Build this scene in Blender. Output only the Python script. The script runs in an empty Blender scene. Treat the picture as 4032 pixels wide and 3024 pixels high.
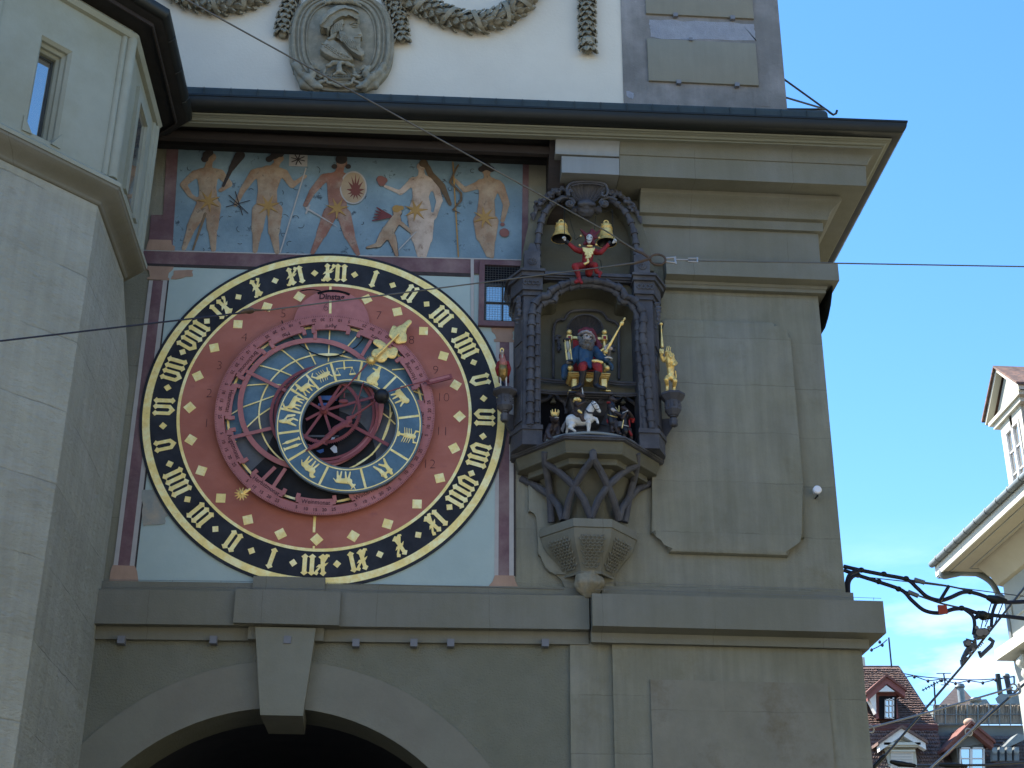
import bpy, bmesh, random
from math import *
from mathutils import Vector as V3, Matrix, noise
random.seed(7)
S = bpy.context.scene
# ---------------------------------------------------------------- camera
FPX, CX, CY = 5730.6, 2016.0, 1512.0
YAW, PITCH, ROLL = 0.06291471, 0.43995688, 0.00787334
DW, HZ = 12.96, 1.6
_cy, _sy, _cp, _sp, _cr, _sr = cos(YAW), sin(YAW), cos(PITCH), sin(PITCH), cos(ROLL), sin(ROLL)
_fw = V3((_sy*_cp, _cy*_cp, _sp)); _r = V3((_cy, -_sy, 0)); _u = _r.cross(_fw)
_R = _cr*_r + _sr*_u; _U = -_sr*_r + _cr*_u
cam = bpy.data.cameras.new('camera'); camo = bpy.data.objects.new('camera', cam); S.collection.objects.link(camo)
cam.sensor_width = 36; cam.lens = FPX/4032*36; cam.clip_start = .1; cam.clip_end = 3000
M = Matrix.Identity(4)
for i in range(3): M[i][0] = _R[i]; M[i][1] = _U[i]; M[i][2] = -_fw[i]
M[0][3], M[1][3], M[2][3] = 0, -DW, HZ
camo.matrix_world = M; S.camera = camo
S.render.resolution_x, S.render.resolution_y = 1024, 768
S.render.engine = 'CYCLES'
# ---------------------------------------------------------------- light
SUN_EL, SUN_AZ = radians(50), radians(-60)       # azimuth from +y (behind the facade) towards +x
sd = V3((sin(SUN_AZ)*cos(SUN_EL), cos(SUN_AZ)*cos(SUN_EL), sin(SUN_EL)))
W = bpy.data.worlds.new('World'); S.world = W; W.use_nodes = True
nt = W.node_tree; nt.nodes.clear()
out = nt.nodes.new('ShaderNodeOutputWorld'); bg = nt.nodes.new('ShaderNodeBackground')
sky = nt.nodes.new('ShaderNodeTexSky'); sky.sky_type = 'NISHITA'; sky.sun_disc = False
sky.sun_elevation = SUN_EL; sky.sun_rotation = SUN_AZ; sky.altitude = 500; sky.air_density = 1.0; sky.dust_density = .25; sky.ozone_density = 3.0
tc = nt.nodes.new('ShaderNodeTexCoord')
mp = nt.nodes.new('ShaderNodeMapping'); mp.inputs['Scale'].default_value = (1.6, 1.6, 5.5); mp.inputs['Location'].default_value = (.35, .1, .2)
cn = nt.nodes.new('ShaderNodeTexNoise'); cn.inputs['Scale'].default_value = 2.6; cn.inputs['Detail'].default_value = 9; cn.inputs['Roughness'].default_value = .55
cr = nt.nodes.new('ShaderNodeValToRGB'); cr.color_ramp.elements[0].position = .49; cr.color_ramp.elements[1].position = .80
sp = nt.nodes.new('ShaderNodeSeparateXYZ')
mr = nt.nodes.new('ShaderNodeMapRange'); mr.inputs[1].default_value = .20; mr.inputs[2].default_value = .34; mr.inputs[3].default_value = 1.0; mr.inputs[4].default_value = 0.0; mr.interpolation_type = 'SMOOTHSTEP'
mm = nt.nodes.new('ShaderNodeMath'); mm.operation = 'MULTIPLY'
mx = nt.nodes.new('ShaderNodeMix'); mx.data_type = 'RGBA'; mx.inputs[7].default_value = (6.6, 6.8, 7, 1)
L = nt.links.new
L(tc.outputs['Generated'], mp.inputs['Vector']); L(mp.outputs[0], cn.inputs['Vector']); L(cn.outputs[0], cr.inputs[0])
L(tc.outputs['Generated'], sp.inputs[0]); L(sp.outputs[2], mr.inputs[0]); L(mr.outputs[0], mm.inputs[0]); L(cr.outputs[0], mm.inputs[1])
hs = nt.nodes.new('ShaderNodeHueSaturation'); hs.inputs['Saturation'].default_value = 1.22; hs.inputs['Value'].default_value = .80; L(sky.outputs[0], hs.inputs['Color'])
L(mm.outputs[0], mx.inputs[0]); L(hs.outputs[0], mx.inputs[6]); L(mx.outputs[2], bg.inputs[0]); L(bg.outputs[0], out.inputs[0])
bg.inputs[1].default_value = 0.12
sl = bpy.data.lights.new('sun', 'SUN'); sl.energy = 4.2; sl.angle = radians(.5); sl.color = (1, .95, .88)
so = bpy.data.objects.new('sun', sl); S.collection.objects.link(so); so.rotation_euler = sd.to_track_quat('Z', 'Y').to_euler()
S.view_settings.view_transform = 'Standard'; S.view_settings.look = 'None'; S.view_settings.gamma = 1; S.view_settings.exposure = 2.05
# ---------------------------------------------------------------- picture -> plane helpers
def ray(x, y):
    v = _R*(x-CX) - _U*(y-CY) + _fw*FPX
    return v/v.y
def P(x, y, d=0.0):                 # the point of the vertical plane y = -d seen at photo pixel x, y
    v = ray(x, y)*(DW-d); return V3((v.x, -d, v.z+HZ))
def zoom(ox, oy, s):
    def f(x, y, d=0.0): return P(ox+x/s, oy+y/s, d)
    return f
def PX(x, y, X):                    # the point of the vertical plane x = X
    v = ray(x, y); t = X/v.x; return V3((X, v.y*t-DW, v.z*t+HZ))
def PZ(x, y, Z):
    v = ray(x, y); t = (Z-HZ)/v.z; return V3((v.x*t, v.y*t-DW, Z))
def K(px): return px*.00247         # photo pixels -> metres on the facade
# ---------------------------------------------------------------- objects
WO = {}
def bmnew(): return bmesh.new()
def obj(name, bm, mat, parent=None, label=None, cat=None, group=None, kind=None, smooth=True, ang=32, origin=None):
    if not isinstance(bm, bpy.types.Mesh):
        me = bpy.data.meshes.new(name)
        bmesh.ops.recalc_face_normals(bm, faces=bm.faces) if kind != 'open' else None
        bm.to_mesh(me); bm.free()
    else: me = bm
    if kind == 'open': kind = None
    n = len(me.vertices)
    if origin is None:
        if n:
            xs = [v.co for v in me.vertices]
            lo = V3([min(c[i] for c in xs) for i in range(3)]); hi = V3([max(c[i] for c in xs) for i in range(3)])
            origin = (lo+hi)/2
            if parent is None: origin.z = lo.z
        else: origin = V3((0, 0, 0))
    me.transform(Matrix.Translation(-origin))
    if isinstance(mat, (list, tuple)):
        for m in mat: me.materials.append(m)
    elif mat: 
        me.materials.clear(); me.materials.append(mat)
    if smooth and len(me.polygons):
        me.polygons.foreach_set('use_smooth', [True]*len(me.polygons))
        me.set_sharp_from_angle(angle=radians(ang))
    o = bpy.data.objects.new(name, me); S.collection.objects.link(o)
    WO[o.name] = origin.copy()
    if parent is not None:
        o.parent = parent; o.location = origin - WO[parent.name]
    else: o.location = origin
    if label: o['label'] = label
    if cat: o['category'] = cat
    if group: o['group'] = group
    if kind: o['kind'] = kind
    return o
def thing(name, loc, label, cat, group=None):
    o = bpy.data.objects.new(name, None); S.collection.objects.link(o); o.empty_display_size = .1
    o.location = loc; WO[o.name] = V3(loc); o['label'] = label; o['category'] = cat
    if group: o['group'] = group
    return o
def box(bm, a, b, rot=None, piv=None):
    a, b = V3(a), V3(b)
    vs = [bm.verts.new((x, y, z)) for x in (a.x, b.x) for y in (a.y, b.y) for z in (a.z, b.z)]
    for f in ((0, 1, 3, 2), (4, 6, 7, 5), (0, 4, 5, 1), (2, 3, 7, 6), (0, 2, 6, 4), (1, 5, 7, 3)):
        bm.faces.new([vs[i] for i in f])
    if rot is not None: bmesh.ops.rotate(bm, verts=vs, cent=piv or (a+b)/2, matrix=rot)
    return vs
def prism(bm, pts, th):             # pts: loop in a plane y=const, extruded back (+y) by th
    bv = [bm.verts.new(p) for p in pts]; b2 = [bm.verts.new((p[0], p[1]+th, p[2])) for p in pts]
    n = len(pts)
    f = bm.faces.new(bv); g = bm.faces.new(b2[::-1])
    for i in range(n): bm.faces.new((bv[i], b2[i], b2[(i+1) % n], bv[(i+1) % n]))
    return bv+b2
def hull(bm, pts):
    vs = [bm.verts.new(p) for p in pts]; r = bmesh.ops.convex_hull(bm, input=vs)
def strip(bm, A, B, th=None):       # ruled ribbon between polylines, optional thickness back
    a = [bm.verts.new(p) for p in A]; b = [bm.verts.new(p) for p in B]
    for i in range(len(A)-1): bm.faces.new((a[i], a[i+1], b[i+1], b[i]))
    if th:
        a2 = [bm.verts.new((p[0], p[1]+th, p[2])) for p in A]; b2 = [bm.verts.new((p[0], p[1]+th, p[2])) for p in B]
        for i in range(len(A)-1):
            bm.faces.new((a2[i], b2[i], b2[i+1], a2[i+1])); bm.faces.new((a[i], a2[i], a2[i+1], a[i+1])); bm.faces.new((b[i], b[i+1], b2[i+1], b2[i]))
        for i in (0, -1): bm.faces.new((a[i], b[i], b2[i], a2[i]))
def tube(bm, pts, r, seg=8, rs=None, caps=True):
    pts = [V3(p) for p in pts]; n = len(pts); rings = []
    up = V3((0, 0, 1))
    for i, p in enumerate(pts):
        t = (pts[min(i+1, n-1)]-pts[max(i-1, 0)]).normalized()
        if i == 0:
            a = t.cross(up)
            if a.length < 1e-3: a = t.cross(V3((1, 0, 0)))
            a.normalize()
        else:
            a = (a - t*a.dot(t)).normalized()
        b = t.cross(a); rr = rs[i] if rs else r
        rings.append([bm.verts.new(p + (a*cos(2*pi*k/seg)+b*sin(2*pi*k/seg))*rr) for k in range(seg)])
    for i in range(n-1):
        for k in range(seg): bm.faces.new((rings[i][k], rings[i][(k+1) % seg], rings[i+1][(k+1) % seg], rings[i+1][k]))
    if caps: bm.faces.new(rings[0][::-1]); bm.faces.new(rings[-1])
def ring_tube(bm, c, R_, r, seg=40, s2=8, ax='y', a0=0, a1=2*pi, sx=1, sz=1):
    full = abs(a1-a0-2*pi) < 1e-6; rings = []
    for i in range(seg+(0 if full else 1)):
        t = a0+(a1-a0)*i/seg
        if ax == 'y': d = V3((sin(t)*sx, 0, cos(t)*sz)); n = V3((0, 1, 0))
        else: d = V3((sin(t)*sx, cos(t)*sz, 0)); n = V3((0, 0, 1))
        p = V3(c)+d*R_; dn = d.normalized()
        rings.append([bm.verts.new(p+(dn*cos(2*pi*k/s2)+n*sin(2*pi*k/s2))*r) for k in range(s2)])
    m = len(rings)
    for i in range(m if full else m-1):
        for k in range(s2): bm.faces.new((rings[i][k], rings[i][(k+1) % s2], rings[(i+1) % m][(k+1) % s2], rings[(i+1) % m][k]))
def ball(bm, c, r, sc=(1, 1, 1), seg=14, rg=9, rot=None):
    r_ = bmesh.ops.create_uvsphere(bm, u_segments=seg, v_segments=rg, radius=r)['verts']
    bmesh.ops.scale(bm, vec=sc, verts=r_)
    if rot is not None: bmesh.ops.rotate(bm, verts=r_, cent=(0, 0, 0), matrix=rot)
    bmesh.ops.translate(bm, vec=V3(c), verts=r_); return r_
def lathe(bm, prof, c, seg=20, a0=0, a1=2*pi, rot=None, sides=None):    # prof: (r, z) about a vertical axis through c
    full = abs(a1-a0-2*pi) < 1e-6; m = seg if full else seg+1; cols = []; allv = []
    for i in range(m):
        t = a0+(a1-a0)*i/seg
        col = [bm.verts.new((c[0]+r*cos(t), c[1]+r*sin(t), c[2]+z)) for r, z in prof]; cols.append(col); allv += col
    for i in range(m if full else m-1):
        A, B = cols[i], cols[(i+1) % m]
        for k in range(len(prof)-1): bm.faces.new((A[k], B[k], B[k+1], A[k+1]))
    if rot is not None: bmesh.ops.rotate(bm, verts=allv, cent=c, matrix=rot)
    return allv
def capsule(bm, p0, p1, r0, r1, seg=10):
    p0, p1 = V3(p0), V3(p1); t = p1-p0
    if t.length < 1e-5: t = V3((0, 0, 1e-4))
    L_ = t.length; t.normalize(); a = t.orthogonal().normalized(); b = t.cross(a)
    prof = [(-r0*cos(u), r0*sin(u)) for u in (0.35, .8, 1.25)]+[(0, r0), (L_, r1)]+[(L_+r1*sin(u), r1*cos(u)) for u in (.35, .8, 1.2)]
    rings = [[bm.verts.new(p0+t*h+(a*cos(2*pi*k/seg)+b*sin(2*pi*k/seg))*r) for k in range(seg)] for h, r in prof]
    for i in range(len(rings)-1):
        for k in range(seg): bm.faces.new((rings[i][k], rings[i][(k+1) % seg], rings[i+1][(k+1) % seg], rings[i+1][k]))
    bm.faces.new(rings[0][::-1]); bm.faces.new(rings[-1])
DG = None
def fuse(name, caps, vox, mat, parent=None, flat=None, sm=2, disp=0, **kw):   # one continuous skin grown over tapered limbs
    bm = bmnew()
    for c in caps:
        if len(c) == 4: capsule(bm, *c)
        else: ball(bm, c[0], c[1], c[2])
    me = bpy.data.meshes.new('tmp'); bmesh.ops.recalc_face_normals(bm, faces=bm.faces); bm.to_mesh(me); bm.free()
    o = bpy.data.objects.new('tmp', me); S.collection.objects.link(o)
    m = o.modifiers.new('r', 'REMESH'); m.mode = 'VOXEL'; m.voxel_size = vox; m.adaptivity = 0
    if sm: s = o.modifiers.new('s', 'SMOOTH'); s.iterations = sm; s.factor = .5
    dg = bpy.context.evaluated_depsgraph_get(); dg.update()
    m2 = bpy.data.meshes.new_from_object(o.evaluated_get(dg)); bpy.data.objects.remove(o); bpy.data.meshes.remove(me)
    if flat is not None:
        y0, s = flat
        for v in m2.vertices: v.co.y = y0+(v.co.y-y0)*s
    if disp:
        for v in m2.vertices:
            v.co += v.normal*disp*noise.noise(v.co*kw.get('dsc', 30))
    kw.pop('dsc', None)
    return obj(name, m2, mat, parent, ang=70, **kw)
def text(name, s, loc, size, mat, parent, rotz=0, ext=.0015, flip=False, shear=0, sx=1, off=0.0):
    cu = bpy.data.curves.new('t', 'FONT'); cu.body = s; cu.size = size; cu.align_x = 'CENTER'; cu.align_y = 'CENTER'; cu.extrude = ext; cu.resolution_u = 3; cu.shear = shear; cu.offset = off
    o = bpy.data.objects.new('t', cu); S.collection.objects.link(o)
    dg = bpy.context.evaluated_depsgraph_get(); dg.update()
    me = bpy.data.meshes.new_from_object(o.evaluated_get(dg)); bpy.data.objects.remove(o)
    me.transform(Matrix.Diagonal((sx, 1, 1, 1)))
    me.transform(Matrix.Rotation(pi/2, 4, 'X')); me.transform(Matrix.Rotation(rotz, 4, 'Y')); me.transform(Matrix.Translation(loc))
    return obj(name, me, mat, parent, smooth=False) if name else me
# ---------------------------------------------------------------- materials
def srgb(r, g, b):
    f = lambda c: (c/255/12.92) if c/255 <= .04045 else ((c/255+.055)/1.055)**2.4
    return (f(r), f(g), f(b), 1)
def mat(name, col, rough=.8, var=.12, sc=3.0, bump=0.0, bsc=30.0, metal=0.0, col2=None, mixsc=1.2, lo=.45, hi=.62, streak=0, joints=None, spec=.3, stretch=(1, 1, 1), col3=None, m3=(6, .6, .66), dist=.012, coat=0, ao=0):
    m = bpy.data.materials.new(name); m.use_nodes = True; n = m.node_tree; b = n.nodes['Principled BSDF']; k = n.links.new
    b.inputs['Roughness'].default_value = rough; b.inputs['Metallic'].default_value = metal; b.inputs['Specular IOR Level'].default_value = spec
    if coat: b.inputs['Coat Weight'].default_value = coat
    g = n.nodes.new('ShaderNodeNewGeometry'); mpn = n.nodes.new('ShaderNodeMapping'); mpn.inputs['Scale'].default_value = stretch; k(g.outputs['Position'], mpn.inputs[0])
    def N(scale, det=6, ro=.6, v=mpn):
        t = n.nodes.new('ShaderNodeTexNoise'); t.inputs['Scale'].default_value = scale; t.inputs['Detail'].default_value = det; t.inputs['Roughness'].default_value = ro; k(v.outputs[0], t.inputs['Vector']); return t
    def R(src, a, z, lo_, hi_):
        r = n.nodes.new('ShaderNodeMapRange'); r.inputs[1].default_value = a; r.inputs[2].default_value = z; r.inputs[3].default_value = lo_; r.inputs[4].default_value = hi_; k(src, r.inputs[0]); return r.outputs[0]
    def MIX(fac, a, c, mode='MIX'):
        x = n.nodes.new('ShaderNodeMix'); x.data_type = 'RGBA'; x.blend_type = mode
        if isinstance(fac, float): x.inputs[0].default_value = fac
        else: k(fac, x.inputs[0])
        for i, s in ((6, a), (7, c)):
            if isinstance(s, tuple): x.inputs[i].default_value = s
            else: k(s, x.inputs[i])
        return x.outputs[2]
    cur = col
    if col2:
        cur = MIX(R(N(mixsc, 8, .65).outputs[0], lo, hi, 0, 1), cur, col2)
    if col3: cur = MIX(R(N(m3[0], 9, .7).outputs[0], m3[1], m3[2], 0, 1), cur, col3)
    if var:
        v = R(N(sc, 9, .68).outputs[0], .3, .7, 1-var, 1+var)
        cur = MIX(1.0, cur, v, 'MULTIPLY')
    if streak:
        ms = n.nodes.new('ShaderNodeMapping'); ms.inputs['Scale'].default_value = (7, 7, .55); k(g.outputs['Position'], ms.inputs[0])
        v = R(N(1.6, 6, .6, ms).outputs[0], .35, .7, 1+streak*.4, 1-streak)
        cur = MIX(1.0, cur, v, 'MULTIPLY')
    hts = []
    if joints:                      # (z0, dz, x0, dx, strength): dressed-stone joints, wavering a little
        z0, dz, x0, dx, st = joints
        sx = n.nodes.new('ShaderNodeSeparateXYZ'); k(g.outputs['Position'], sx.inputs[0])
        wob = R(N(2.2, 5, .7).outputs[0], 0, 1, -.03, .03)
        def line(o_, off, per, w):
            a = n.nodes.new('ShaderNodeMath'); a.operation = 'ADD'; k(sx.outputs[o_], a.inputs[0]); k(wob, a.inputs[1])
            a2 = n.nodes.new('ShaderNodeMath'); a2.operation = 'SUBTRACT'; k(a.outputs[0], a2.inputs[0]); a2.inputs[1].default_value = off
            p = n.nodes.new('ShaderNodeMath'); p.operation = 'PINGPONG'; k(a2.outputs[0], p.inputs[0]); p.inputs[1].default_value = per/2
            return R(p.outputs[0], 0, w, 1, 0)
        ln = line(2, z0, dz, .008)
        if dx:
            l2 = line(0, x0, dx, .006); mxx = n.nodes.new('ShaderNodeMath'); mxx.operation = 'MAXIMUM'; k(ln, mxx.inputs[0]); k(l2, mxx.inputs[1]); ln = mxx.outputs[0]
        fl = []
        for o_, per, off in ((2, dz, z0), (0, 1.37, 0)):
            a = n.nodes.new('ShaderNodeMath'); a.operation = 'SUBTRACT'; k(sx.outputs[o_], a.inputs[0]); a.inputs[1].default_value = off
            a2 = n.nodes.new('ShaderNodeMath'); a2.operation = 'DIVIDE'; k(a.outputs[0], a2.inputs[0]); a2.inputs[1].default_value = per
            a3 = n.nodes.new('ShaderNodeMath'); a3.operation = 'FLOOR'; k(a2.outputs[0], a3.inputs[0]); fl.append(a3)
        cx_ = n.nodes.new('ShaderNodeCombineXYZ'); k(fl[0].outputs[0], cx_.inputs[0]); k(fl[1].outputs[0], cx_.inputs[1])
        wn = n.nodes.new('ShaderNodeTexWhiteNoise'); k(cx_.outputs[0], wn.inputs['Vector'])
        cur = MIX(1.0, cur, R(wn.outputs['Value'], 0, 1, .94, 1.06), 'MULTIPLY')
        br = R(N(1.7, 3, .6).outputs[0], .42, .56, .15, 1)
        q = n.nodes.new('ShaderNodeMath'); q.operation = 'MULTIPLY'; k(ln, q.inputs[0]); k(br, q.inputs[1]); ln = q.outputs[0]
        q2 = n.nodes.new('ShaderNodeMath'); q2.operation = 'MULTIPLY'; k(ln, q2.inputs[0]); q2.inputs[1].default_value = st
        cur = MIX(q2.outputs[0], cur, (col[0]*.35, col[1]*.35, col[2]*.35, 1)); hts.append((ln, -.25))
    if isinstance(cur, tuple): b.inputs['Base Color'].default_value = cur
    else: k(cur, b.inputs['Base Color'])
    if bump:
        h = N(bsc, 8, .65).outputs[0]
        for s, w in hts:
            a = n.nodes.new('ShaderNodeMath'); a.operation = 'MULTIPLY_ADD'; k(s, a.inputs[0]); a.inputs[1].default_value = w; k(h, a.inputs[2]); h = a.outputs[0]
        bp = n.nodes.new('ShaderNodeBump'); bp.inputs['Strength'].default_value = bump; bp.inputs['Distance'].default_value = dist; k(h, bp.inputs['Height']); k(bp.outputs[0], b.inputs['Normal'])
    if var and rough > .3: k(R(N(sc*2.3, 5).outputs[0], .3, .7, max(.05, rough-.1), min(1, rough+.1)), b.inputs['Roughness'])
    return m
# ---------------------------------------------------------------- materials in use
STONE = (.245, .236, .188, 1)
m_stone = mat('stone', (0.215, 0.208, 0.150, 1), .9, .11, 2.2, .5, 45, col2=(0.238, 0.233, 0.183, 1), mixsc=.9, joints=(5.68, .52, 0, 0, .45), streak=.15, col3=(0.192, 0.178, 0.120, 1), m3=(1.5, .56, .7))
m_trim = mat('stone_trim', (0.181, 0.176, 0.132, 1), .88, .06, 2.5, .25, 50, col2=(0.195, 0.192, 0.155, 1), mixsc=1.1, streak=.06, joints=(0, 50, .62, 1.02, .4))
m_arch = mat('arch_stone', (0.209, 0.209, 0.162, 1), .9, .07, 3, .3, 40, col2=(0.194, 0.190, 0.138, 1), mixsc=.8)
m_rough = mat('roughcast', (0.187, 0.187, 0.136, 1), .95, .08, 5, .9, 55, col2=(0.205, 0.206, 0.158, 1), mixsc=.9, dist=.02)
m_turret = mat('turret_stone', (0.365, 0.368, 0.295, 1), .92, .08, 1.5, .75, 9, col2=(0.405, 0.412, 0.347, 1), mixsc=.7, joints=(5.1, .62, 0, 0, .35), dist=.055, streak=.12, stretch=(1, 1, 2.2), col3=(0.298, 0.290, 0.214, 1), m3=(2.0, .6, .75))
m_turret2 = mat('turret_stone_dressed', (0.310, 0.321, 0.255, 1), .88, .06, 3, .2, 40, col2=(0.280, 0.285, 0.214, 1), mixsc=1.2)
m_white = mat('white_render', (0.607, 0.564, 0.460, 1), .92, .035, 1.2, .25, 30, col2=(0.577, 0.532, 0.433, 1), mixsc=.8)
m_gray = mat('gray_render', (0.186, 0.177, 0.159, 1), .92, .16, 1.8, .5, 40, col2=(0.243, 0.228, 0.210, 1), mixsc=.9, col3=(0.294, 0.275, 0.253, 1), m3=(4, .66, .7), streak=.12)
m_patch = mat('rough_patch', (.27, .28, .30, 1), .95, .15, 9, .9, 60)
m_plaque = mat('plaque_stone', (0.218, 0.205, 0.155, 1), .85, .05, 3, .12, 60, streak=.06)
m_relief = mat('relief_stone', (0.219, 0.199, 0.140, 1), .8, .12, 8, .25, 60, col2=(0.284, 0.257, 0.186, 1), mixsc=9)
m_metal = mat('sheet_metal', (0.270, 0.276, 0.257, 1), .55, .04, 1.5, .04, 20, metal=.25, streak=.08)
m_gutter = mat('gutter_metal', (.021, .023, .021, 1), .42, .12, 2, .05, 30, metal=.3)
m_copper = mat('green_copper', (.038, .047, .042, 1), .65, .15, 2, .08, 25, streak=.12)
m_wood = mat('dark_wood', (.035, .028, .025, 1), .8, .2, 2, .3, 40, stretch=(1, 6, 6))
m_soffit = mat('soffit_board', (.02, .019, .018, 1), .9, .1)
m_cream = mat('cream_board', (0.194, 0.193, 0.140, 1), .75, .05, 3)
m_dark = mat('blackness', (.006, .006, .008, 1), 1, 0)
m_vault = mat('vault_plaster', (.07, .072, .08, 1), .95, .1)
m_glass = mat('window_glass', (.55, .54, .50, 1), .06, 0, spec=1.0, metal=.85)
m_frame = mat('window_frame', (.05, .055, .05, 1), .6, .05)
m_purple = mat('painted_purple', (0.150, 0.086, 0.095, 1), .9, .2, 3, .25, 30, col2=(0.243, 0.173, 0.167, 1), mixsc=2.2, lo=.45, hi=.7)
m_red = mat('dial_red', (0.383, 0.133, 0.094, 1), .85, .07, 2, .2, 20, col2=(0.440, 0.165, 0.121, 1), mixsc=1.1, col3=(0.326, 0.116, 0.101, 1), m3=(3, .6, .72), stretch=(1, 1, 1.6))
m_blk = mat('dial_black', (.018, .02, .026, 1), .75, .3, 3, .2, 20, col2=(.03, .034, .042, 1), mixsc=2)
m_gold = mat('gold_leaf', (.99, .77, .26, 1), .45, .10, 14, .18, 60, col2=(1.0, .88, .44, 1), mixsc=7, metal=.12, spec=.5, col3=(.62, .42, .16, 1), m3=(34, .60, .70))
m_gold2 = mat('gold_polished', (.93, .66, .22, 1), .34, .15, 20, .15, 60, metal=.45, spec=.5, col2=(.55, .34, .10, 1), mixsc=24, lo=.52, hi=.72)
m_pblue = mat('painted_blue', (0.082, 0.154, 0.209, 1), .7, .16, 2.4, .25, 16, col2=(0.134, 0.229, 0.293, 1), mixsc=1.7, stretch=(1, 1, 1.5), spec=.4)
m_zblue = mat('zodiac_blue', (0.079, 0.153, 0.212, 1), .65, .14, 5, .4, 14, col2=(0.111, 0.204, 0.271, 1), mixsc=4, dist=.02)
m_pgray = mat('painted_gray', (.075, .082, .092, 1), .7, .12, 3, .15, 20, col2=(.11, .118, .13, 1), mixsc=2)
m_pblack = mat('painted_black', (.017, .018, .021, 1), .8, .2, 3, .15, 20)
m_pink = mat('ring_pink', (0.410, 0.158, 0.152, 1), .75, .08, 6, .15, 30, col2=(0.466, 0.189, 0.179, 1), mixsc=3)
m_pink2 = mat('iron_pink', (0.247, 0.068, 0.072, 1), .6, .12, 6, .1, 30)
m_ink = mat('ink', (.055, .028, .035, 1), .9, 0)
m_zedge = mat('ring_edge', (.16, .21, .235, 1), .7, .1)
m_sky = mat('mural_blue', (0.164, 0.246, 0.291, 1), .9, .14, 2.6, .25, 26, col2=(0.230, 0.326, 0.371, 1), mixsc=1.5, col3=(0.060, 0.086, 0.107, 1), m3=(6, .585, .66))
m_lblue = mat('pale_blue_render', (0.363, 0.453, 0.426, 1), .9, .05, 2, .15, 30, col2=(0.402, 0.486, 0.449, 1), mixsc=1.2, col3=(0.445, 0.419, 0.322, 1), m3=(1.1, .68, .72))
m_skin = mat('mural_flesh', (0.298, 0.195, 0.124, 1), .9, .22, 7, .2, 30, col2=(0.397, 0.315, 0.218, 1), mixsc=6, lo=.4, hi=.65, col3=(0.170, 0.125, 0.093, 1), m3=(12, .58, .68))
m_skinr = mat('mural_flesh_red', (0.250, 0.125, 0.092, 1), .9, .22, 7, .2, 30, col2=(0.328, 0.229, 0.172, 1), mixsc=6, col3=(0.121, 0.066, 0.057, 1), m3=(12, .6, .68))
m_skinw = mat('mural_flesh_pale', (0.483, 0.391, 0.310, 1), .9, .2, 7, .2, 30, col2=(0.368, 0.276, 0.207, 1), mixsc=6, col3=(0.196, 0.149, 0.115, 1), m3=(12, .58, .68))
m_mdark = mat('mural_dark', (.05, .042, .04, 1), .9, .2, 10)
m_mgold = mat('mural_ochre', (.36, .22, .075, 1), .85, .15, 10, .1)
m_peach = mat('mural_peach', (0.374, 0.249, 0.177, 1), .9, .12, 5, .15, 30, streak=.1)
m_mwhite = mat('mural_white', (.40, .385, .36, 1), .9, .12, 6)
m_orange = mat('mural_ring', (.38, .28, .16, 1), .9, .15, 6, .2)
XC = 3.97
T = thing('clock_tower', (0, 1.5, 0), 'grey-green stone clock tower with a white rendered upper storey, filling the middle of the photo', 'tower')
def tilt2(x): return -.009*(4.8-x)
def tilt(x): return -.06*max(0, (1.5-x))/4.4 if x < 1.5 else 0
def mould(name, prof, xl, m, xr=None, yb=4.0, capL=True, tl=False, parent=T, ang=30, **kw):
    """cornice profile (d, z) listed from top to bottom; returns round the tower's corner unless xr is given"""
    bm = bmnew(); rows = []
    for d, z in prof:
        if tl == 2: a = [(xl, -d, z+tilt2(xl))]
        elif tl: a = [(xl, -d, z+tilt(xl))]
        else: a = [(xl, -d, z)]
        if xr is None: a += [(XC+d, -d, z), (XC+d, yb, z)]
        else: a += [(xr, -d, z+(tilt(xr) if tl else 0))]
        rows.append([bm.verts.new(p) for p in a])
    for i in range(len(rows)-1):
        for k in range(len(rows[0])-1): bm.faces.new((rows[i][k], rows[i][k+1], rows[i+1][k+1], rows[i+1][k]))
    if capL: bm.faces.new([r[0] for r in rows])
    if xr is not None: bm.faces.new([r[-1] for r in rows][::-1])
    return obj(name, bm, m, parent, ang=ang, **kw)
def curve(p, q, bulge, n=6):
    """points from p to q bowed by bulge (for coves and rolls)"""
    o = []
    for i in range(n+1):
        t = i/n; x = p[0]+(q[0]-p[0])*t; z = p[1]+(q[1]-p[1])*t; L_ = hypot(q[0]-p[0], q[1]-p[1]); b = 4*t*(1-t)*bulge
        o.append((x-(q[1]-p[1])/L_*b, z+(q[0]-p[0])/L_*b))
    return o
# --- walls
bm = bmnew(); box(bm, (-4.2, 0, 5.15), (XC, 3.9, 10.4)); obj('wall', bm, m_stone, T)
cxa, cza, ra = -1.188, 2.519, 1.952
bm = bmnew(); arc = [(cxa+ra*cos(pi-pi*i/40), 0, cza+ra*sin(pi-pi*i/40)) for i in range(41)]
prism(bm, [(-4.2, 0, 0), (cxa-ra, 0, 0)]+arc+[(cxa+ra, 0, 0), (XC, 0, 0), (XC, 0, 5.15), (-4.2, 0, 5.15)], .62)
obj('arch_wall', bm, m_rough, T)
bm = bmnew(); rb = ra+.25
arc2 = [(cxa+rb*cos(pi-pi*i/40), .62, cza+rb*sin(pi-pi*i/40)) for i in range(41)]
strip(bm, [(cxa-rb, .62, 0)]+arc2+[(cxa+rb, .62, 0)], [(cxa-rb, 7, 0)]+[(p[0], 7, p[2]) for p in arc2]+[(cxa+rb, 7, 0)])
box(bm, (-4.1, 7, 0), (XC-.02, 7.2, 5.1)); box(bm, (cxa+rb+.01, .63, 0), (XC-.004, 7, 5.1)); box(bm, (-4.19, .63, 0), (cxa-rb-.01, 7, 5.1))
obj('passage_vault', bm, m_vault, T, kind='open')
bm = bmnew()                                                   # a lighter cross rib far inside the passage
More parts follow.
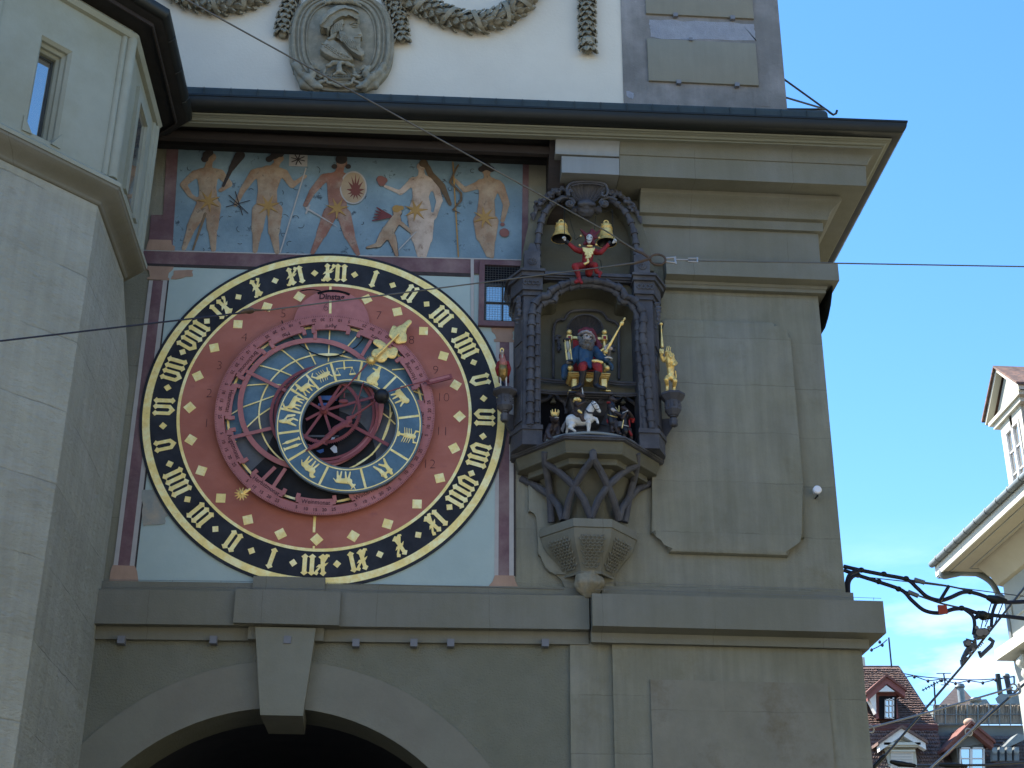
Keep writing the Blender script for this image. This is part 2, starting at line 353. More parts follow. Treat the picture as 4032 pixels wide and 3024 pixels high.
a3 = [(cxa+.4+1.55*cos(pi-pi*i/30), 4.2, 2.2+1.55*sin(pi-pi*i/30)) for i in range(31)]; a4 = [(cxa+.4+1.8*cos(pi-pi*i/30), 4.2, 2.2+1.8*sin(pi-pi*i/30)) for i in range(31)]
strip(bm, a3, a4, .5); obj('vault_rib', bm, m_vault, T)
# arch ring of voussoirs, standing 12 mm proud
cxe, cze, re = -1.174, 2.596, 2.296
bm = bmnew()
strip(bm, [(cxa+ra*cos(pi-pi*i/48), -.012, cza+ra*sin(pi-pi*i/48)) for i in range(49)], [(cxe+re*cos(pi-pi*i/48), -.012, cze+re*sin(pi-pi*i/48)) for i in range(49)], .012)
for k in range(1, 12):                                         # joints between the voussoirs, cut as shallow grooves
    pass
obj('arch_ring', bm, mat('voussoir_stone', (.200, .197, .152, 1), .9, .07, 3, .3, 40, col2=(.19, .18, .14, 1), mixsc=.8), T)
# keystone
kb = [P(1020, 2815, .14), P(1192, 2819, .14)]; kz = kb[0].z
bm = bmnew(); hull(bm, [(-1.475, -.15, 5.16), (-.935, -.15, 5.16), (-1.475, .0, 5.16), (-.935, 0, 5.16), (kb[0].x+.01, -.14, kz), (kb[1].x, -.14, kz), (kb[0].x+.03, .5, kz-.03), (kb[1].x-.02, .5, kz-.03), (-1.4, .5, 4.9), (-1.0, .5, 4.9)])
obj('keystone', bm, m_arch, T, smooth=False)
# --- pilasters and pier of the ground storey
bm = bmnew(); box(bm, (1.36, -.035, 0), (1.76, .01, 5.14)); obj('pilaster', bm, m_stone, T)
bm = bmnew(); box(bm, (1.742, -.075, 0), (XC+.075, 4, 5.14)); obj('corner_pier', bm, m_stone, T)
def rpanel(name, pts, d, th, bev, m, parent=T, z0=None, **kw):
    bm = bmnew(); n = len(pts); vs = prism(bm, pts, th)
    ed = [e for e in bm.edges if e.verts[0] in vs[:n] and e.verts[1] in vs[:n]]
    if bev: bmesh.ops.bevel(bm, geom=ed, offset=bev, segments=2, affect='EDGES', profile=.5)
    return obj(name, bm, m, parent, **kw)
Z2 = zoom(2300, 2200, 1.7015); Z6 = zoom(2500, 1000, 1.276); Z3 = zoom(2300, 0, 1.276); Z1 = zoom(0, 0, 1.7015); Z8 = zoom(1900, 1650, 2.2118); ZB = zoom(300, 2250, 1.0055)
d = .095; a, b = Z2(442, 808, d), Z2(1630, 837, d)
m_stain = mat('stained_stone', (.215, .203, .152, 1), .9, .12, 3, .3, 40, col2=(.235, .226, .185, 1), mixsc=1.3, col3=(.15, .125, .075, 1), m3=(1.3, .5, .66), joints=(3.99, .52, 0, 0, .4))
rpanel('wall_panel', [a, b, (b.x+.01, -d, 2.2), (a.x+.0, -d, 2.2)], d, .03, 0, m_stain)
d = .065
pts = [(130, 335), (150, 322), (690, 338), (708, 350), (718, 372), (735, 393), (760, 405), (787, 412), (800, 640), (822, 890), (845, 1150), (856, 1422), (822, 1428), (797, 1448), (782, 1480), (772, 1516), (175, 1496), (163, 1455), (145, 1425), (115, 1406), (83, 1400), (86, 1100), (100, 700)]
rpanel('wall_panel', [Z6(x, y, d) for x, y in pts], d, .08, .035, m_stone)
d = .05
pts = [(400, 560), (400, 805), (425, 800), (452, 815), (470, 845), (478, 880), (480, 1020), (486, 1180), (512, 1190), (522, 1235), (545, 1290), (590, 1335), (645, 1352), (690, 1395), (712, 1470), (1156, 1472), (1150, 1200), (1270, 1195), (1270, 560)]
rpanel('corbel_backing', [Z8(x, y, d) for x, y in pts], d, .05, .008, m_stone)
bm = bmnew(); a = Z8(640, 1330, .07); b = Z8(1145, 1365, .07); box(bm, (a.x, -.07, b.z), (b.x, -.045, a.z)); obj('corbel_fillet', bm, m_trim, T)
# --- string course
mould('string_course', [(-.01, 5.56), (.14, 5.53), (.14, 5.215), (.05, 5.215), (.05, 5.10), (-.01, 5.10)], -3.2, m_trim, xr=1.53, capL=True, tl=True)
a, b = ZB(630, 82, .2), ZB(1047, 86, .2)
mould('keystone_block', [(-.01, 5.52), (.2, 5.488), (.2, 5.178), (-.01, 5.178)], ZB(625, 150, .2).x, m_trim, xr=ZB(1044, 150, .2).x)
a, b = ZB(680, 240, .1), ZB(981, 240, .1); mould('keystone_block', [(-.01, 5.176), (.1, 5.176), (.1, 5.06), (-.01, 5.06)], a.x, m_trim, xr=b.x)
mould('string_course', [(-.01, 5.545), (.262, 5.516), (.262, 5.215), (.132, 5.189), (.134, 5.10), (.07, 5.10)], 1.545, m_trim)
mould('string_course_lip', [(.06, 5.178), (.136, 5.178), (.136, 5.098), (.06, 5.098)], 1.68, m_trim, xr=1.8)
mould('plinth', [(-.01, 5.672), (.055, 5.653), (.055, 5.5), (-.01, 5.5)], 1.66, m_trim)
mould('plinth', [(-.01, 5.655), (.045, 5.638), (.045, 5.5), (-.01, 5.5)], -3.2, m_trim, xr=1.52, tl=True)
a = ZB(700, 40, .07); b = ZB(985, 45, .07); mould('plinth_block', [(-.01, 5.665), (.07, 5.655), (.07, 5.5), (-.01, 5.5)], a.x, m_trim, xr=b.x)
# small square metal brackets under the course
for x in (165, 530, 824, 1095, 1325, 1471, 1846):
    d = .16 if x == 824 else .1; a = ZB(x+12, 272+ (0 if x < 900 else 12), d); bm = bmnew()
    box(bm, (a.x-.032, -d, a.z-.028), (a.x+.032, -.02, a.z+.04)); obj('bracket', bm, mat('lead', (.17, .175, .185, 1), .6, .1) if x == 165 else bpy.data.materials['lead'], T)
# --- capital band of the corner pier
mould('capital_band', [(-.01, 9.135), (.184, 9.12), (.184, 8.926), (.085, 8.906), (.08, 8.88), (.067, 8.87), (.067, 8.835), (-.01, 8.835)], Z6(158, 80, .18).x, m_trim)
# --- main cornice over the corner
xl = P(2440, 650, .5).x
prof = [(.3, 10.262), (.627, 10.262)]+curve((.627, 10.255), (.5, 10.136), -.035)+[(.487, 10.132), (.477, 9.893), (.02, 9.893)]; prof2 = [(.02, 9.89), (.264, 9.89), (.268, 9.84)]+curve((.262, 9.835), (.141, 9.673), -.03)+[(.097, 9.66), (.093, 9.56), (.05, 9.556), (.045, 9.13), (-.01, 9.13)]
mould('cornice', prof, xl, m_trim); mould('cornice_lower', prof2, P(2525, 900, .2).x, m_trim)
x0 = P(2190, 560, .6).x; x1 = P(2212, 650, .5).x
prof = [(.3, 10.262), (.62, 10.262)]+curve((.62, 10.255), (.51, 10.10), -.035)+[(.505, 10.10), (.3, 10.10)]
mould('sheet_metal_cover', prof, x0, m_metal, xr=xl-.004)
mould('sheet_metal_cover', [(.3, 10.09), (.49, 10.09), (.485, 9.893), (.02, 9.90)], x1, m_metal, xr=xl-.004)
# --- eaves: gutter, boards, copper apron
gx0 = -2.95
gut = [(.6, 10.44), (.83, 10.47), (.853, 10.465), (.853, 10.445)]+curve((.845, 10.44), (.72, 10.335), .045, 8)+[(.66, 10.333), (.6, 10.34)]
mould('gutter', gut, gx0, m_gutter, capL=True, tl=2)
mould('eave_moulding', [(.5, 10.332), (.715, 10.331), (.712, 10.315), (.69, 10.31)]+curve((.69, 10.305), (.655, 10.282), -.006, 4)+[(.63, 10.28), (.63, 10.265), (.56, 10.265), (.56, 10.33)], gx0, m_cream, tl=2)
mould('roof', [(-.15, 11.15), (.20, 11.02), (.215, 11.0), (.225, 10.97), (.235, 10.62), (.80, 10.455), (.3, 10.45)], -3.05, m_copper, tl=2)
bm = bmnew()
for i in range(26):
    x = -2.75+i*.28; 
    if x < XC+.2: box(bm, (x-.004, -.238, 10.86+tilt2(x)), (x+.004, -.2, 11.0+tilt2(x)))
obj('roof_seam', bm, m_copper, T)
bm = bmnew(); box(bm, (gx0, -.62, 10.325), (x0, 0.0, 10.36)); obj('soffit', bm, m_soffit, T)
bm = bmnew()
for i in range(9): x = -2.6+i*.46; box(bm, (x, -.6, 10.28), (x+.1, -.5, 10.3245))
obj('rafter_end', bm, m_wood, T)
by, bz0, bz1 = .42, P(1000, 556, .42).z, P(1000, 528, .42).z
bm = bmnew(); box(bm, (-3.1, -.42, bz0), (P(2200, 600, .4).x, -.36, bz1)); obj('eave_beam', bm, m_wood, T)
bm = bmnew(); box(bm, (-3.1, -.34, bz1+.004), (P(2170, 560, .4).x, -.28, bz1+.07)); obj('eave_beam', bm, m_wood, T)
bm = bmnew(); box(bm, (-4.2, -.1, 10.285), (x1+.03, -.012, 10.324)); obj('eave_beam', bm, m_soffit, T)
bm = bmnew(); hull(bm, [(x1-.12, -.5, 10.28), (x1-.12, -.02, 10.28), (x1+.05, -.5, 10.28), (x1+.05, -.02, 10.28), (x1-.12, -.02, 9.55), (x1+.05, -.02, 9.55), (x1-.12, -.12, 9.62), (x1+.05, -.12, 9.62)]); obj('eave_bracket', bm, m_wood, T, smooth=False)
# --- upper storey
bm = bmnew(); box(bm, (-6, .1, 10.4), (2.03, 4, 15)); obj('upper_wall', bm, m_white, T)
bm = bmnew(); box(bm, (2.03, .088, 10.4), (3.85, 4.0, 15)); obj('upper_pier', bm, m_gray, T)
d = -.06
for pts in ([(318, 197), (866, 213), (878, 427), (325, 405)], [(310, -180), (846, -160), (853, 90), (312, 68)]):
    q = [Z3(x, y, d) for x, y in pts]; za = (q[0].z+q[1].z)/2; zb = (q[2].z+q[3].z)/2; xa = q[3].x; xb = q[2].x
    rpanel('stone_plaque', [(xa, -d, za), (xb, -d, za), (xb, -d, zb), (xa, -d, zb)], d, .03, .004, m_plaque)
    for fx in (.27, .8):
        bm = bmnew(); x = xa+(xb-xa)*fx; box(bm, (x-.025, -d-.02, zb-.035), (x+.025, .09, zb+.012)); obj('clip', bm, bpy.data.materials['lead'], T)
bm = bmnew(); a = Z3(535, 200, d); box(bm, (a.x-.02, .04, a.z-.02), (a.x+.02, .09, a.z+.02)); obj('clip', bm, bpy.data.materials['lead'], T)
random.seed(3)
d = -.085
def ragged(pts, j, n=9):
    o = []
    for i in range(len(pts)):
        a, b = pts[i], pts[(i+1) % len(pts)]
        for k in range(n): t = k/n; o.append((a[0]+(b[0]-a[0])*t+random.uniform(-j, j), a[1]+(b[1]-a[1])*t+random.uniform(-j, j)))
    return o
rpanel('plaster_patch', [Z3(x, y, d) for x, y in ragged([(330, 98), (850, 118), (862, 208), (330, 188)], 6)], d, .01, 0, m_patch)
rpanel('plaster_patch', [Z3(x, y, d) for x, y in [(848, 458), (932, 462), (934, 535), (850, 532)]], d, .01, 0, m_gray)
rpanel('plaster_patch', [Z3(x, y, d) for x, y in ragged([(212, 455), (248, 470), (246, 500), (218, 488)], 3, 3)], d, .01, 0, m_patch)
# --- iron hook bracket on the flank
k_ = PX
hp = [V3((3.85, .35, P(3040, 432, -.4).z-.02)), None]
e0 = Z3(1215, 550, -.9)
bm = bmnew()
tube(bm, [Z3(1000, 395, -.5), e0], .012); tube(bm, [Z3(1010, 489, -.5), e0], .012); tube(bm, [Z3(1015, 549, -.9), e0, Z3(1238, 568, -.9), Z3(1252, 577, -.9), Z3(1266, 570, -.9), Z3(1271, 555, -.9)], .014)
obj('iron_bracket', bm, m_gutter, T)
bm = bmnew()                                                   # carved console on the flank below the capital band
hull(bm, [PX(*p, 4.1) for p in ((3270, 1110), (3280, 1130), (3272, 1200), (3262, 1250), (3250, 1290), (3238, 1310), (3225, 1150))]+[(3.97, .9, P(3230, 1140).z), (3.97, .9, P(3240, 1300).z)])
obj('carved_console', bm, m_gutter, T)
# --- white round wall lamp
a = P(3218, 1929, .1); wl = thing('wall_lamp', (a.x, 0, a.z), 'small round white lamp on the plain pier right of the large wall panel', 'lamp')
bm = bmnew(); lathe(bm, [(0.001, .0), (.036, .0), (.041, .01), (.041, .05), (.03, .06), (.001, .06)], (0, 0, 0), 24, rot=None)
bmesh.ops.rotate(bm, verts=bm.verts, cent=(0, 0, 0), matrix=Matrix.Rotation(pi/2, 3, 'X')); bmesh.ops.translate(bm, verts=bm.verts, vec=(a.x, -.06, a.z)); obj('lamp_body', bm, mat('white_plastic', (.75, .76, .78, 1), .4, 0), wl)
bm = bmnew(); tube(bm, [(a.x, -.005, a.z-.05), (a.x+.005, -.08, a.z-.055), (a.x, -.07, a.z-.02)], .008); obj('lamp_bracket', bm, m_gutter, wl)
# --- window beside the dial
Zw = zoom(1900, 650, 2.369)
wt = T
d = .03; A = Zw(-45, 870, d); B = Zw(330, 885, d)
def fr(x0, x1, z0, z1, w, d0, d1, name, m, parent):
    bm = bmnew(); box(bm, (x0, -d1, z0), (x0+w, -d0, z1)); box(bm, (x1-w, -d1, z0), (x1, -d0, z1)); box(bm, (x0+w, -d1, z0), (x1-w, -d0, z0+w)); box(bm, (x0+w, -d1, z1-w), (x1-w, -d0, z1))
    return obj(name, bm, m, parent)
p0, p1 = Zw(-28, 880, .05), Zw(300, 1505, .05)
win = fr(p0.x, p1.x+.25, p1.z, p0.z, .055, -.02, .05, 'window', m_purple, T)
q0, q1 = Zw(-5, 970, .02), Zw(285, 1462, .02)
bm = bmnew(); box(bm, (p0.x+.05, -.012, p1.z+.05), (p1.x+.2, .02, p0.z-.05)); g_ = obj('pane', bm, m_glass, win)
bm = bmnew(); xm = Zw(185, 1300, .02).x; zt = Zw(100, 1113, .02).z; zm = Zw(100, 1283, .02).z; xe = p1.x+.195; xs = p0.x+.055; zb = p1.z+.055
for b_ in ((xm-.008, zb, xm+.008, zt), (xs, zb, xs+.022, zt), (xs+.022, zm-.007, xe, zm+.007), (xs+.022, zb, xe, zb+.018), (xs+.022, zt-.018, xe, zt)): box(bm, (b_[0], -.03, b_[1]), (b_[2], -.0125, b_[3]))
obj('glazing_bar', bm, m_frame, win)
bm = bmnew(); box(bm, (xs, -.022, zt+.002), (xe, -.0125, p0.z-.058)); obj('dark_panel', bm, m_dark, win)
bm = bmnew(); n = 18
for i in range(n): x = xs+(xe-xs)*i/n; box(bm, (x-.0009, -.0475, zb), (x+.0009, -.046, p0.z-.056))
for i in range(24): z = zb+(p0.z-.056-zb)*i/24; box(bm, (xs, -.0457, z-.0009), (xe, -.0445, z+.0009))
obj('wire_mesh', bm, mat('wire_gray', (.12, .12, .11, 1), .6, 0), win)
# ================================================================ stair turret
TU = thing('stair_turret', (-4.42, -1.46, 0), 'pale grey stone octagonal stair turret with one slit window, at the left edge', 'turret')
oc = (-4.42, -1.46)
def octp(ap, z, k):                # corner k (0 = between face B (+x) and face A (+x-y))
    t = -pi/8-k*pi/4; r = ap/cos(pi/8); return V3((oc[0]+r*cos(t), oc[1]+r*sin(t), z))
def octring(name, prof, m, parent=TU, ks=range(8), **kw):
    bm = bmnew(); cols = [[bm.verts.new(octp(a, z, k)) for a, z in prof] for k in ks]; n = len(cols)
    for i in range(n if n == 8 else n-1):
        A_, B_ = cols[i], cols[(i+1) % n]
        for j in range(len(prof)-1): bm.faces.new((A_[j], A_[j+1], B_[j+1], B_[j]))
    return obj(name, bm, m, parent, ang=25, **kw)
octring('wall', [(1.53, 0), (1.53, 8.36)], m_turret)
# lower storey runs square into the tower up to a sloping squinch
bm = bmnew(); xb = oc[0]+1.53; hull(bm, [(xb-.004, .02, 0), (xb-.004, -.9, 0), (xb-.3, .02, 0), (xb-.3, -.9, 0), (xb-.004, .02, 7.55), (xb-.004, -.84, 8.3), (xb-.3, .02, 7.55), (xb-.3, -.84, 8.3)]); obj('squinch', bm, m_turret, TU, smooth=False)
octring('ledge_cove', [(1.5, 8.27), (1.545, 8.28)]+[(1.555+.15*sin(t*pi/16)**2*1.0, 8.29+.13*t/8) for t in range(9)]+[(1.71, 8.425), (1.5, 8.425)], m_trim)  # darker trim material paints in the shade under the ledge
octring('ledge_sill', [(1.5, 8.427), (1.715, 8.43), (1.72, 8.465), (1.62, 8.545), (1.5, 8.545)], m_turret2)
# upper wall, face A holed for the slit window
nA = V3((cos(-pi/4), sin(-pi/4), 0)); uA = V3((-nA.y, nA.x, 0))
def PA(x, y, ap):
    v = ray(x/1.7015, y/1.7015); o_ = V3((0, -DW, HZ)); c_ = V3((oc[0], oc[1], 0)); t = (ap-(o_-c_).dot(nA))/v.dot(nA); return o_+v*t
def fa(u, z, ap): return V3((oc[0], oc[1], 0))+nA*ap+uA*u+V3((0, 0, z))
def uz(x, y, ap): p = PA(x, y, ap); return ((p-V3((oc[0], oc[1], 0))).dot(uA), p.z)
AP = 1.62
w = [uz(275, 235, AP), uz(470, 330, AP), uz(400, 985, AP), uz(170, 870, AP)]
u0 = (w[0][0]+w[3][0])/2; u1 = (w[1][0]+w[2][0])/2; z1 = (w[0][1]+w[1][1])/2; z0 = (w[2][1]+w[3][1])/2
print('turret window', w)
h = AP*tan(pi/8); bm = bmnew(); zl, zh = 8.5, 10.6
for k in range(8):
    if k == 0: continue
    a, b = octp(AP, zl, k), octp(AP, zl, k+1); vs = [bm.verts.new(p) for p in (a, b, V3((b.x, b.y, zh)), V3((a.x, a.y, zh)))]; bm.faces.new(vs)
def quad(bm, *p): bm.faces.new([bm.verts.new(q) for q in p])
for q in ((-h, u0, zl, zh), (u1, h, zl, zh), (u0, u1, zl, z0), (u0, u1, z1, zh)): quad(bm, fa(q[0], q[2], AP), fa(q[1], q[2], AP), fa(q[1], q[3], AP), fa(q[0], q[3], AP))
st = [(0, 0), (.025, -.03), (.025, -.06), (.05, -.08), (.05, -.11), (.07, -.13), (.07, -.19)]
for (i0, a0), (i1, a1) in zip(st, st[1:]):
    c0 = [(u0+i0, z0), (u1-i0, z0), (u1-i0, z1-i0), (u0+i0, z1-i0)]; c1 = [(u0+i1, z0), (u1-i1, z0), (u1-i1, z1-i1), (u0+i1, z1-i1)]
    for j in range(4): k = (j+1) % 4; quad(bm, fa(*c0[j], AP+a0), fa(*c0[k], AP+a0), fa(*c1[k], AP+a1), fa(*c1[j], AP+a1))
obj('upper_wall', bm, m_turret2, TU, kind='open')
XB = oc[0]+AP
w2_ = bm = bmnew(); hull(bm, [(XB-.01, -1.62, 8.75), (XB+.006, -1.62, 8.75), (XB-.01, -1.22, 8.75), (XB+.006, -1.22, 8.75), (XB-.01, -1.62, 9.72), (XB+.006, -1.62, 9.72), (XB-.01, -1.22, 9.72), (XB+.006, -1.22, 9.72)]); w2_ = obj('window', bm, m_glass, TU, smooth=False)
for ya, yb, za, zb_ in ((-1.72, -1.62, 8.7, 9.82), (-1.22, -1.12, 8.7, 9.82), (-1.62, -1.22, 9.72, 9.82)): bm = bmnew(); box(bm, (XB-.01, ya, za), (XB+.035, yb, zb_)); obj('window_frame', bm, m_turret2, w2_)
i = .07
bm = bmnew(); quad(bm, fa(u0+i-.01, z0-.01, AP-.18), fa(u1-i+.01, z0-.01, AP-.18), fa(u1-i+.01, z1-i+.01, AP-.18), fa(u0+i-.01, z1-i+.01, AP-.18)); tw = obj('window', bm, m_glass, TU, kind='open')
bm = bmnew()
for (ua, ub, za, zb_) in ((u0+i, u0+i+.02, z0, z1-i), (u1-i-.02, u1-i, z0, z1-i), (u0+i+.02, u1-i-.02, z1-i-.02, z1-i)):
    hull(bm, [fa(u, z, a) for u in (ua, ub) for z in (za, zb_) for a in (AP-.179, AP-.165)])
obj('window_frame', bm, m_frame, tw)
bm = bmnew(); hull(bm, [fa(u0-.03, z0+.13, AP+.01), fa(u0+.10, z0+.0, AP-.2), fa(u0-.03, z0-.02, AP+.01), fa(u0+.1, z0-.02, AP-.3), fa(u0+.06, z0-.02, AP+.02)]); hull(bm, [fa(u1+.03, z0+.13, AP+.01), fa(u1-.10, z0+.0, AP-.2), fa(u1+.03, z0-.02, AP+.01), fa(u1-.1, z0-.02, AP-.3), fa(u1-.06, z0-.02, AP+.02)])
obj('window_sill', bm, m_turret2, TU, smooth=False)
# corner shafts: three little rolls at every corner that shows
for k in (0, 1, 7):
    c = octp(AP, 0, k); r = (c-V3((oc[0], oc[1], 0))).normalized(); tg = V3((-r.y, r.x, 0)); bm = bmnew()
    for s_, rr, oo in ((0, .052, .0), (1, .03, -.03), (-1, .03, -.03)):
        p = c+tg*(.068*s_)+r*oo; tube(bm, [p+V3((0, 0, 8.53)), p+V3((0, 0, 10.05))], rr, 12)
    obj('corner_shaft', bm, m_turret2, TU)
octring('string_moulding', [(1.6, 10.0), (1.66, 10.01), (1.69, 10.05), (1.66, 10.09), (1.6, 10.1)], m_turret2)
octring('soffit', [(1.55, 10.12), (1.9, 10.17)], m_soffit)
octring('eave_board', [(1.80, 10.12), (1.815, 10.12), (1.815, 10.24), (1.80, 10.24)], m_wood)
octring('gutter', [(1.815, 10.2)]+[(1.885-.07*cos(t*pi/8), 10.255-.075*sin(t*pi/8)) for t in range(1, 8)]+[(1.955, 10.26), (1.955, 10.28), (1.94, 10.285), (1.8, 10.285)], m_gutter)
for k in (0, 1, 7):
    for f_ in (.2, .5, .8):
        a, b = octp(1.885, 10.25, k-1), octp(1.885, 10.25, k); p = a.lerp(b, f_); t = (b-a).normalized(); n = V3((t.y, -t.x, 0)); n = n if n.dot(p-V3((oc[0], oc[1], 10.25))) > 0 else -n
        bm = bmnew(); tube(bm, [p+n*.072*cos(q)*-1+V3((0, 0, -.077*sin(q))) for q in [pi*j/8 for j in range(9)]], .006, 6); obj('gutter_strap', bm, m_gutter, TU)
octring('roof', [(1.85, 10.288), (.05, 13.2)], m_copper)
# ================================================================ ground
bm = bmnew(); quad(bm, (-400, -400, 0), (400, -400, 0), (400, 600, 0), (-400, 600, 0)); obj('ground', bm, mat('cobbles', (.075, .07, .062, 1), .9, .2, 8, .3, 20), kind='structure', origin=V3((0, 0, 0)))
# ================================================================ mural
MU = thing('mural', (-1.0, 0, 9.6), 'weathered wall painting of five figures on blue, with painted columns framing the dial', 'mural')
Z4 = zoom(550, 500, 1.3825); ZA = zoom(540, 980, 2.765); ZC = zoom(1240, 980, 2.765); ZD = zoom(540, 1730, 2.765)
def sheet(name, pts, d, m, parent=MU, f=None, th=.003, **kw):
    bm = bmnew(); prism(bm, [f(x, y, d) for x, y in pts] if f else pts, th); return obj(name, bm, m, parent, **kw)
SP = lambda x, y, d=0: P(x, y, d)
sheet('lower_ground', [(640, 1050), (2026, 1088), (2026, 2330), (520, 2290)], .005, m_lblue, f=SP)
sheet('upper_ground', [(215, 60), (2085, 130), (2085, 722), (178, 672)], .005, m_sky, f=Z4)
sheet('painted_column', [(150, 60), (213, 60), (180, 640), (118, 640)], .009, m_purple, f=Z4)
sheet('painted_column', [(62, 478), (186, 478), (180, 615), (50, 612)], .013, m_purple, f=Z4)
sheet('painted_base', [(52, 612), (172, 615), (176, 640), (192, 650), (190, 672), (34, 668), (40, 640)], .017, m_peach, f=Z4)
sheet('painted_column', [(2087, 130), (2120, 130), (2110, 724), (2078, 722)], .009, m_purple, f=Z4)
sheet('painted_band', [(8, 671), (1400, 704), (2110, 726), (2110, 812), (1812, 796), (-15, 740)], .0085, m_purple, f=Z4)
sheet('painted_line', [(8, 667), (2110, 721), (2110, 727), (8, 673)], .0125, m_mwhite, f=Z4)
sheet('painted_stripe', [(25, 741), (1812, 797), (1812, 817), (25, 757)], .0085, m_mdark, f=Z4)  # dark stripe of the mural below the purple band
sheet('painted_band', [(1695, 100), (1730, 100), (1730, 790), (1700, 790)], .0165, m_mwhite, f=ZC)
def colm(L0, R0, L1, R1, fs):
    for a, b, m, dd in fs:
        q = [(L0[0]+(R0[0]-L0[0])*a, L0[1]), (L0[0]+(R0[0]-L0[0])*b, R0[1]), (L1[0]+(R1[0]-L1[0])*b, R1[1]), (L1[0]+(R1[0]-L1[0])*a, L1[1])]
        sheet('painted_column', q, dd, m, f=SP)
colm((587, 1104), (664, 1104), (442, 2262), (531, 2266), [(0, .2, m_mwhite, .0085), (.2, .72, m_purple, .0095), (.72, .94, m_mwhite, .0085), (.94, 1.02, m_mdark, .0092)])
colm((1953, 1345), (2026, 1347), (1946, 2266), (2028, 2270), [(0, .2, m_mwhite, .0085), (.2, .72, m_purple, .0095), (.72, .94, m_mwhite, .0085), (.94, 1.04, m_mdark, .0092)])
sheet('painted_capital', [(95, 183), (400, 195), (385, 225), (345, 260), (335, 312), (352, 322), (350, 340), (110, 330), (112, 308), (140, 300), (130, 240), (98, 215)], .013, m_peach, f=ZA)
sheet('painted_capital', [(1920, 858), (2175, 862), (2175, 880), (2150, 905), (2158, 950), (2150, 985), (2172, 995), (2170, 1015), (1950, 1010), (1948, 985), (1975, 975), (1960, 930), (1925, 900)], .013, m_peach, f=ZC)
sheet('painted_base', [(1960, 1480), (2165, 1482), (2172, 1500), (2180, 1540), (2210, 1600), (2215, 1625), (1885, 1618), (1895, 1590), (1935, 1545), (1950, 1500)], .013, m_peach, f=zoom(1240, 1730, 2.765))
sheet('painted_base', [(442+2, 2225), (531, 2228), (540, 2250), (545, 2290), (430, 2288), (436, 2245)], .013, m_peach, f=SP)
random.seed(11)
sheet('bare_plaster', [ZA(x, y, .013) for x, y in ragged([(400, 235), (610, 225), (600, 290), (480, 325), (370, 325)], 8, 4)], .013, m_peach)
sheet('bare_plaster', [ZD(x, y, .013) for x, y in ragged([(55, 560), (180, 540), (330, 800), (300, 920), (60, 940)], 10, 5)], .0105, mat('bare', (.28, .30, .27, 1), .9, .15, 6, .3, 30, col2=(.36, .30, .22, 1), mixsc=3))
k4 = .00179; m_outl = mat('mural_outline', (.10, .085, .075, 1), .9, .3, 20, col2=(.11, .15, .18, 1), mixsc=14, lo=.4, hi=.6)
def fig(name, caps, m, d=.012, parent=MU, f=Z4, kk=k4, vox=.011, **kw):
    L_ = []
    for c in caps:
        if len(c) == 3: L_.append((f(c[0], c[1], d), c[2]*kk, (1, 1, 1)))
        elif len(c) == 6: L_.append((f(c[0], c[1], d), f(c[2], c[3], d), c[4]*kk, c[5]*kk))
    if name == 'painted_figure':
        fuse('painted_outline', [(c[0]+V3((0, .012, 0)), c[1]+.0055, c[2]) if len(c) == 3 else (c[0]+V3((0, .012, 0)), c[1]+V3((0, .012, 0)), c[2]+.0055, c[3]+.0055) for c in L_], vox, m_outl, parent, flat=(-d+.012, .05))
    return fuse(name, L_, vox, m, parent, flat=(-d, .09), **kw)
def star(name, cx, cy, R_, n, d, m, f, parent, r=.36, rot=0, sy=.95):
    return sheet(name, [f(cx+sin(pi*i/n+rot)*(R_ if i % 2 == 0 else R_*r), cy-cos(pi*i/n+rot)*(R_ if i % 2 == 0 else R_*r)*sy, d) for i in range(2*n)], d, m, parent, th=.006)
PF = 'painted_figure'
f1 = fig(PF, [(388, 165, 32), (380, 190, 372, 225, 20, 24), (335, 250, 410, 250, 34, 34), (370, 265, 370, 335, 62, 50), (370, 335, 372, 400, 50, 56), (302, 255, 238, 312, 27, 21), (238, 312, 275, 372, 20, 15), (275, 372, 320, 402, 14, 13), (435, 250, 488, 312, 27, 20), (488, 312, 440, 345, 19, 14), (345, 430, 285, 540, 44, 31), (285, 540, 240, 662, 27, 14), (402, 430, 396, 550, 44, 34), (396, 550, 402, 668, 28, 15)], m_skin)
fig('painted_hair', [(365, 150, 26), (355, 175, 22), (380, 140, 24)], m_mdark, .016)
fig('painted_club', [(455, 320, 500, 225, 10, 14), (500, 225, 545, 155, 18, 32)], m_mdark, .016)
fig('painted_staff', [(358, 470, 290, 668, 10, 7)], mat('mural_wood', (.20, .14, .085, 1), .9, .2, 12), .018)
f2 = fig(PF, [(755, 170, 33), (750, 195, 725, 225, 20, 24), (650, 250, 760, 250, 38, 38), (705, 265, 695, 345, 74, 56), (695, 345, 692, 412, 56, 62), (625, 250, 560, 345, 29, 20), (560, 345, 522, 425, 18, 13), (785, 250, 830, 318, 27, 20), (830, 318, 900, 268, 18, 13), (652, 450, 640, 560, 44, 34), (640, 560, 628, 676, 29, 15), (738, 450, 730, 570, 44, 34), (730, 570, 748, 682, 29, 15)], m_skin)
fig('painted_hair', [(735, 155, 27), (705, 175, 22), (765, 148, 22)], m_mdark, .016)
fig('painted_spear', [(905, 225, 765, 682, 5, 5)], m_mwhite, .018, vox=.007)
sheet('painted_flag', [(815, 142), (915, 138), (912, 215), (812, 212)], .0125, m_mwhite, f=Z4)
for a in range(4): 
    t = a*pi/4+.3; fig('painted_ray', [(862-38*cos(t), 176-30*sin(t), 862+38*cos(t), 176+30*sin(t), 4, 4)], m_mdark, .018+.001*a, vox=.006)
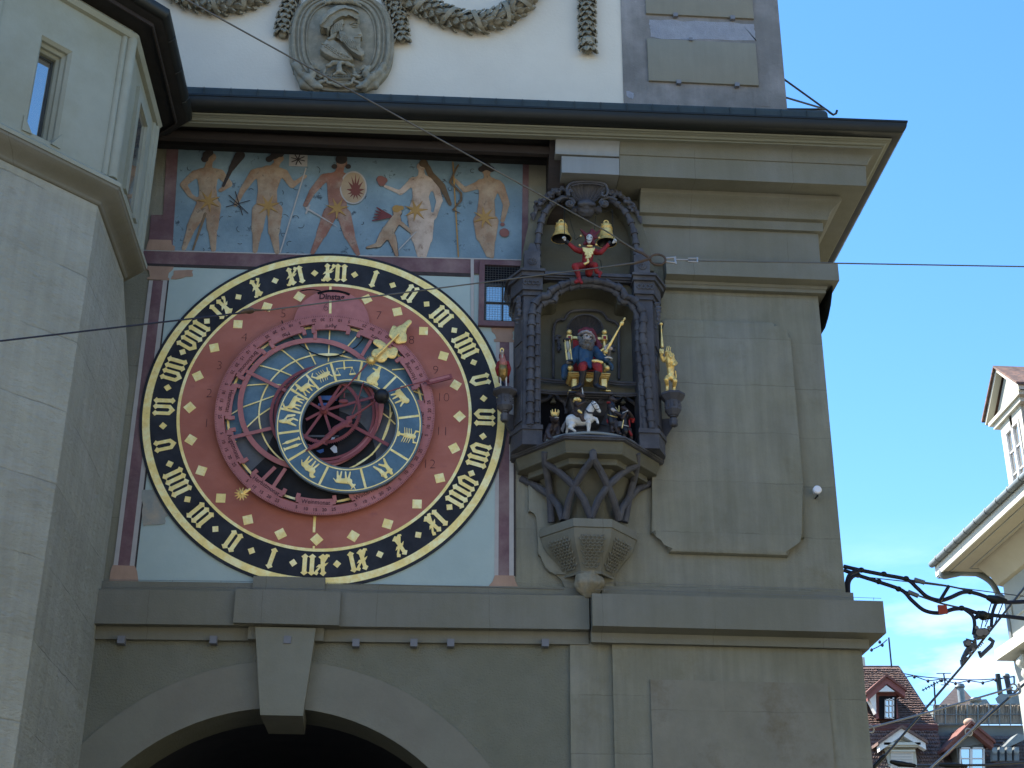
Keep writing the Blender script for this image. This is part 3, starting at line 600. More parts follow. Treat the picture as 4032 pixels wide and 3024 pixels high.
for (a, b, c, e) in ((485, 370, 590, 470), (470, 435, 600, 400), (520, 350, 560, 480), (490, 400, 560, 450)): fig('painted_bolt', [(a, b, c, e, 3.5, 3.5)], m_mdark, .019+a*1e-6, vox=.006)
f3 = fig(PF, [(1100, 195, 34), (1095, 215, 1085, 250, 22, 26), (1030, 275, 1110, 275, 34, 34), (1075, 290, 1068, 365, 62, 50), (1068, 365, 1080, 430, 50, 54), (1005, 275, 940, 352, 28, 22), (940, 352, 902, 425, 20, 15), (1040, 465, 990, 580, 44, 32), (990, 580, 940, 685, 28, 14), (1112, 475, 1142, 590, 42, 33), (1142, 590, 1188, 692, 30, 14)], m_skinr)
fig('painted_helmet', [(1098, 175, 36), (1060, 215, 18), (1135, 215, 18)], m_mdark, .016)
sheet('painted_shield', [Z4(1163+74*cos(t*pi/20), 330+90*sin(t*pi/20), .02) for t in range(40)], .02, m_mwhite)
sheet('painted_shield', [Z4(1163+66*cos(t*pi/20), 330+82*sin(t*pi/20), .0215) for t in range(40)], .0215, mat('mural_straw', (.38, .29, .19, 1), .9, .15, 12))
fl = []
for t in range(26):
    r = 1.0 if t % 2 == 0 else .45; a = -pi/2+2*pi*t/26; fl.append(Z4(1175+50*r*cos(a), 350+(95 if sin(a) < 0 else 46)*r*sin(a), .023))
sheet('painted_flame', fl, .023, mat('mural_crimson', (.17, .06, .05, 1), .9, .1))
fig('painted_sword', [(905, 440, 1075, 542, 7, 3), (925, 425, 905, 470, 6, 6)], m_mwhite, .02, vox=.007)
f4 = fig(PF, [(1533, 215, 29), (1533, 235, 1535, 265, 17, 22), (1490, 295, 1585, 295, 30, 30), (1540, 310, 1530, 370, 64, 50), (1530, 380, 1528, 440, 48, 66), (1480, 300, 1420, 358, 23, 17), (1420, 358, 1335, 322, 15, 10), (1605, 310, 1632, 400, 24, 21), (1632, 400, 1605, 492, 19, 13), (1500, 490, 1510, 610, 48, 33), (1510, 610, 1522, 700, 27, 14), (1562, 490, 1565, 610, 46, 32), (1565, 610, 1550, 702, 27, 14)], m_skinw)
fig('painted_hair', [(1545, 198, 28), (1565, 215, 1585, 260, 18, 20), (1590, 260, 1645, 320, 18, 22), (1645, 320, 1690, 420, 20, 12)], mat('mural_brown', (.13, .09, .055, 1), .9, .25, 14), .016)
fig('painted_heart', [(1312, 285, 26), (1332, 290, 20), (1318, 305, 22)], mat('mural_rose', (.22, .10, .085, 1), .9, .1), .02)
f6 = fig(PF, [(1403, 462, 27), (1395, 500, 1350, 570, 30, 38), (1425, 525, 1480, 572, 14, 10), (1330, 590, 1300, 640, 30, 19), (1300, 640, 1238, 655, 16, 8), (1370, 595, 1385, 640, 26, 20), (1385, 640, 1400, 698, 18, 10)], m_skin, .02)
fig('painted_hair', [(1398, 445, 26), (1425, 440, 16)], m_mgold, .024)
for k in range(5): fig('painted_wing', [(1362, 485, 1290-k*6, 438+k*18, 12, 5)], mat('mural_wing', (.16, .05, .05, 1), .9, .2) if k == 0 else bpy.data.materials['mural_wing'], .022+k*.0007, vox=.009)
fig('painted_arrow', [(1505, 570, 1410, 668, 4, 4)], m_mwhite, .026, vox=.007)
f5 = fig(PF, [(1888, 235, 31), (1888, 255, 1895, 285, 19, 24), (1860, 305, 1945, 310, 30, 32), (1902, 320, 1888, 395, 62, 47), (1888, 395, 1886, 465, 47, 55), (1838, 318, 1770, 342, 27, 19), (1770, 342, 1712, 285, 17, 12), (1962, 322, 1996, 420, 28, 22), (1996, 420, 1975, 510, 20, 13), (1857, 510, 1862, 600, 45, 34), (1862, 600, 1897, 700, 28, 13), (1915, 510, 1912, 610, 43, 30), (1912, 610, 1918, 706, 25, 13)], m_skin)
fig('painted_hair', [(1888, 215, 28), (1860, 230, 20), (1915, 230, 20)], m_mdark, .016)
fig('painted_staff', [(1705, 190, 1735, 706, 5, 5)], m_mgold, .02, vox=.007)
fig('painted_snake', [(1735, 205, 1715, 240, 6, 7), (1715, 240, 1690, 300, 7, 8), (1690, 300, 1750, 360, 8, 8), (1750, 360, 1750, 400, 8, 7), (1750, 400, 1705, 450, 7, 6), (1705, 450, 1745, 470, 6, 4)], bpy.data.materials['mural_brown'], .023, vox=.008)
fig('painted_purse', [(1985, 575, 30), (1975, 530, 14)], bpy.data.materials['mural_rose'], .02)
for i, (x, y) in enumerate([(375, 402), (700, 428), (1075, 442), (1503, 452), (1878, 492)]): star('painted_star', x, y, 66, 7, .026, m_mgold, Z4, MU, .3, .3+i)
bm = bmnew(); random.seed(5)
for i in range(58):                                            # loose dark brush curls over the blue ground
    x, y = random.uniform(230, 2060), random.uniform(150, 690); a = random.uniform(0, 6); n = random.randint(3, 7); st = random.uniform(.3, .9)*random.choice((-1, 1)); q = []
    for k in range(n): q.append(Z4(x, y, .0095)); x += 9*cos(a); y += 8*sin(a); a += st
    tube(bm, q, .0022, 4)
obj('painted_scrolls', bm, m_mdark, MU)
# ================================================================ astronomical dial
C0 = V3((-.9927, 0, 7.345))
def CD(d): return V3((C0.x+.08*d, -d, C0.z-.44*d))
def D(r, deg, d, c=None):
    c = CD(d) if c is None else V3((c[0], -d, c[1])); a = radians(deg); return V3((c.x+r*sin(a), -d, c.z+r*cos(a)))
DI = thing('astronomical_dial', (C0.x, 0, C0.z), 'large round astronomical clock dial with gold numerals on a black rim and a red field', 'clock dial')
def disc(name, r, d, m, parent=DI, c=None, th=.003, n=128):
    bm = bmnew(); prism(bm, [D(r, 360*i/n, d, c) for i in range(n)], th); return obj(name, bm, m, parent, ang=50)
def annulus(name, r0, r1, d, m, parent=DI, c=None, th=.003, n=128, a0=0, a1=360):
    bm = bmnew(); full = a1-a0 == 360
    k = n if full else n+1
    A = [[bm.verts.new(D(r, a0+(a1-a0)*i/n, dd, c if c is not None else (CD(d).x, CD(d).z))) for i in range(k)] for r, dd in ((r0, d), (r1, d), (r1, d-th), (r0, d-th))]
    for j in range(4):
        for i in range(n): bm.faces.new((A[j][i], A[j][(i+1) % k], A[(j+1) % 4][(i+1) % k], A[(j+1) % 4][i]))
    if not full: bm.faces.new([A[j][0] for j in range(4)]); bm.faces.new([A[j][-1] for j in range(4)])
    return obj(name, bm, m, parent, ang=50)
rim = disc('rim', 1.765, .022, m_blk, th=.02, n=180)
annulus('gold_border', 1.668, 1.738, .026, m_gold, n=180)
annulus('gold_circle', 1.386, 1.415, .026, m_gold, n=180)
disc('red_field', 1.386, .0255, m_red)
def frame(deg, r, d, up=1): # local frame on the dial: u to the right, v up (outward for up=1)
    a = radians(deg); o = D(r, deg, d); v = V3((sin(a), 0, cos(a)))*up; u = V3((cos(a), 0, -sin(a)))*up; return o, u, v
def gly(bm, polys, o, u, v, s, th=.004):
    for i, pts in enumerate(polys):
        prism(bm, [o+u*(x*s)+v*(y*s)+V3((0, -.0006*i, 0)) for x, y in pts], th)
def minim(x): return [(x-.098, .17), (x-.165, .12), (x, -.01), (x+.165, .12), (x+.098, .2), (x+.098, .83), (x+.165, .88), (x, 1.01), (x-.165, .88), (x-.098, .80)]
def gv(x): return [(x+a, b) for a, b in [(-.26, .8), (-.26, .2), (0, -.03), (.26, .2), (.26, .8), (.325, .88), (.175, 1.01), (.02, .88), (.09, .8), (.09, .29), (0, .21), (-.09, .29), (-.09, .8), (-.02, .88), (-.175, 1.01), (-.325, .88)]]
def gx(x): return [[(x+a, b) for a, b in p] for p in (
    [(-.10, .17), (-.15, .1), (0, -.02), (.2, .13), (.1, .22), (.04, .83), (.1, .9), (-.07, 1.02), (-.2, .86), (-.12, .78)],
    [(-.3, .02), (-.16, -.02), (-.05, .08), (-.11, .14), (.0, .40), (.30, .78), (.36, .92), (.22, .99), (.15, .87), (.2, .82), (-.06, .46), (-.22, .16), (-.24, .1), (-.3, .12)],
    [(-.26, .38), (-.06, .46), (.16, .48), (.28, .62), (.05, .57), (-.14, .55)])]
WID = {'I': .33, 'V': .62, 'X': .60}
ROM = ['XII', 'I', 'II', 'III', 'IIII', 'V', 'VI', 'VII', 'VIII', 'IX', 'X', 'XI']
for k in range(24):
    s_ = ROM[k % 12]; tot = sum(WID[c] for c in s_); x = -tot/2; polys = []
    for c in s_:
        w_ = WID[c]; cx_ = x+w_/2; x += w_
        polys += [minim(cx_)] if c == 'I' else [gv(cx_)] if c == 'V' else gx(cx_)
    bm = bmnew(); o, u, v = frame(15*k, 1.440, .028); gly(bm, polys, o, u, v, .205); obj('hour_numeral', bm, m_gold, DI, smooth=False)
    bm = bmnew(); o, u, v = frame(15*k+7.5, 1.542, .027); gly(bm, [[(0, .5), (.5, 0), (0, -.5), (-.5, 0)]], o, u, v, .076); obj('rim_lozenge', bm, m_gold, DI, smooth=False)
    if k != 0:
        bm = bmnew(); o, u, v = frame(15*k, 1.297, .03); gly(bm, [[(0, .5), (.5, 0), (0, -.5), (-.5, 0)]], o, u, v, .124, .006); obj('gold_square', bm, m_gold, DI, smooth=False)
for n_, (x, y) in {'1': (446, 915), '2': (452, 850), '3': (474, 790), '4': (528, 729), '5': (612, 678), '6': (704, 664), '7': (818, 682), '8': (889, 735), '9': (941, 800), '10': (957, 859), '11': (955, 932), '12': (927, 1003)}.items():
    d = .0275 if n_ != '6' else .092
    text('hour_figure', n_, P(x*1.8228, y*1.8228, d), .135 if n_ != '6' else .13, m_ink, DI, ext=.001, off=-.004)
bm = bmnew()
for a, b, w_ in (((1240, 2024), (1236, 2096), .012), ((1301, 1128), (1301, 1145), .012), ((1236, 2150), (1235, 2160), .01)):
    p, q = P(*a, .03), P(*b, .03); prism(bm, [(p.x-w_, -.03, p.z), (p.x+w_, -.03, p.z), (q.x+w_, -.03, q.z), (q.x-w_, -.03, q.z)], .003)
obj('meridian_line', bm, m_gold, DI)
# painted plate of the sky
disc('sky_plate', .955, .030, m_pblue)
def clipped(name, cc, rr, d, m, R_=.955):
    c0 = CD(d); pts = []
    for i in range(721):
        a = pi*2*i/720; p = V3((cc[0]+rr*sin(a), -d, cc[1]+rr*cos(a)))
        pts.append((p, hypot(p.x-c0.x, p.z-c0.z) <= R_))
    # horizon arc inside the plate, then back along the plate rim through the bottom
    idx = [i for i, (p, k) in enumerate(pts) if k]
    if len(idx) == 721: return sheet(name, [p for p, k in pts[:-1:4]], d, m, DI)
    ins = sorted([p for p, k in pts if k], key=lambda p: p.x)[::4]
    a0 = atan2(ins[-1].x-c0.x, ins[-1].z-c0.z); a1 = atan2(ins[0].x-c0.x, ins[0].z-c0.z)+2*pi
    rimp = [V3((c0.x+R_*sin(a0+(a1-a0)*i/60), -d, c0.z+R_*cos(a0+(a1-a0)*i/60))) for i in range(1, 60)]
    return sheet(name, ins+rimp, d, m, DI)
c0 = CD(.034); clipped('dusk_field', (C0.x+.046, C0.z-.747), .957, .034, m_pgray)
clipped('night_field', (C0.x-.006, C0.z-.50), .518, .038, m_pblack, R_=.955)
annulus('plate_border', .918, .94, .042, m_gold)
annulus('tropic_circle', .622, .637, .0425, m_gold, c=(C0.x, C0.z-.025))
Q5 = zoom(820, 1280, 3.687); Q6 = zoom(1180, 1230, 3.687); Q7 = zoom(820, 1630, 3.687); Q8 = zoom(1180, 1630, 3.687)
for f, pts in [(Q5, [(1768, 0), (1755, 260), (1742, 560)]), (Q5, [(1240, 20), (1400, 260), (1490, 430), (1560, 570)]), (Q5, [(880, 265), (1085, 372), (1270, 520), (1390, 640)]), (Q5, [(500, 545), (790, 595), (1050, 665), (1300, 770)]), (Q5, [(340, 925), (580, 872), (900, 850), (1200, 885)]), (Q5, [(240, 1350), (500, 1190), (780, 1090), (1000, 1010)]), (Q5, [(500, 1540), (740, 1310), (920, 1190)]), (Q6, [(880, 290), (780, 400), (690, 500), (600, 640)]), (Q6, [(1340, 832), (1580, 815)]), (Q6, [(1650, 1140), (1840, 1215)]), (Q8, [(1180, -30), (1300, 60), (1390, 150)]), (Q7, [(300, 560), (400, 395)]), (Q8, [(1340, -30), (1300, 100), (1190, 400), (1050, 590), (830, 730)])]:
    q = [f(x, y, .043) for x, y in pts]; bm = bmnew(); A, B = [], []
    for i, p in enumerate(q):
        t = (q[min(i+1, len(q)-1)]-q[max(i-1, 0)]).normalized(); n = V3((-t.z, 0, t.x))*.0065; A.append(p+n); B.append(p-n)
    strip(bm, A, B, .0015); obj('hour_line', bm, m_gold, DI)
# dial centre: near-black sheet paints the unlit inside; blue panes, pale ones painted daylight
op = sheet('opening_dark', [Q6(x, y, .0445) for x, y in [(80, 1500), (100, 1330), (230, 1180), (440, 1060), (620, 1035), (575, 1200), (575, 1640), (560, 1900), (520, 2140), (300, 2140), (120, 1900), (85, 1700)]], .0445, m_dark, DI)
for f, pts, m in [(Q6, [(290, 1210), (560, 1208), (540, 1285), (280, 1262)], 'b'), (Q6, [(270, 1320), (450, 1310), (440, 1350), (265, 1352)], 'b'), (Q8, [(240, 535), (345, 505), (350, 545), (300, 570)], 'b'), (Q8, [(440, 500), (500, 450), (540, 480), (545, 560), (500, 565)], 'w'), (Q8, [(385, 655), (440, 640), (445, 668), (400, 680)], 'w'), (Q8, [(470, 640), (530, 632), (535, 660), (475, 665)], 'w'), (Q8, [(440, 400), (480, 310), (530, 320), (470, 410)], 'w')]:
    m_ = mat('far_pane_blue', (.06, .14, .38, 1), .3, 0) if m == 'b' and 'far_pane_blue' not in bpy.data.materials else mat('far_pane_daylight', (.5, .55, .62, 1), .3, 0) if m == 'w' and 'far_pane_daylight' not in bpy.data.materials else bpy.data.materials['far_pane_blue' if m == 'b' else 'far_pane_daylight']
    sheet('far_pane', [f(x, y, .0475) for x, y in pts], .0475, m_, DI, th=.002)
sheet('inner_beam', [Q6(x, y, .0475) for x, y in [(90, 1780), (570, 1785), (570, 1812), (90, 1808)]], .0475, m_pgray, DI, th=.002)
# rete: pink iron rings and bars
annulus('eccentric_ring', .650, .700, .085, m_pink, c=(C0.x-.136, C0.z+.055), th=.012)
annulus('iron_ring', .492, .522, .100, m_pink2, c=(C0.x+.0, C0.z-.065), th=.012)
annulus('iron_ring', .458, .485, .066, m_pink2, c=(C0.x+.0, C0.z-.05), th=.012)
bm = bmnew()
def bar(bm, a, b, w_, d, th=.012):
    p, q = (P(*a, d), P(*b, d)); t = (q-p).normalized(); n = V3((-t.z, 0, t.x))*w_; prism(bm, [p+n, q+n, q-n, p-n], th)
for i, (a, b) in enumerate([((945, 1448), (1126, 1538)), ((901, 1725), (1075, 1684)), ((1021, 1901), (1083, 1839)), ((1064, 1934), (1124, 1844)), ((1241, 1284), (1241, 1334)), ((1472, 1322), (1424, 1400))]): bar(bm, a, b, .017, .091+.0005*i)
obj('iron_bar', bm, m_pink, DI)
hub = (1275, 1616)
for i, e in enumerate([(1385, 1500), (1345, 1512), (1190, 1568), (1205, 1652), (1200, 1720), (1302, 1700), (1257, 1560), (1475, 1562), (1530, 1752)]):
    bm = bmnew(); bar(bm, hub, e, .013 if i != 8 else .016, .105+.0006*i, .01); obj('spoke', bm, m_pink2, DI)
teeth = bmnew(); hc = P(*hub, .115); N_ = 110; A_ = []
for i in range(2*N_):
    r = .352 if i % 2 == 0 else .336; a = 2*pi*i/(2*N_); A_.append(V3((hc.x+.012+r*sin(a), -.115, hc.z+.0+r*cos(a))))
B_ = [V3((hc.x+.012+.312*sin(2*pi*i/(2*N_)), -.115, hc.z+.312*cos(2*pi*i/(2*N_)))) for i in range(2*N_)]
strip(teeth, A_+[A_[0]], B_+[B_[0]], .01); obj('toothed_ring', teeth, m_pink2, DI)
bm = bmnew(); lathe(bm, [(.001, .05), (.02, .05), (.028, .03), (.04, .02), (.04, 0), (.001, 0)], (0, 0, 0), 20); bmesh.ops.rotate(bm, verts=bm.verts, cent=(0, 0, 0), matrix=Matrix.Rotation(pi/2, 3, 'X')); bmesh.ops.translate(bm, verts=bm.verts, vec=P(*hub, .115)); obj('hub', bm, m_pink2, DI)
# calendar ring with its month plates
annulus('calendar_ring', .962, 1.050, .10, m_pink, th=.03, n=180)
dc = (CD(.074).x+.003, C0.z+.93); q0 = [D(.372, 360*i/180, .074, dc) for i in range(180)]; cc = CD(.074)
q0 = [p for p in q0 if hypot(p.x-cc.x, p.z-cc.z) > 1.0]; q0.sort(key=lambda p: p.x); aL = atan2(q0[0].x-cc.x, q0[0].z-cc.z); aR = atan2(q0[-1].x-cc.x, q0[-1].z-cc.z)
day = sheet('day_disc', q0+[V3((cc.x+1.0*sin(aR+(aL-aR)*i/16), -.074, cc.z+1.0*cos(aR+(aL-aR)*i/16))) for i in range(17)], .074, m_pink, DI, th=.03)
MON = {0: 'April', 29: 'Merz', 60: 'Hornung', 92: 'Jenner', 122: 'Christmonat', 150: 'Wintermonat', 182: 'Weinmonat', 213: 'Herbstmonat', 245: 'Augstmonat', 275: 'Heumonat', 303: 'Brachmonat', 332: 'Mai'}
for a, nm in MON.items():
    bm = bmnew(); n = 10; w_ = 9.6
    ring_pts = lambda r, w: [D(r, a+w*(2*i/n-1), .102) for i in range(n+1)]
    o1 = ring_pts(.966, w_); i1 = ring_pts(.892, w_); strip(bm, o1, i1, .02)
    for s_ in (-1, 1):
        for k, (q0, q1, r0, r1) in enumerate(((9.8, 12.2, .925, .862),)): strip(bm, [D(r0, a+s_*q0, .101), D(r0, a+s_*q1, .101)], [D(r1, a+s_*q0, .101), D(r1, a+s_*q1, .101)], .02)
        strip(bm, [D(.95, a+s_*9.5, .0995), D(.95, a+s_*11.4, .0995)], [D(.90, a+s_*9.5, .0995), D(.90, a+s_*11.4, .0995)], .02)
    pl = obj('month_plate', bm, m_pink, DI, smooth=False)
    text('month_name', nm, D(.925, a, .1045), .062, m_ink, pl, rotz=radians(a)+pi, ext=.0008, sx=.9)
bm = bmnew()
for i in range(365):
    a = 360*i/365; L_ = .012 if i % 5 else .02; p, q = D(1.046, a, .1025), D(1.046-L_, a, .1025); t = V3((cos(radians(a)), 0, -sin(radians(a))))*.0016; prism(bm, [p-t, p+t, q+t, q-t], .001)
for r in (.967,):
    pass
obj('day_ticks', bm, m_ink, DI, smooth=False)
bm = bmnew()
for a in MON:
    for k, s_ in enumerate(('25', '20', '15', '10', '5')):
        me = text(None, s_, D(1.0, a-10+k*5, .1035), .045, m_ink, None, rotz=radians(a-10+k*5)+pi, ext=.0008); bm.from_mesh(me); bpy.data.meshes.remove(me)
obj('date_figures', bm, m_ink, DI, smooth=False)
bm = bmnew(); strip(bm, [P(1155+x*13.5, 1152-14*sin(pi*x/10), .082) for x in range(2, 9)], [P(1155+x*13.5, 1156-14*sin(pi*x/10), .082) for x in range(2, 9)], .004)
strip(bm, [D(.372+.004, a, .079, (CD(.074).x+.003, C0.z+.93)) for a in range(-26, 27, 4)], [D(.352, a, .079, (CD(.074).x+.003, C0.z+.93)) for a in range(-26, 27, 4)], .004); obj('day_slot', bm, m_dark, DI)
text('day_name', 'Dinstag', P(1306, 1169, .078), .092, m_ink, DI, ext=.001, sx=.9, off=.002)
bm = bmnew(); p, q = P(1301, 1184, .078), P(1300, 1234, .078); prism(bm, [(p.x-.012, p.y, p.z), (p.x+.012, p.y, p.z), (q.x+.012, q.y, q.z), (q.x-.012, q.y, q.z)], .003); obj('meridian_line', bm, m_gold, DI)
# black wire bow and its gold lens
bm = bmnew(); tube(bm, [Q6(x, y, .06) for x, y in ((-260, 120), (-200, 280), (0, 470), (150, 570), (280, 620), (410, 645), (540, 630), (680, 580), (820, 500), (910, 400), (960, 290))], .006, 6); obj('wire_bow', bm, m_pblack, DI)
bm = bmnew(); prism(bm, [Q6(425+155*cos(t*pi/12), 612+20*sin(t*pi/12), .056) for t in range(24)], .004); obj('gold_lens', bm, m_gold, DI)
# zodiac ring
zc = (C0.x+.245, C0.z-.186); zd = .15
zr = annulus('zodiac_ring', .455, .690, zd, m_zblue, c=zc, th=.035, n=160)
annulus('ring_edge', .69, .697, zd+.002, m_zedge, zr, c=zc, th=.045, n=160)
annulus('ring_edge', .447, .455, zd+.002, m_zedge, zr, c=zc, th=.045, n=160)
annulus('gold_line', .672, .683, zd+.003, m_gold, zr, c=zc, n=160)
annulus('gold_line', .462, .474, zd+.003, m_gold, zr, c=zc, n=160)
for a in (7.7, 39.3, 80.4, 121.4, 163.6, 201.4, 234.3, 259.6, 282, 300.7, 318.9, 341.6):
    bm = bmnew(); p, q = D(.476, a, zd+.003, zc), D(.670, a, zd+.003, zc); t = V3((cos(radians(a)), 0, -sin(radians(a))))*.011; prism(bm, [p-t, q-t, q+t, p+t], .003); obj('gold_divider', bm, m_gold, zr)
ANI = lambda ears: [(-.5, .1, .45, .1, .24, .2), (-.55, .2, -.8, .5, .13, .12), (-.85, .5, -1.0, .38, .13, .08), (-.4, 0, -.5, -.75, .1, .06), (-.2, 0, -.1, -.75, .09, .06), (.35, 0, .25, -.75, .1, .06), (.5, .05, .6, -.75, .1, .06), (.6, .25, .9, -.1, .05, .04)]+ears
ZS = [(352.5, 'scales', [(-.8, .25, .8, .25, .05, .05), (0, .95, 0, .1, .07, .07), (-.75, .25, -1.0, -.45, .03, .03), (-.75, .25, -.5, -.45, .03, .03), (.75, .25, 1.0, -.45, .03, .03), (.75, .25, .5, -.45, .03, .03), (-1.0, -.5, -.5, -.5, .09, .09), (1.0, -.5, .5, -.5, .09, .09)]),
 (23.5, 'maiden', [(0, .8, .16), (0, .55, 0, .1, .16, .26), (0, -.1, -.1, -.6, .36, .42), (.1, -.6, .5, -.8, .2, .12), (-.1, .45, -.5, .5, .09, .07)]),
 (58, 'lion', [(-.5, 0, .35, .1, .26, .26), (.55, .2, .28), (-.45, 0, -.6, -.7, .12, .07), (-.25, 0, -.2, -.75, .1, .07), (.3, 0, .25, -.75, .1, .07), (.45, 0, .75, -.5, .1, .07), (-.65, .1, -.9, .5, .05, .05), (-.9, .5, -.7, .8, .05, .09)]),
 (100, 'crayfish', [(0, .5, 0, -.2, .2, .16), (0, -.2, 0, -.75, .12, .08), (-.15, -.85, .15, -.85, .1, .1)]+[(s*.1, .3-k*.2, s*.7, .15-k*.2, .045, .035) for s in (-1, 1) for k in range(4)]+[(s*.15, .5, s*.55, .6, .06, .06) for s in (-1, 1)]+[(s*.55, .6, s*.55, .95, .08, .05) for s in (-1, 1)]),
 (142, 'twins', [(-.3, .7, .15), (.3, .7, .15), (-.3, .45, -.35, -.1, .19, .15), (.3, .45, .35, -.1, .19, .15), (-.35, -.1, -.55, -.8, .13, .08), (-.3, -.1, .1, -.6, .12, .08), (.35, -.1, .6, -.7, .13, .08), (-.5, .4, .5, .4, .09, .09)]),
 (182, 'bull', ANI([(-.95, .6, -1.1, .8, .05, .03), (-.8, .65, -.7, .85, .05, .03)])),
 (218, 'ram', ANI([(-.7, .55, -.5, .45, .09, .05), (0, .15, .27)])),
 (247, 'fishes', [(-.3, .7, -.3, -.4, .11, .15), (-.3, -.4, -.3, -.9, .1, .03), (-.45, .85, -.15, .85, .06, .06), (.3, -.7, .3, .4, .11, .15), (.3, .4, .3, .9, .1, .03), (.15, -.85, .45, -.85, .06, .06)]),
 (270.5, 'water_bearer', [(0, .8, .17), (0, .55, 0, 0, .2, .18), (-.1, 0, -.4, -.7, .15, .08), (.1, 0, .35, -.4, .15, .1), (.35, -.4, .15, -.85, .1, .07), (.1, .45, .55, .2, .1, .08), (.6, .1, .7, -.5, .14, .1)]),
 (291, 'goat', ANI([(-.85, .6, -.45, .95, .06, .03), (-.95, .6, -.6, 1.0, .05, .03)])),
 (310, 'archer', [(.3, 0, -.4, .1, .24, .22), (-.45, .2, -.4, .65, .16, .14), (-.4, .85, .14), (-.4, .55, -.85, .45, .07, .05), (-.95, .85, -.95, .05, .04, .04), (-.4, 0, -.6, -.65, .1, .06), (-.2, 0, -.15, -.7, .09, .06), (.3, 0, .2, -.7, .1, .06), (.4, 0, .65, -.6, .1, .06), (.5, .1, .9, .4, .06, .04)]),
 (330, 'scorpion', [(-.5, 0, .45, 0, .16, .24), (.5, 0, .75, .05, .2, .12), (-.6, .05, -.95, .4, .09, .07), (-.95, .4, -.7, .7, .06, .05), (.7, .15, .8, .6, .06, .06), (.7, -.15, .9, -.5, .06, .06)]+[(x, .1, x-.1, .6, .04, .035) for x in (-.3, -.05, .2, .4)]+[(x, -.1, x-.1, -.6, .04, .035) for x in (-.3, -.05, .2, .4)])]
for a, nm, caps in ZS:
    o, u, v = frame(a, .0, zd+.004); o = D(.573, a, zd+.004, zc); s_ = .108 if nm in ('lion', 'crayfish', 'twins', 'bull', 'ram', 'maiden') else .098
    g = lambda x, y: o+u*(x*s_)+v*(y*s_)
    L_ = [(g(c[0], c[1]), c[2]*s_, (1, 1, 1)) if len(c) == 3 else (g(c[0], c[1]), g(c[2], c[3]), c[4]*s_*1.15, c[5]*s_*1.15) for c in caps]
    fuse('zodiac_'+nm, L_, .0045, m_gold, zr, flat=(-(zd+.004), .3), sm=1)
# hands
HD = 'sun_hand'
d = .17
sunp = Q6(1030, 690, .2)
bm = bmnew(); hullpts = None
def blob2(name, pts, m, parent, d, th, r, k):
    return fuse(name, [(Q6(x0, y0, d), Q6(x1, y1, d), r0*k, r1*k) for x0, y0, x1, y1, r0, r1 in pts], .008, m, parent, flat=(-d, .25))
k6 = .00247/3.687
sh = blob2(HD, [(1180, 650, 1120, 600, 95, 85), (1150, 450, 1200, 480, 62, 60), (1110, 430, 1160, 460, 50, 60), (1340, 610, 1360, 560, 75, 70), (1250, 560, 1180, 640, 70, 80), (1420, 350, 1480, 250, 95, 80), (1480, 250, 1590, 140, 60, 42), (1500, 400, 1510, 340, 60, 50), (1370, 220, 1350, 290, 38, 50), (1440, 400, 1340, 330, 70, 50)], m_gold2, DI, .118, 0, 0, k6)
bm = bmnew(); tube(bm, [Q6(1100, 650, .16), Q6(1440, 310, .16)], .011, 8); obj('hand_rod', bm, m_gold2, sh)
for k in range(20):
    pass
bm = bmnew(); sp_ = Q6(1035, 690, .2); n = 18; pr = []
for i in range(2*n):
    r = .062 if i % 2 == 0 else .034; a = pi*i/n; pr.append(V3((sp_.x+r*sin(a), sp_.y+.012, sp_.z+r*cos(a))))
cpt = bm.verts.new((sp_.x, sp_.y-.02, sp_.z)); rv = [bm.verts.new(p) for p in pr]
for i in range(2*n): bm.faces.new((cpt, rv[i], rv[(i+1) % (2*n)]))
bm.faces.new(rv[::-1]); ball(bm, sp_+V3((0, .0, 0)), .034, (1, .6, 1)); obj('sun_ornament', bm, m_gold2, DI, ang=15)
bm = bmnew(); tube(bm, [Q6(980, 750, .19), Q6(700, 1060, .19), Q6(350, 1420, .16)], .008, 8); obj('hand_rod', bm, m_pink2, DI)
bm = bmnew(); bp = P(1503, 1560, .26); ball(bm, bp, .074, seg=32, rg=20); obj('moon_ball', bm, mat('black_lacquer', (.015, .016, .018, 1), .35, .1, 4), DI)
bm = bmnew(); tube(bm, [P(1530, 1542, .22), P(1600, 1520, .20), P(1690, 1497, .18)], .007, 8); bar(bm, (1680, 1505), (1780, 1480), .026, .16, .02); obj('moon_hand', bm, m_pink2, DI)
bm = bmnew(); bar(bm, (1690, 1500), (1770, 1480), .012, .163, .002); obj('hand_window', bm, m_pink, DI)
bm = bmnew(); tube(bm, [P(1480, 1578, .2), P(1390, 1640, .18), P(1365, 1665, .17)], .014, 8, rs=[.009, .013, .02]); obj('hand_rod', bm, m_pink2, DI)
kz = .00247/3.687
fuse('dragon_hand', [(Q8(x0, y0, .18), Q8(x1, y1, .18), a*kz, b*kz) for x0, y0, x1, y1, a, b in [(720, 110, 640, 150, 40, 45), (640, 150, 520, 220, 50, 48), (520, 220, 420, 320, 48, 42), (420, 320, 330, 400, 42, 36), (330, 400, 250, 450, 34, 40), (250, 450, 150, 500, 42, 30), (150, 500, 90, 540, 24, 12), (260, 420, 240, 360, 14, 8), (330, 420, 400, 450, 16, 8), (180, 470, 110, 440, 16, 8), (700, 60, 780, 40, 30, 30), (660, 180, 720, 180, 18, 14)]], .006, m_pink2, DI, flat=(-.18, .5), sm=1, disp=.004, dsc=45)
bm = bmnew(); tube(bm, [Q6(930, 1010, .19), Q6(850, 1250, .18), Q6(760, 1480, .17)], .006, 6); obj('hand_rod', bm, m_pink2, DI)
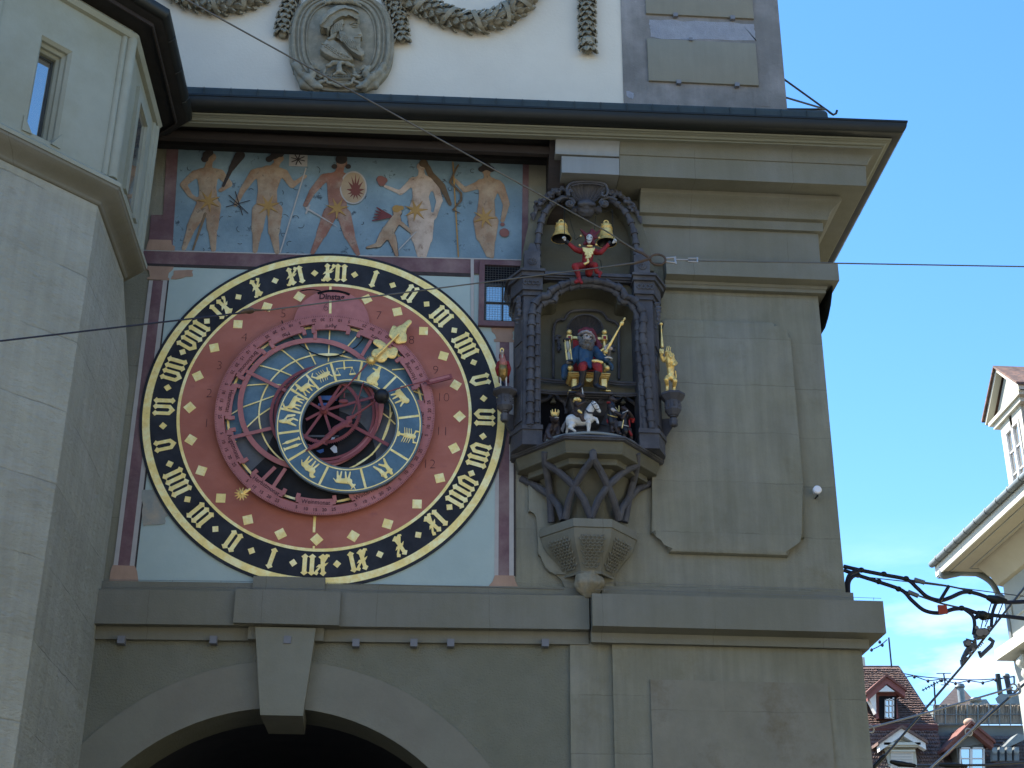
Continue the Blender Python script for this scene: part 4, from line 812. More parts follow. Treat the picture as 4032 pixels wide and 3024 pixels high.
bm = bmnew(); c_ = Q6(635, 1290, .12); r_ = ball(bm, c_, .042, (1.15, .3, .55)); tube(bm, [Q6(650, 1170, .12), Q6(645, 1240, .12)], .007, 6); obj('moon_sickle', bm, m_pink2, DI)
# little gold star on the tail of the hand
sc_ = P(951, 1945, .2); bm = bmnew(); n = 12
for i in range(n):
    a = 2*pi*i/n+.15; e = sc_+V3((sin(a), 0, cos(a)))*.062; capsule(bm, sc_, e, .014, .004, 6)
ball(bm, sc_, .022); tube(bm, [sc_, P(985, 1926, .17)], .012, 8); obj('tail_star', bm, m_gold2, DI)
# ================================================================ oriel of the moving figures
m_obl = mat('oriel_gray', (.070, .070, .078, 1), .72, .15, 6, .3, 40, col2=(.095, .095, .10, 1), mixsc=3, spec=.25)
m_ool = mat('oriel_olive', (.118, .113, .080, 1), .9, .08, 3, .25, 40, col2=(.135, .13, .095, 1), mixsc=1.5)
m_bred = mat('paint_red', (.27, .02, .02, 1), .6, .25, 9, .15, 30, col2=(.15, .012, .016, 1), mixsc=10, lo=.45, hi=.7)
m_bblue = mat('paint_blue', (.032, .078, .14, 1), .5, .3, 9, .15, 30, col2=(.02, .045, .08, 1), mixsc=9)
m_bwhite = mat('paint_white', (.55, .54, .50, 1), .5, .12, 9, .1, 30)
m_bblack = mat('paint_black', (.02, .02, .024, 1), .35, .2, 8)
m_bflesh = mat('paint_flesh', (.42, .37, .33, 1), .55, .12, 12)
m_bbrown = mat('bear_brown', (.05, .036, .032, 1), .45, .3, 12, .3, 40)
m_beard = mat('beard_gray', (.13, .122, .112, 1), .8, .35, 30, .5, 60)
m_maroon = mat('paint_maroon', (.13, .022, .03, 1), .6, .2, 10)
m_horse = mat('horse_white', (.62, .62, .58, 1), .5, .05, 8, col2=(.40, .42, .43, 1), mixsc=26, lo=.56, hi=.66)
OR = thing('figure_oriel', (1.543, 0, 5.6), 'dark grey carved oriel with two arches on a ribbed bowl, right of the dial', 'oriel')
XO = 1.543
O = zoom(1900, 650, 2.369); O7 = zoom(1900, 1200, 2.552); OS = zoom(2060, 700, 4.424); O9 = zoom(2120, 1500, 5.53); OK_ = zoom(2160, 1220, 4.879)
def ohalf(s, z): return [V3((XO-.74*s, .0, z)), V3((XO-.735*s, -.12*s, z)), V3((XO-.288*s, -.655*s, z)), V3((XO+.288*s, -.655*s, z)), V3((XO+.735*s, -.12*s, z)), V3((XO+.74*s, .0, z))]
def zy8(y, s): return Z8(945, y, .655*s).z
def oring(name, prof, m, parent=OR, captop=False, capbot=False, ang=30):
    bm = bmnew(); rows = [[bm.verts.new(p) for p in ohalf(s, zy8(y, s))] for s, y in prof]
    for a, b in zip(rows, rows[1:]):
        for k in range(5): bm.faces.new((a[k], a[k+1], b[k+1], b[k]))
    if captop: bm.faces.new(rows[0])
    if capbot: bm.faces.new(rows[-1][::-1])
    return obj(name, bm, m, parent, ang=ang)
oring('platform', [(.96, 138), (1.0, 141), (1.005, 150), (1.0, 158), (.985, 162), (.99, 172), (.965, 184), (.93, 190)], m_obl, captop=True)
oring('bowl', [(.94, 186), (.92, 250), (.90, 285), (.905, 292), (.895, 302), (.84, 318), (.77, 345), (.78, 385), (.775, 395), (.74, 405), (.62, 430), (.56, 520), (.48, 650), (.43, 780), (.42, 900)], m_ool, ang=20)
cup = oring('cup', [(.50, 866), (.62, 866), (.622, 936), (.60, 946), (.605, 955), (.592, 985), (.575, 1030), (.54, 1080), (.49, 1130), (.43, 1185), (.38, 1240), (.345, 1290), (.32, 1325), (.335, 1332), (.33, 1345), (.25, 1350)], m_trim, captop=True, ang=20)
# fish-scale relief on the three visible faces of the cup
def lerp_tab(tab, y):
    for (s0, y0), (s1, y1) in zip(tab, tab[1:]):
        if y0 <= y <= y1: return s0+(s1-s0)*(y-y0)/(y1-y0)
    return tab[-1][0]
ctab = [(.605, 955), (.592, 985), (.575, 1030), (.54, 1080), (.49, 1130), (.43, 1185), (.38, 1240), (.345, 1290)]
for face in (0, 1, 2):
    bm = bmnew()
    for r_ in range(11):
        y = 1005+r_*27; s = lerp_tab(ctab, y)+.004; h = ohalf(s, zy8(y, s)); a, b = h[face+1], h[face+2]; L_ = (b-a).length; n = max(2, int((L_*.66)/.042)); nrm = (b-a).normalized().cross(V3((0, 0, -1))).normalized()
        if nrm.y > 0: nrm = -nrm
        for k in range(n+(r_ % 2)):
            t = .5+(k-(n+(r_ % 2)-1)/2)*.041/L_; p = a.lerp(b, t); u = (b-a).normalized()
            tube(bm, [p+u*(.019*cos(q))+V3((0, 0, .022*sin(q)))+nrm*.004 for q in [pi+pi*j/6 for j in range(7)]], .0065, 4)
    obj('fish_scale_relief', bm, m_trim, cup)
bc = Z8(925, 1435, .14); z_t = zy8(1345, .33)
lf = []
for k in range(9):
    a = pi*k/8-pi; c = V3((bc.x+.075*cos(a), -.12+.075*sin(a), bc.z)); lf.append((c+V3((0, 0, .10)), c*1.0+V3((.03*cos(a), .03*sin(a), 0)), .03, .042)); lf.append((c+V3((.03*cos(a), .03*sin(a), 0)), V3((bc.x+.03*cos(a), -.12+.03*sin(a), bc.z-.12)), .042, .02))
fuse('leaf_boss', lf+[((bc.x, -.12, bc.z), .09, (1, 1, 1.1))], .010, m_relief, OR, disp=.022, dsc=13)
stab = [(.92, 230), (.88, 320), (.82, 400), (.70, 440), (.66, 520), (.57, 650), (.52, 780), (.50, 900)]
def bowlp(x, y, off=.02):
    s = lerp_tab(stab, y)+off
    d = .655*s
    for _ in range(4):
        X = Z8(x, y, d).x; u = abs(X-XO)/s; d = s*(.655 if u < .288 else max(.0, .655-(u-.288)/.447*.535))
    return Z8(x, y, d)
for pts in ([(963, 225), (963, 300), (963, 352)], [(963, 345), (890, 440), (800, 585), (750, 720), (722, 872)], [(963, 345), (1020, 440), (1092, 585), (1145, 720), (1185, 880)], [(545, 285), (545, 385), (660, 455), (800, 585), (880, 700), (945, 862)], [(1345, 298), (1345, 398), (1220, 465), (1092, 585), (1010, 700), (945, 862)], [(545, 385), (570, 520), (588, 665), (600, 900)], [(1345, 398), (1315, 540), (1275, 690), (1240, 900)], [(335, 520), (450, 575), (588, 665), (660, 760), (700, 880)], [(1460, 560), (1350, 610), (1275, 690), (1210, 780), (1185, 880)]):
    bm = bmnew(); tube(bm, [bowlp(x, y, .035) for x, y in pts], .035, 10); obj('rib', bm, m_obl, OR)
# side walls of the lower stage and the niche back
def oprism(name, f, pts, d, th, m, bev=0, parent=OR, **kw): return rpanel(name, [f(x, y, d) for x, y in pts], d, th, bev, m, parent, **kw)
oprism('niche_back', SP, [(2075, 960), (2160, 830), (2250, 770), (2370, 770), (2500, 860), (2560, 960), (2590, 1400), (2600, 1760), (2030, 1750), (2060, 1400)], .012, .01, m_ool)
# piers: outline in plan, raised between heights
pA = P(2130, 1720, .36); zb = P(2060, 1786, .30).z; zr_ = P(2095, 1686, .36).z; zc_ = P(2090, 1158, .33).z
hw_o, hw_m, hw_i = XO-P(2026, 1700, .18).x, XO-P(2060, 1700, .36).x, XO-P(2129, 1700, .36).x
def pier(sx, zlo, zhi, grow, m, name):
    pl = [(hw_i-grow*.4, 0), (hw_i-grow*.4, .36+grow), (hw_m+grow*.3, .36+grow), (hw_o+grow, .18+grow*.3), (hw_o+grow, 0)]
    bm = bmnew(); a = [bm.verts.new((XO+sx*u, -d, zlo)) for u, d in pl]; b = [bm.verts.new((XO+sx*u, -d, zhi)) for u, d in pl]; n = len(pl)
    bm.faces.new(a); bm.faces.new(b)
    for i in range(n): bm.faces.new((a[i], a[(i+1) % n], b[(i+1) % n], b[i]))
    return obj(name, bm, m, OR, smooth=False)
for sx in (-1, 1):
    pier(sx, zy8(141, 1.0)+.002, zr_-.025, .03, m_obl, 'pier_base')
    pier(sx, zr_-.025, zr_+.02, .045, m_obl, 'base_moulding')
    pier(sx, zr_+.02, zc_, 0, m_obl, 'pier')
    # recessed-looking dark panels and an oval on the outer splay
    p0 = V3((XO+sx*hw_m, -.36, 0)); p1 = V3((XO+sx*hw_o, -.18, 0)); u = (p1-p0).normalized(); nn = V3((sx*u.y*-1 if sx > 0 else u.y, -abs(u.x), 0)).normalized(); nn = V3((sx*abs(u.y), -abs(u.x), 0)).normalized(); wd = (p1-p0).length
    for za, zz in ((zr_+.08, zr_+.62), (zr_+.93, zc_-.30)):
        bm = bmnew(); hull(bm, [V3((0, 0, z))+p0.lerp(p1, t)+nn*o_ for z in (za, zz) for t in (.12, .98) for o_ in (-.01, .012)]); obj('side_panel', bm, m_obl, OR, smooth=False)
    bm = bmnew(); c_ = p0.lerp(p1, .5)+V3((0, 0, zr_+.77)); ring = [c_+u*(.07*cos(t*pi/10))+V3((0, 0, .09*sin(t*pi/10))) for t in range(20)]; hull(bm, [p+nn*.014 for p in ring]+[p-nn*.01 for p in ring]); obj('oval_boss', bm, m_obl, OR)
    # capital over the pier
    zk0 = P(2090, 1158, .36).z; zk1 = P(2090, 1095, .38).z; zk2 = P(2090, 1066, .42).z
    pier(sx, zk0-.02, zk0+.03, .02, m_obl, 'capital_ring'); pier(sx, zk0+.03, zk1, .045, m_obl, 'capital'); pier(sx, zk1, zk1+.045, .075, m_obl, 'capital_abacus'); pier(sx, zk1+.045, zk2+.01, .10, m_obl, 'capital_abacus')
    bm = bmnew(); uu = hw_i-.0; nw = 24
    q = []
    for i in range(nw+1):
        t = i/nw; q.append(V3((XO+sx*(hw_i+.01+t*(hw_m-hw_i)), -.41, (zk0+zk1)/2+.02+.022*sin(t*4*pi))))
    tube(bm, q, .009, 5); q = [V3((p.x, p.y, (zk0+zk1)+.04-p.z)) for p in q]; tube(bm, q, .009, 5); obj('wave_ornament', bm, m_obl, OR)
    zq = P(2115, 982, .36).z; zq2 = P(2115, 968, .3).z
    bm = bmnew(); box(bm, (XO+sx*hw_i-(.02 if sx < 0 else .0)-.0, -.33, zk2), (XO+sx*(hw_i+.16), -.02, zq)) if sx > 0 else box(bm, (XO-(hw_i+.16), -.33, zk2), (XO-hw_i, -.02, zq)); obj('pedestal', bm, m_obl, OR, smooth=False)
    c_ = V3((XO+sx*(hw_i+.08), -.335, (zk2+zq)/2+.02)); bm = bmnew(); ring_tube(bm, c_, .04, .008, 20, 6); ring_tube(bm, c_, .018, .008, 14, 6)
    for k in range(8): ball(bm, c_+V3((.03*cos(k*pi/4), 0, .03*sin(k*pi/4))), .011, seg=8, rg=6)
    obj('rosette', bm, m_obl, OR)
    bm = bmnew(); hull(bm, [(XO+sx*(hw_i+.02), -.3, zq), (XO+sx*(hw_i+.13), -.3, zq), (XO+sx*(hw_i+.02), -.05, zq), (XO+sx*(hw_i+.13), -.05, zq), (XO+sx*(hw_i+.05), -.27, zq+.12), (XO+sx*(hw_i+.1), -.27, zq+.12), (XO+sx*(hw_i+.05), -.1, zq+.12)]); obj('pedestal_cap', bm, m_obl, OR, smooth=False)
    # leafy drop below the capital
    zz = zk0-.05; random.seed(4+sx); L_ = []
    for k in range(7):
        c_ = V3((XO+sx*(hw_m+.045), -.345+.02*k*0, zz-.045*k)); L_.append((c_+V3((random.uniform(-.02, .02), 0, 0)), .028*(1-.07*k), (1.2, .8, 1)))
    fuse('leaf_drop', L_, .008, m_obl, OR, disp=.012, dsc=30)
# shelf between the capitals
z0, z1_ = O(900, 1078, .30).z, O(900, 1028, .34).z
bm = bmnew(); box(bm, (XO-hw_i, -.34, z1_), (XO+hw_i, -.02, z1_+.035)); box(bm, (XO-hw_i, -.32, z1_-.02), (XO+hw_i, -.02, z1_)); box(bm, (XO-hw_i, -.30, z0), (XO+hw_i, -.02, z1_-.02)); obj('shelf', bm, m_obl, OR, smooth=False)
# slabs pierced by the two arches
def slab(name, f, outer, inner, d, th, m):
    A, B = [f(x, y, d) for x, y in outer], [f(x, y, d) for x, y in inner]; bm = bmnew(); strip(bm, A, B, th); return obj(name, bm, m, OR, ang=40)
def resample(pts, n):
    L_ = [0]
    for a, b in zip(pts, pts[1:]): L_.append(L_[-1]+hypot(b[0]-a[0], b[1]-a[1]))
    o = []
    for i in range(n):
        t = L_[-1]*i/(n-1); j = max(k for k in range(len(L_)) if L_[k] <= t+1e-9); j = min(j, len(pts)-2); u = (t-L_[j])/max(1e-9, L_[j+1]-L_[j]); o.append((pts[j][0]+(pts[j+1][0]-pts[j][0])*u, pts[j][1]+(pts[j+1][1]-pts[j][1])*u))
    return o
def smooth_(pts, n): # Catmull-Rom
    P_ = [pts[0]]+list(pts)+[pts[-1]]; o = []
    for i in range(1, len(P_)-2):
        for k in range(n):
            t = k/n; o.append(tuple(.5*((2*P_[i][c])+(-P_[i-1][c]+P_[i+1][c])*t+(2*P_[i-1][c]-5*P_[i][c]+4*P_[i+1][c]-P_[i+2][c])*t*t+(-P_[i-1][c]+3*P_[i][c]-3*P_[i+1][c]+P_[i+2][c])*t**3) for c in (0, 1)))
    return o+[tuple(pts[-1])]
up_in = [(548, 985), (548, 760), (560, 620), (590, 500), (650, 400), (740, 335), (880, 305), (980, 300), (1100, 305), (1210, 340), (1290, 410), (1350, 500), (1385, 600), (1400, 760), (1405, 985)]
up_out = [(345, 985), (385, 760), (415, 620), (450, 480), (520, 350), (640, 240), (800, 190), (980, 170), (1150, 190), (1300, 260), (1400, 370), (1470, 490), (1505, 600), (1560, 780), (1600, 985)]
slab('upper_arch', O, resample(smooth_(up_out, 6), 60), resample(smooth_(up_in, 6), 60), .20, .19, m_ool)
up_rib = [(512, 960), (514, 760), (528, 620), (560, 490), (615, 395), (700, 330), (800, 300)]
def collared(name, f, pts, d, r, m, step=.105, cr=1.45, cl=.055, parent=OR, seg=12, start=.05):
    q = [f(x, y, d) for x, y in smooth_(pts, 8)]; bm = bmnew(); tube(bm, q, r, seg); acc = 0; nxt = start
    col = []
    for a, b in zip(q, q[1:]):
        L_ = (b-a).length; 
        while acc+L_ > nxt:
            p = a.lerp(b, (nxt-acc)/L_); t = (b-a).normalized(); col.append((p, t)); nxt += step
        acc += L_
    for p, t in col: tube(bm, [p-t*cl*.52, p-t*cl*.5, p+t*cl*.5, p+t*cl*.52], r*cr, seg, rs=[r*.9, r*cr, r*cr*.86, r*.9])
    return obj(name, bm, m, parent)
collared('arch_roll', O, up_rib, .235, .027, m_obl, .125)
collared('arch_roll', O, [(1442, 960), (1432, 760), (1415, 640), (1385, 540), (1340, 450), (1270, 375), (1180, 325)], .235, .027, m_obl, .125)
mid = [(470, 1650), (462, 1400), (485, 1300), (545, 1232), (610, 1222), (640, 1170), (740, 1118), (860, 1085), (980, 1075), (1105, 1087), (1215, 1120), (1305, 1165), (1330, 1225), (1400, 1245), (1470, 1325), (1500, 1420), (1520, 1650)]
mido = [(380, 1700), (380, 1400), (400, 1260), (450, 1200), (560, 1110), (640, 1090), (740, 1078), (860, 1074), (980, 1073), (1105, 1076), (1215, 1080), (1305, 1090), (1400, 1150), (1480, 1210), (1540, 1300), (1575, 1420), (1600, 1700)]
midi = [(540, 1700), (530, 1420), (545, 1340), (590, 1300), (690, 1290), (700, 1215), (780, 1180), (880, 1160), (980, 1152), (1090, 1160), (1180, 1185), (1250, 1220), (1260, 1300), (1350, 1315), (1410, 1380), (1430, 1440), (1450, 1700)]
slab('middle_arch', O, resample(mido, 70), resample(smooth_(midi, 5), 70), .24, .23, m_ool)
L7 = lambda x, y: (1900+x/2.552, 1200+y/2.552)
def S6(pts): return [(1900+x/2.369, 650+y/2.369) for x, y in pts]
midS = S6(mid)
outer_l = [(2086, 1684), (2088, 1550), (2089, 1440), (2091, 1330)]+midS[1:-1]+[(2530, 1330), (2545, 1440), (2555, 1560), (2567, 1688)]
collared('arch_roll', SP, outer_l, .385, .03, m_obl, .118)
inn = [(2112, 1688), (2113, 1550), (2113, 1400), (2114, 1330)]+S6([(505, 1430), (530, 1330), (590, 1280), (665, 1262), (690, 1205), (770, 1160), (880, 1130), (980, 1122), (1090, 1132), (1180, 1160), (1262, 1210), (1290, 1265), (1370, 1290), (1425, 1370), (1448, 1460)])+[(2512, 1340), (2520, 1440), (2530, 1560), (2540, 1690)]
collared('arch_roll', SP, inn, .345, .026, m_obl, .118, start=.08)
# scallop shell crown
bm = bmnew(); rim = smooth_([(850, 300), (790, 200), (850, 110), (980, 80), (1100, 75), (1250, 85), (1380, 110), (1440, 200), (1370, 300)], 8); cb = OS(1105, 470, .30); n = len(rim); rows = []
for i, (x, y) in enumerate(rim):
    e = OS(x, y, .36); row = []
    for k in range(7):
        t = k/6; p = cb.lerp(e, t); p.y += .10*sin(pi*t)*.6+.010*t*cos(i*2*pi/4.6); row.append(bm.verts.new(p))
    rows.append(row)
for a, b in zip(rows, rows[1:]):
    for k in range(6): bm.faces.new((a[k], a[k+1], b[k+1], b[k]))
obj('scallop_shell', bm, m_obl, OR, kind='open', ang=60)
bm = bmnew(); q = [OS(x, y, .375) for x, y in smooth_([(850, 255), (820, 215), (790, 240), (800, 300), (770, 290), (760, 190), (830, 100), (980, 70), (1100, 66), (1280, 78), (1420, 110), (1470, 200), (1460, 290), (1400, 320), (1370, 280), (1400, 260)], 6)]; tube(bm, q, .013, 8)
q = [OS(x, y+28, .37) for x, y in smooth_([(840, 110), (980, 80), (1100, 74), (1280, 84), (1400, 112)], 6)]; tube(bm, q, .008, 6); obj('shell_rim', bm, m_obl, OR)
for x, s_ in ((810, 1), (1420, -1)):
    bm = bmnew(); q = []
    for k in range(34): a = k*.36; r = 78-2.0*k; q.append(OS(x+s_*r*cos(a-1.2), 448+r*.85*sin(a-1.2), .33+.002*k))
    tube(bm, q, .012, 7); ball(bm, OS(x, 450, .33), .026, (1, .7, 1)); q = [OS(a, b, .33) for a, b in smooth_([(x-s_*210, 395), (x-s_*130, 350), (x-s_*30, 345), (x+s_*60, 390), (x+s_*85, 450)], 5)]; tube(bm, q, .016, 8); obj('volute', bm, m_obl, OR)
fuse('shell_boss', [(OS(1000, 455, .34), OS(1200, 460, .34), .028, .028), (OS(1100, 480, .3), .075, (1.3, .8, .8)), (OS(1090, 560, .26), .08, (1.2, .8, 1)), (OS(1090, 640, .2), .06, (1.2, .9, 1)), (OS(900, 560, .24), .04, (1, 1, 1)), (OS(1300, 560, .24), .045, (1, 1, 1))], .009, m_obl, OR, disp=.010, dsc=30)
random.seed(9)
for side, pts in (('l', [(700, 215), (620, 260), (560, 250), (500, 300), (440, 300), (400, 370), (330, 420), (260, 450), (300, 520), (230, 560), (180, 700)]), ('r', [(1520, 260), (1600, 300), (1680, 280), (1720, 330), (1800, 400), (1860, 440), (1910, 480), (1870, 540), (1960, 590), (2000, 660), (2050, 760)])):
    L_ = []
    for i, (x, y) in enumerate(pts):
        if i < 8:
            for k in range(5): L_.append((OS(x+random.uniform(-42, 42), y+random.uniform(-32, 32), .24+random.uniform(0, .06)), random.uniform(.016, .027), (1, 1, 1)))
        else: L_.append((OS(x-15, y-55, .23), OS(x, y+35, .23), .026, .008))
        if i+1 < len(pts): L_.append((OS(x, y, .22), OS(*pts[i+1], .22), .018, .018))
    L_.append((OS(pts[0][0], pts[0][1], .24), OS(pts[0][0]+(-150 if side == 'l' else 120), pts[0][1]-40, .24), .02, .012))
    fuse('flower_swag', L_, .007, m_obl, OR, disp=.006, dsc=50)
# king's niche: trefoil moulding and shell
bm = bmnew(); q = [OK_(x, y, .05) for x, y in smooth_([(92, 1310), (90, 800), (95, 420), (130, 250), (215, 185), (300, 188), (345, 110), (420, 40), (540, 12), (700, 5), (900, 12), (1020, 45), (1090, 115), (1140, 190), (1230, 212), (1320, 270), (1352, 380), (1352, 800), (1355, 1330)], 5)]; tube(bm, q, .0135, 8); obj('trefoil_moulding', bm, m_obl, OR)
bm = bmnew(); cb = OK_(705, 560, .02); rows = []
for i in range(61):
    a = pi*i/60; e = OK_(705-335*cos(a), 400-300*sin(a), .10); row = []
    for k in range(6):
        t = k/5; p = cb.lerp(e, t); p.y -= -.04*sin(pi*t)-.006*t*cos(i*2*pi/4.6); row.append(bm.verts.new(p))
    rows.append(row)
for a, b in zip(rows, rows[1:]):
    for k in range(5): bm.faces.new((a[k], a[k+1], b[k+1], b[k]))
obj('niche_shell', bm, mat('shell_dark', (.04, .04, .045, 1), .85, .1), OR, kind='open', ang=60)
bm = bmnew(); tube(bm, [OK_(705-340*cos(pi*i/30), 400-305*sin(pi*i/30), .11) for i in range(31)], .009, 6)
for i in range(31): ball(bm, OK_(705-345*cos(pi*i/30), 400-310*sin(pi*i/30), .118), .0095, seg=6, rg=5)
obj('beaded_rim', bm, m_obl, OR)
for sx, pts in ((0, [(190, 500), (170, 560), (200, 640), (180, 700), (210, 760)]), (1, [(1180, 520), (1190, 600), (1230, 700), (1230, 760)])):
    L_ = []
    for x, y in pts:
        for k in range(3): L_.append((OK_(x+random.uniform(-30, 30), y+random.uniform(-25, 25), .045), .016, (1, 1, 1)))
        L_.append((OK_(x, y, .03), .014, (1, 1, 1)))
    fuse('fruit_cluster', L_, .006, m_obl, OR, disp=.005, dsc=50)
for x0, x1, y0, y1, ya, yb in ((2122, 2262, 1489, 1500, 1537, 1543), (2385, 2512, 1499, 1507, 1546, 1550)):
    for (u0, v0, u1, v1, rr) in ((x0, y0, x1, y1, .014), (x0, y0+9, x1, y1+9, .008), (x0, ya, x1, yb, .014), (x0, ya+8, x1, yb+8, .008)):
        bm = bmnew(); tube(bm, [P(u0+(u1-u0)*t/6, v0+(v1-v0)*t/6+4*sin(pi*t/6), .16+.05*(abs((u0+(u1-u0)*t/6)-2320)/200)) for t in range(7)], rr, 8); obj('balcony_moulding', bm, m_obl, OR)
    oprism('balcony_front', SP, [(x0, y0+6), (x1, y1+6), (x1, yb+4), (x0, ya+4)], .14, .12, m_ool)
oprism('figure_stage', SP, [(2122, 1548), (2512, 1556), (2520, 1760), (2118, 1750)], .045, .02, m_obl)
oprism('doorway_dark', O9, [(60, 470), (160, 450), (250, 400), (330, 380), (410, 420), (520, 480), (575, 580), (590, 760), (600, 1300), (30, 1350), (30, 700)], .06, .01, m_dark)  # flat black sheets painted for the unlit depth of the doorways
oprism('doorway_dark', O9, [(1560, 620), (1680, 480), (1780, 430), (1850, 400), (1930, 450), (2080, 520), (2130, 600), (2120, 1330), (1560, 1300)], .06, .01, m_dark)
for pts in ([(25, 430), (110, 425), (200, 385), (270, 320), (325, 250), (390, 320), (470, 400), (560, 470), (600, 570), (612, 720)], [(1560, 520), (1640, 450), (1720, 400), (1790, 350), (1850, 265), (1910, 345), (1990, 420), (2090, 490), (2140, 560), (2155, 700)]):
    bm = bmnew(); tube(bm, [O9(x, y, .085) for x, y in smooth_(pts, 5)], .020, 8); obj('ogee_moulding', bm, m_obl, OR)
for x, y in ((325, 420), (1848, 435)): oprism('spandrel', O9, [(x, y-65), (x-62, y+45), (x, y+55), (x+62, y+45)], .11, .04, m_ool)
def obox(name, f, x0, y0, x1, y1, dfront, dback, m, parent=OR, bev=0):
    a, b = f(x0, y0, dfront), f(x1, y1, dfront); bm = bmnew(); vs = box(bm, (a.x, -dfront, b.z), (b.x, -dback, a.z))
    if bev: bmesh.ops.bevel(bm, geom=bm.edges[:], offset=bev, segments=1, affect='EDGES')
    return obj(name, bm, m, parent, smooth=False)
obox('throne_console', O9, 662, 215, 1620, 280, .46, .02, m_obl); obox('throne_console', O9, 700, 278, 1560, 330, .42, .02, m_obl); obox('throne_console', O9, 740, 330, 1520, 380, .38, .02, m_obl)
bm = bmnew(); a = O9(1130, 380, .34); hull(bm, [a+V3((s_*.20, dy, 0)) for s_ in (-1, 1) for dy in (0, .3)]+[a+V3((s_*.15, .1, -.13)) for s_ in (-1, 1)]+[a+V3((s_*.1, .3, -.2)) for s_ in (-1, 1)]); obj('console_bracket', bm, m_obl, OR)
bm = bmnew()
for x, s_ in ((1060, 1), (1360, -1)): tube(bm, [O9(x+s_*(60-1.6*k)*cos(.4*k), 440+(60-1.6*k)*.8*sin(.4*k), .35) for k in range(26)], .008, 5)
obj('console_scroll', bm, m_obl, OR)
oprism('stage_panel', O9, [(1210, 690), (1500, 700), (1490, 960), (1430, 955), (1300, 930), (1230, 900)], .06, .012, m_pgray)
# revolving floor
TURN = thing('revolving_floor', (XO, -.08, 6.9), 'thin pale grey revolving disc under the parading animal figures in the oriel', 'turntable')
zf = O9(1100, 1100, .60).z
bm = bmnew(); lathe(bm, [(.001, zf), (.515, zf), (.52, zf-.006), (.52, zf-.02), (.515, zf-.026), (.001, zf-.026)], (XO, -.09, 0), 72); obj('disc', bm, mat('disc_gray', (.22, .235, .22, 1), .6, .06), TURN)
bm = bmnew(); lathe(bm, [(.49, zf-.026), (.49, zf-.06)], (XO, -.09, 0), 48); obj('rim', bm, m_dark, TURN, kind='open')
# consoles for the cock and the lion
def console(fz, cx_, ys, k, d, sx, lab):
    """ys: cap top, cap bottom, body top, body bottom, bowl bottom, ball centre (in zoom pixels)"""
    t0 = fz(cx_, ys[0], d); T_ = thing('console', (t0.x, -.1, fz(cx_, ys[5], d).z), lab, 'bracket', 'carved consoles at the sides of the oriel')
    Z = lambda y: fz(cx_, y, d).z
    zt = Z(ys[0]); bm = bmnew(); rc = .122
    def oct_(name, prof, m=m_obl):
        bm = bmnew(); vs = lathe(bm, prof, (t0.x, -d, 0), 8); bmesh.ops.rotate(bm, verts=vs, cent=(t0.x, -d, 0), matrix=Matrix.Rotation(pi/8, 3, 'Z')); return obj(name, bm, m, T_, ang=25)
    oct_('cap', [(.001, zt), (rc, zt-.003), (rc+.003, zt-.025), (rc-.006, zt-.035), (rc-.012, Z(ys[1])), (.08, Z(ys[2]))])
    bd = oct_('body', [(.078, Z(ys[2])+.01), (.078, Z(ys[3])), (.083, Z(ys[3])-.012), (.07, Z(ys[3])-.03), (.05, Z(ys[4])+.01), (.025, Z(ys[4]))])
    bm = bmnew()
    for a in range(8):
        t = a*pi/4; p = V3((t0.x+.074*cos(t), -d+.074*sin(t), (Z(ys[2])+Z(ys[3]))/2))
        for q in range(3): ball(bm, p+V3((0, 0, .018*(q-1))), .011, seg=6, rg=5)
    obj('carving', bm, m_obl, bd)
    bc_ = V3((t0.x, -d, Z(ys[5]))); bm = bmnew(); lathe(bm, [(.001, Z(ys[4])+.015), (.034, Z(ys[4])+.01), (.036, Z(ys[4])-.005), (.02, Z(ys[4])-.012)], (t0.x, -d, 0), 16); obj('collar', bm, m_obl, T_)
    fuse('leaf_ball', [(bc_, .036, (1, 1, 1.2))]+[(bc_+V3((.025*cos(a), .025*sin(a), z_)), .018, (1, 1, 1.6)) for a in [k_*pi/3 for k_ in range(6)] for z_ in (-.015, .02)], .006, m_obl, T_)
    ix = XO+sx*hw_o
    bm = bmnew(); hull(bm, [V3((t0.x, -d+.03, bc_.z+.06)), V3((t0.x, -d+.03, bc_.z-.02)), V3((ix, -.17, bc_.z+.09)), V3((ix, -.17, bc_.z-.16)), V3((ix, -.05, bc_.z+.09)), V3((ix, -.05, bc_.z-.16)), V3((t0.x, -d+.08, bc_.z+.06)), V3((t0.x, -d+.08, bc_.z-.02))]); obj('arm', bm, m_obl, T_, smooth=False)
    return T_, t0
RZ = zoom(1900, 1330, 4.254); LZ = zoom(2500, 1240, 3.458)
console(RZ, 375, (885, 945, 985, 1140, 1240, 1340), 0, .30, -1, 'dark grey eight-sided carved console on the left of the oriel, under the cockerel')
console(LZ, 510, (1085, 1140, 1185, 1290, 1385, 1465), 0, .30, 1, 'dark grey eight-sided carved console on the right of the oriel, under the golden lion')
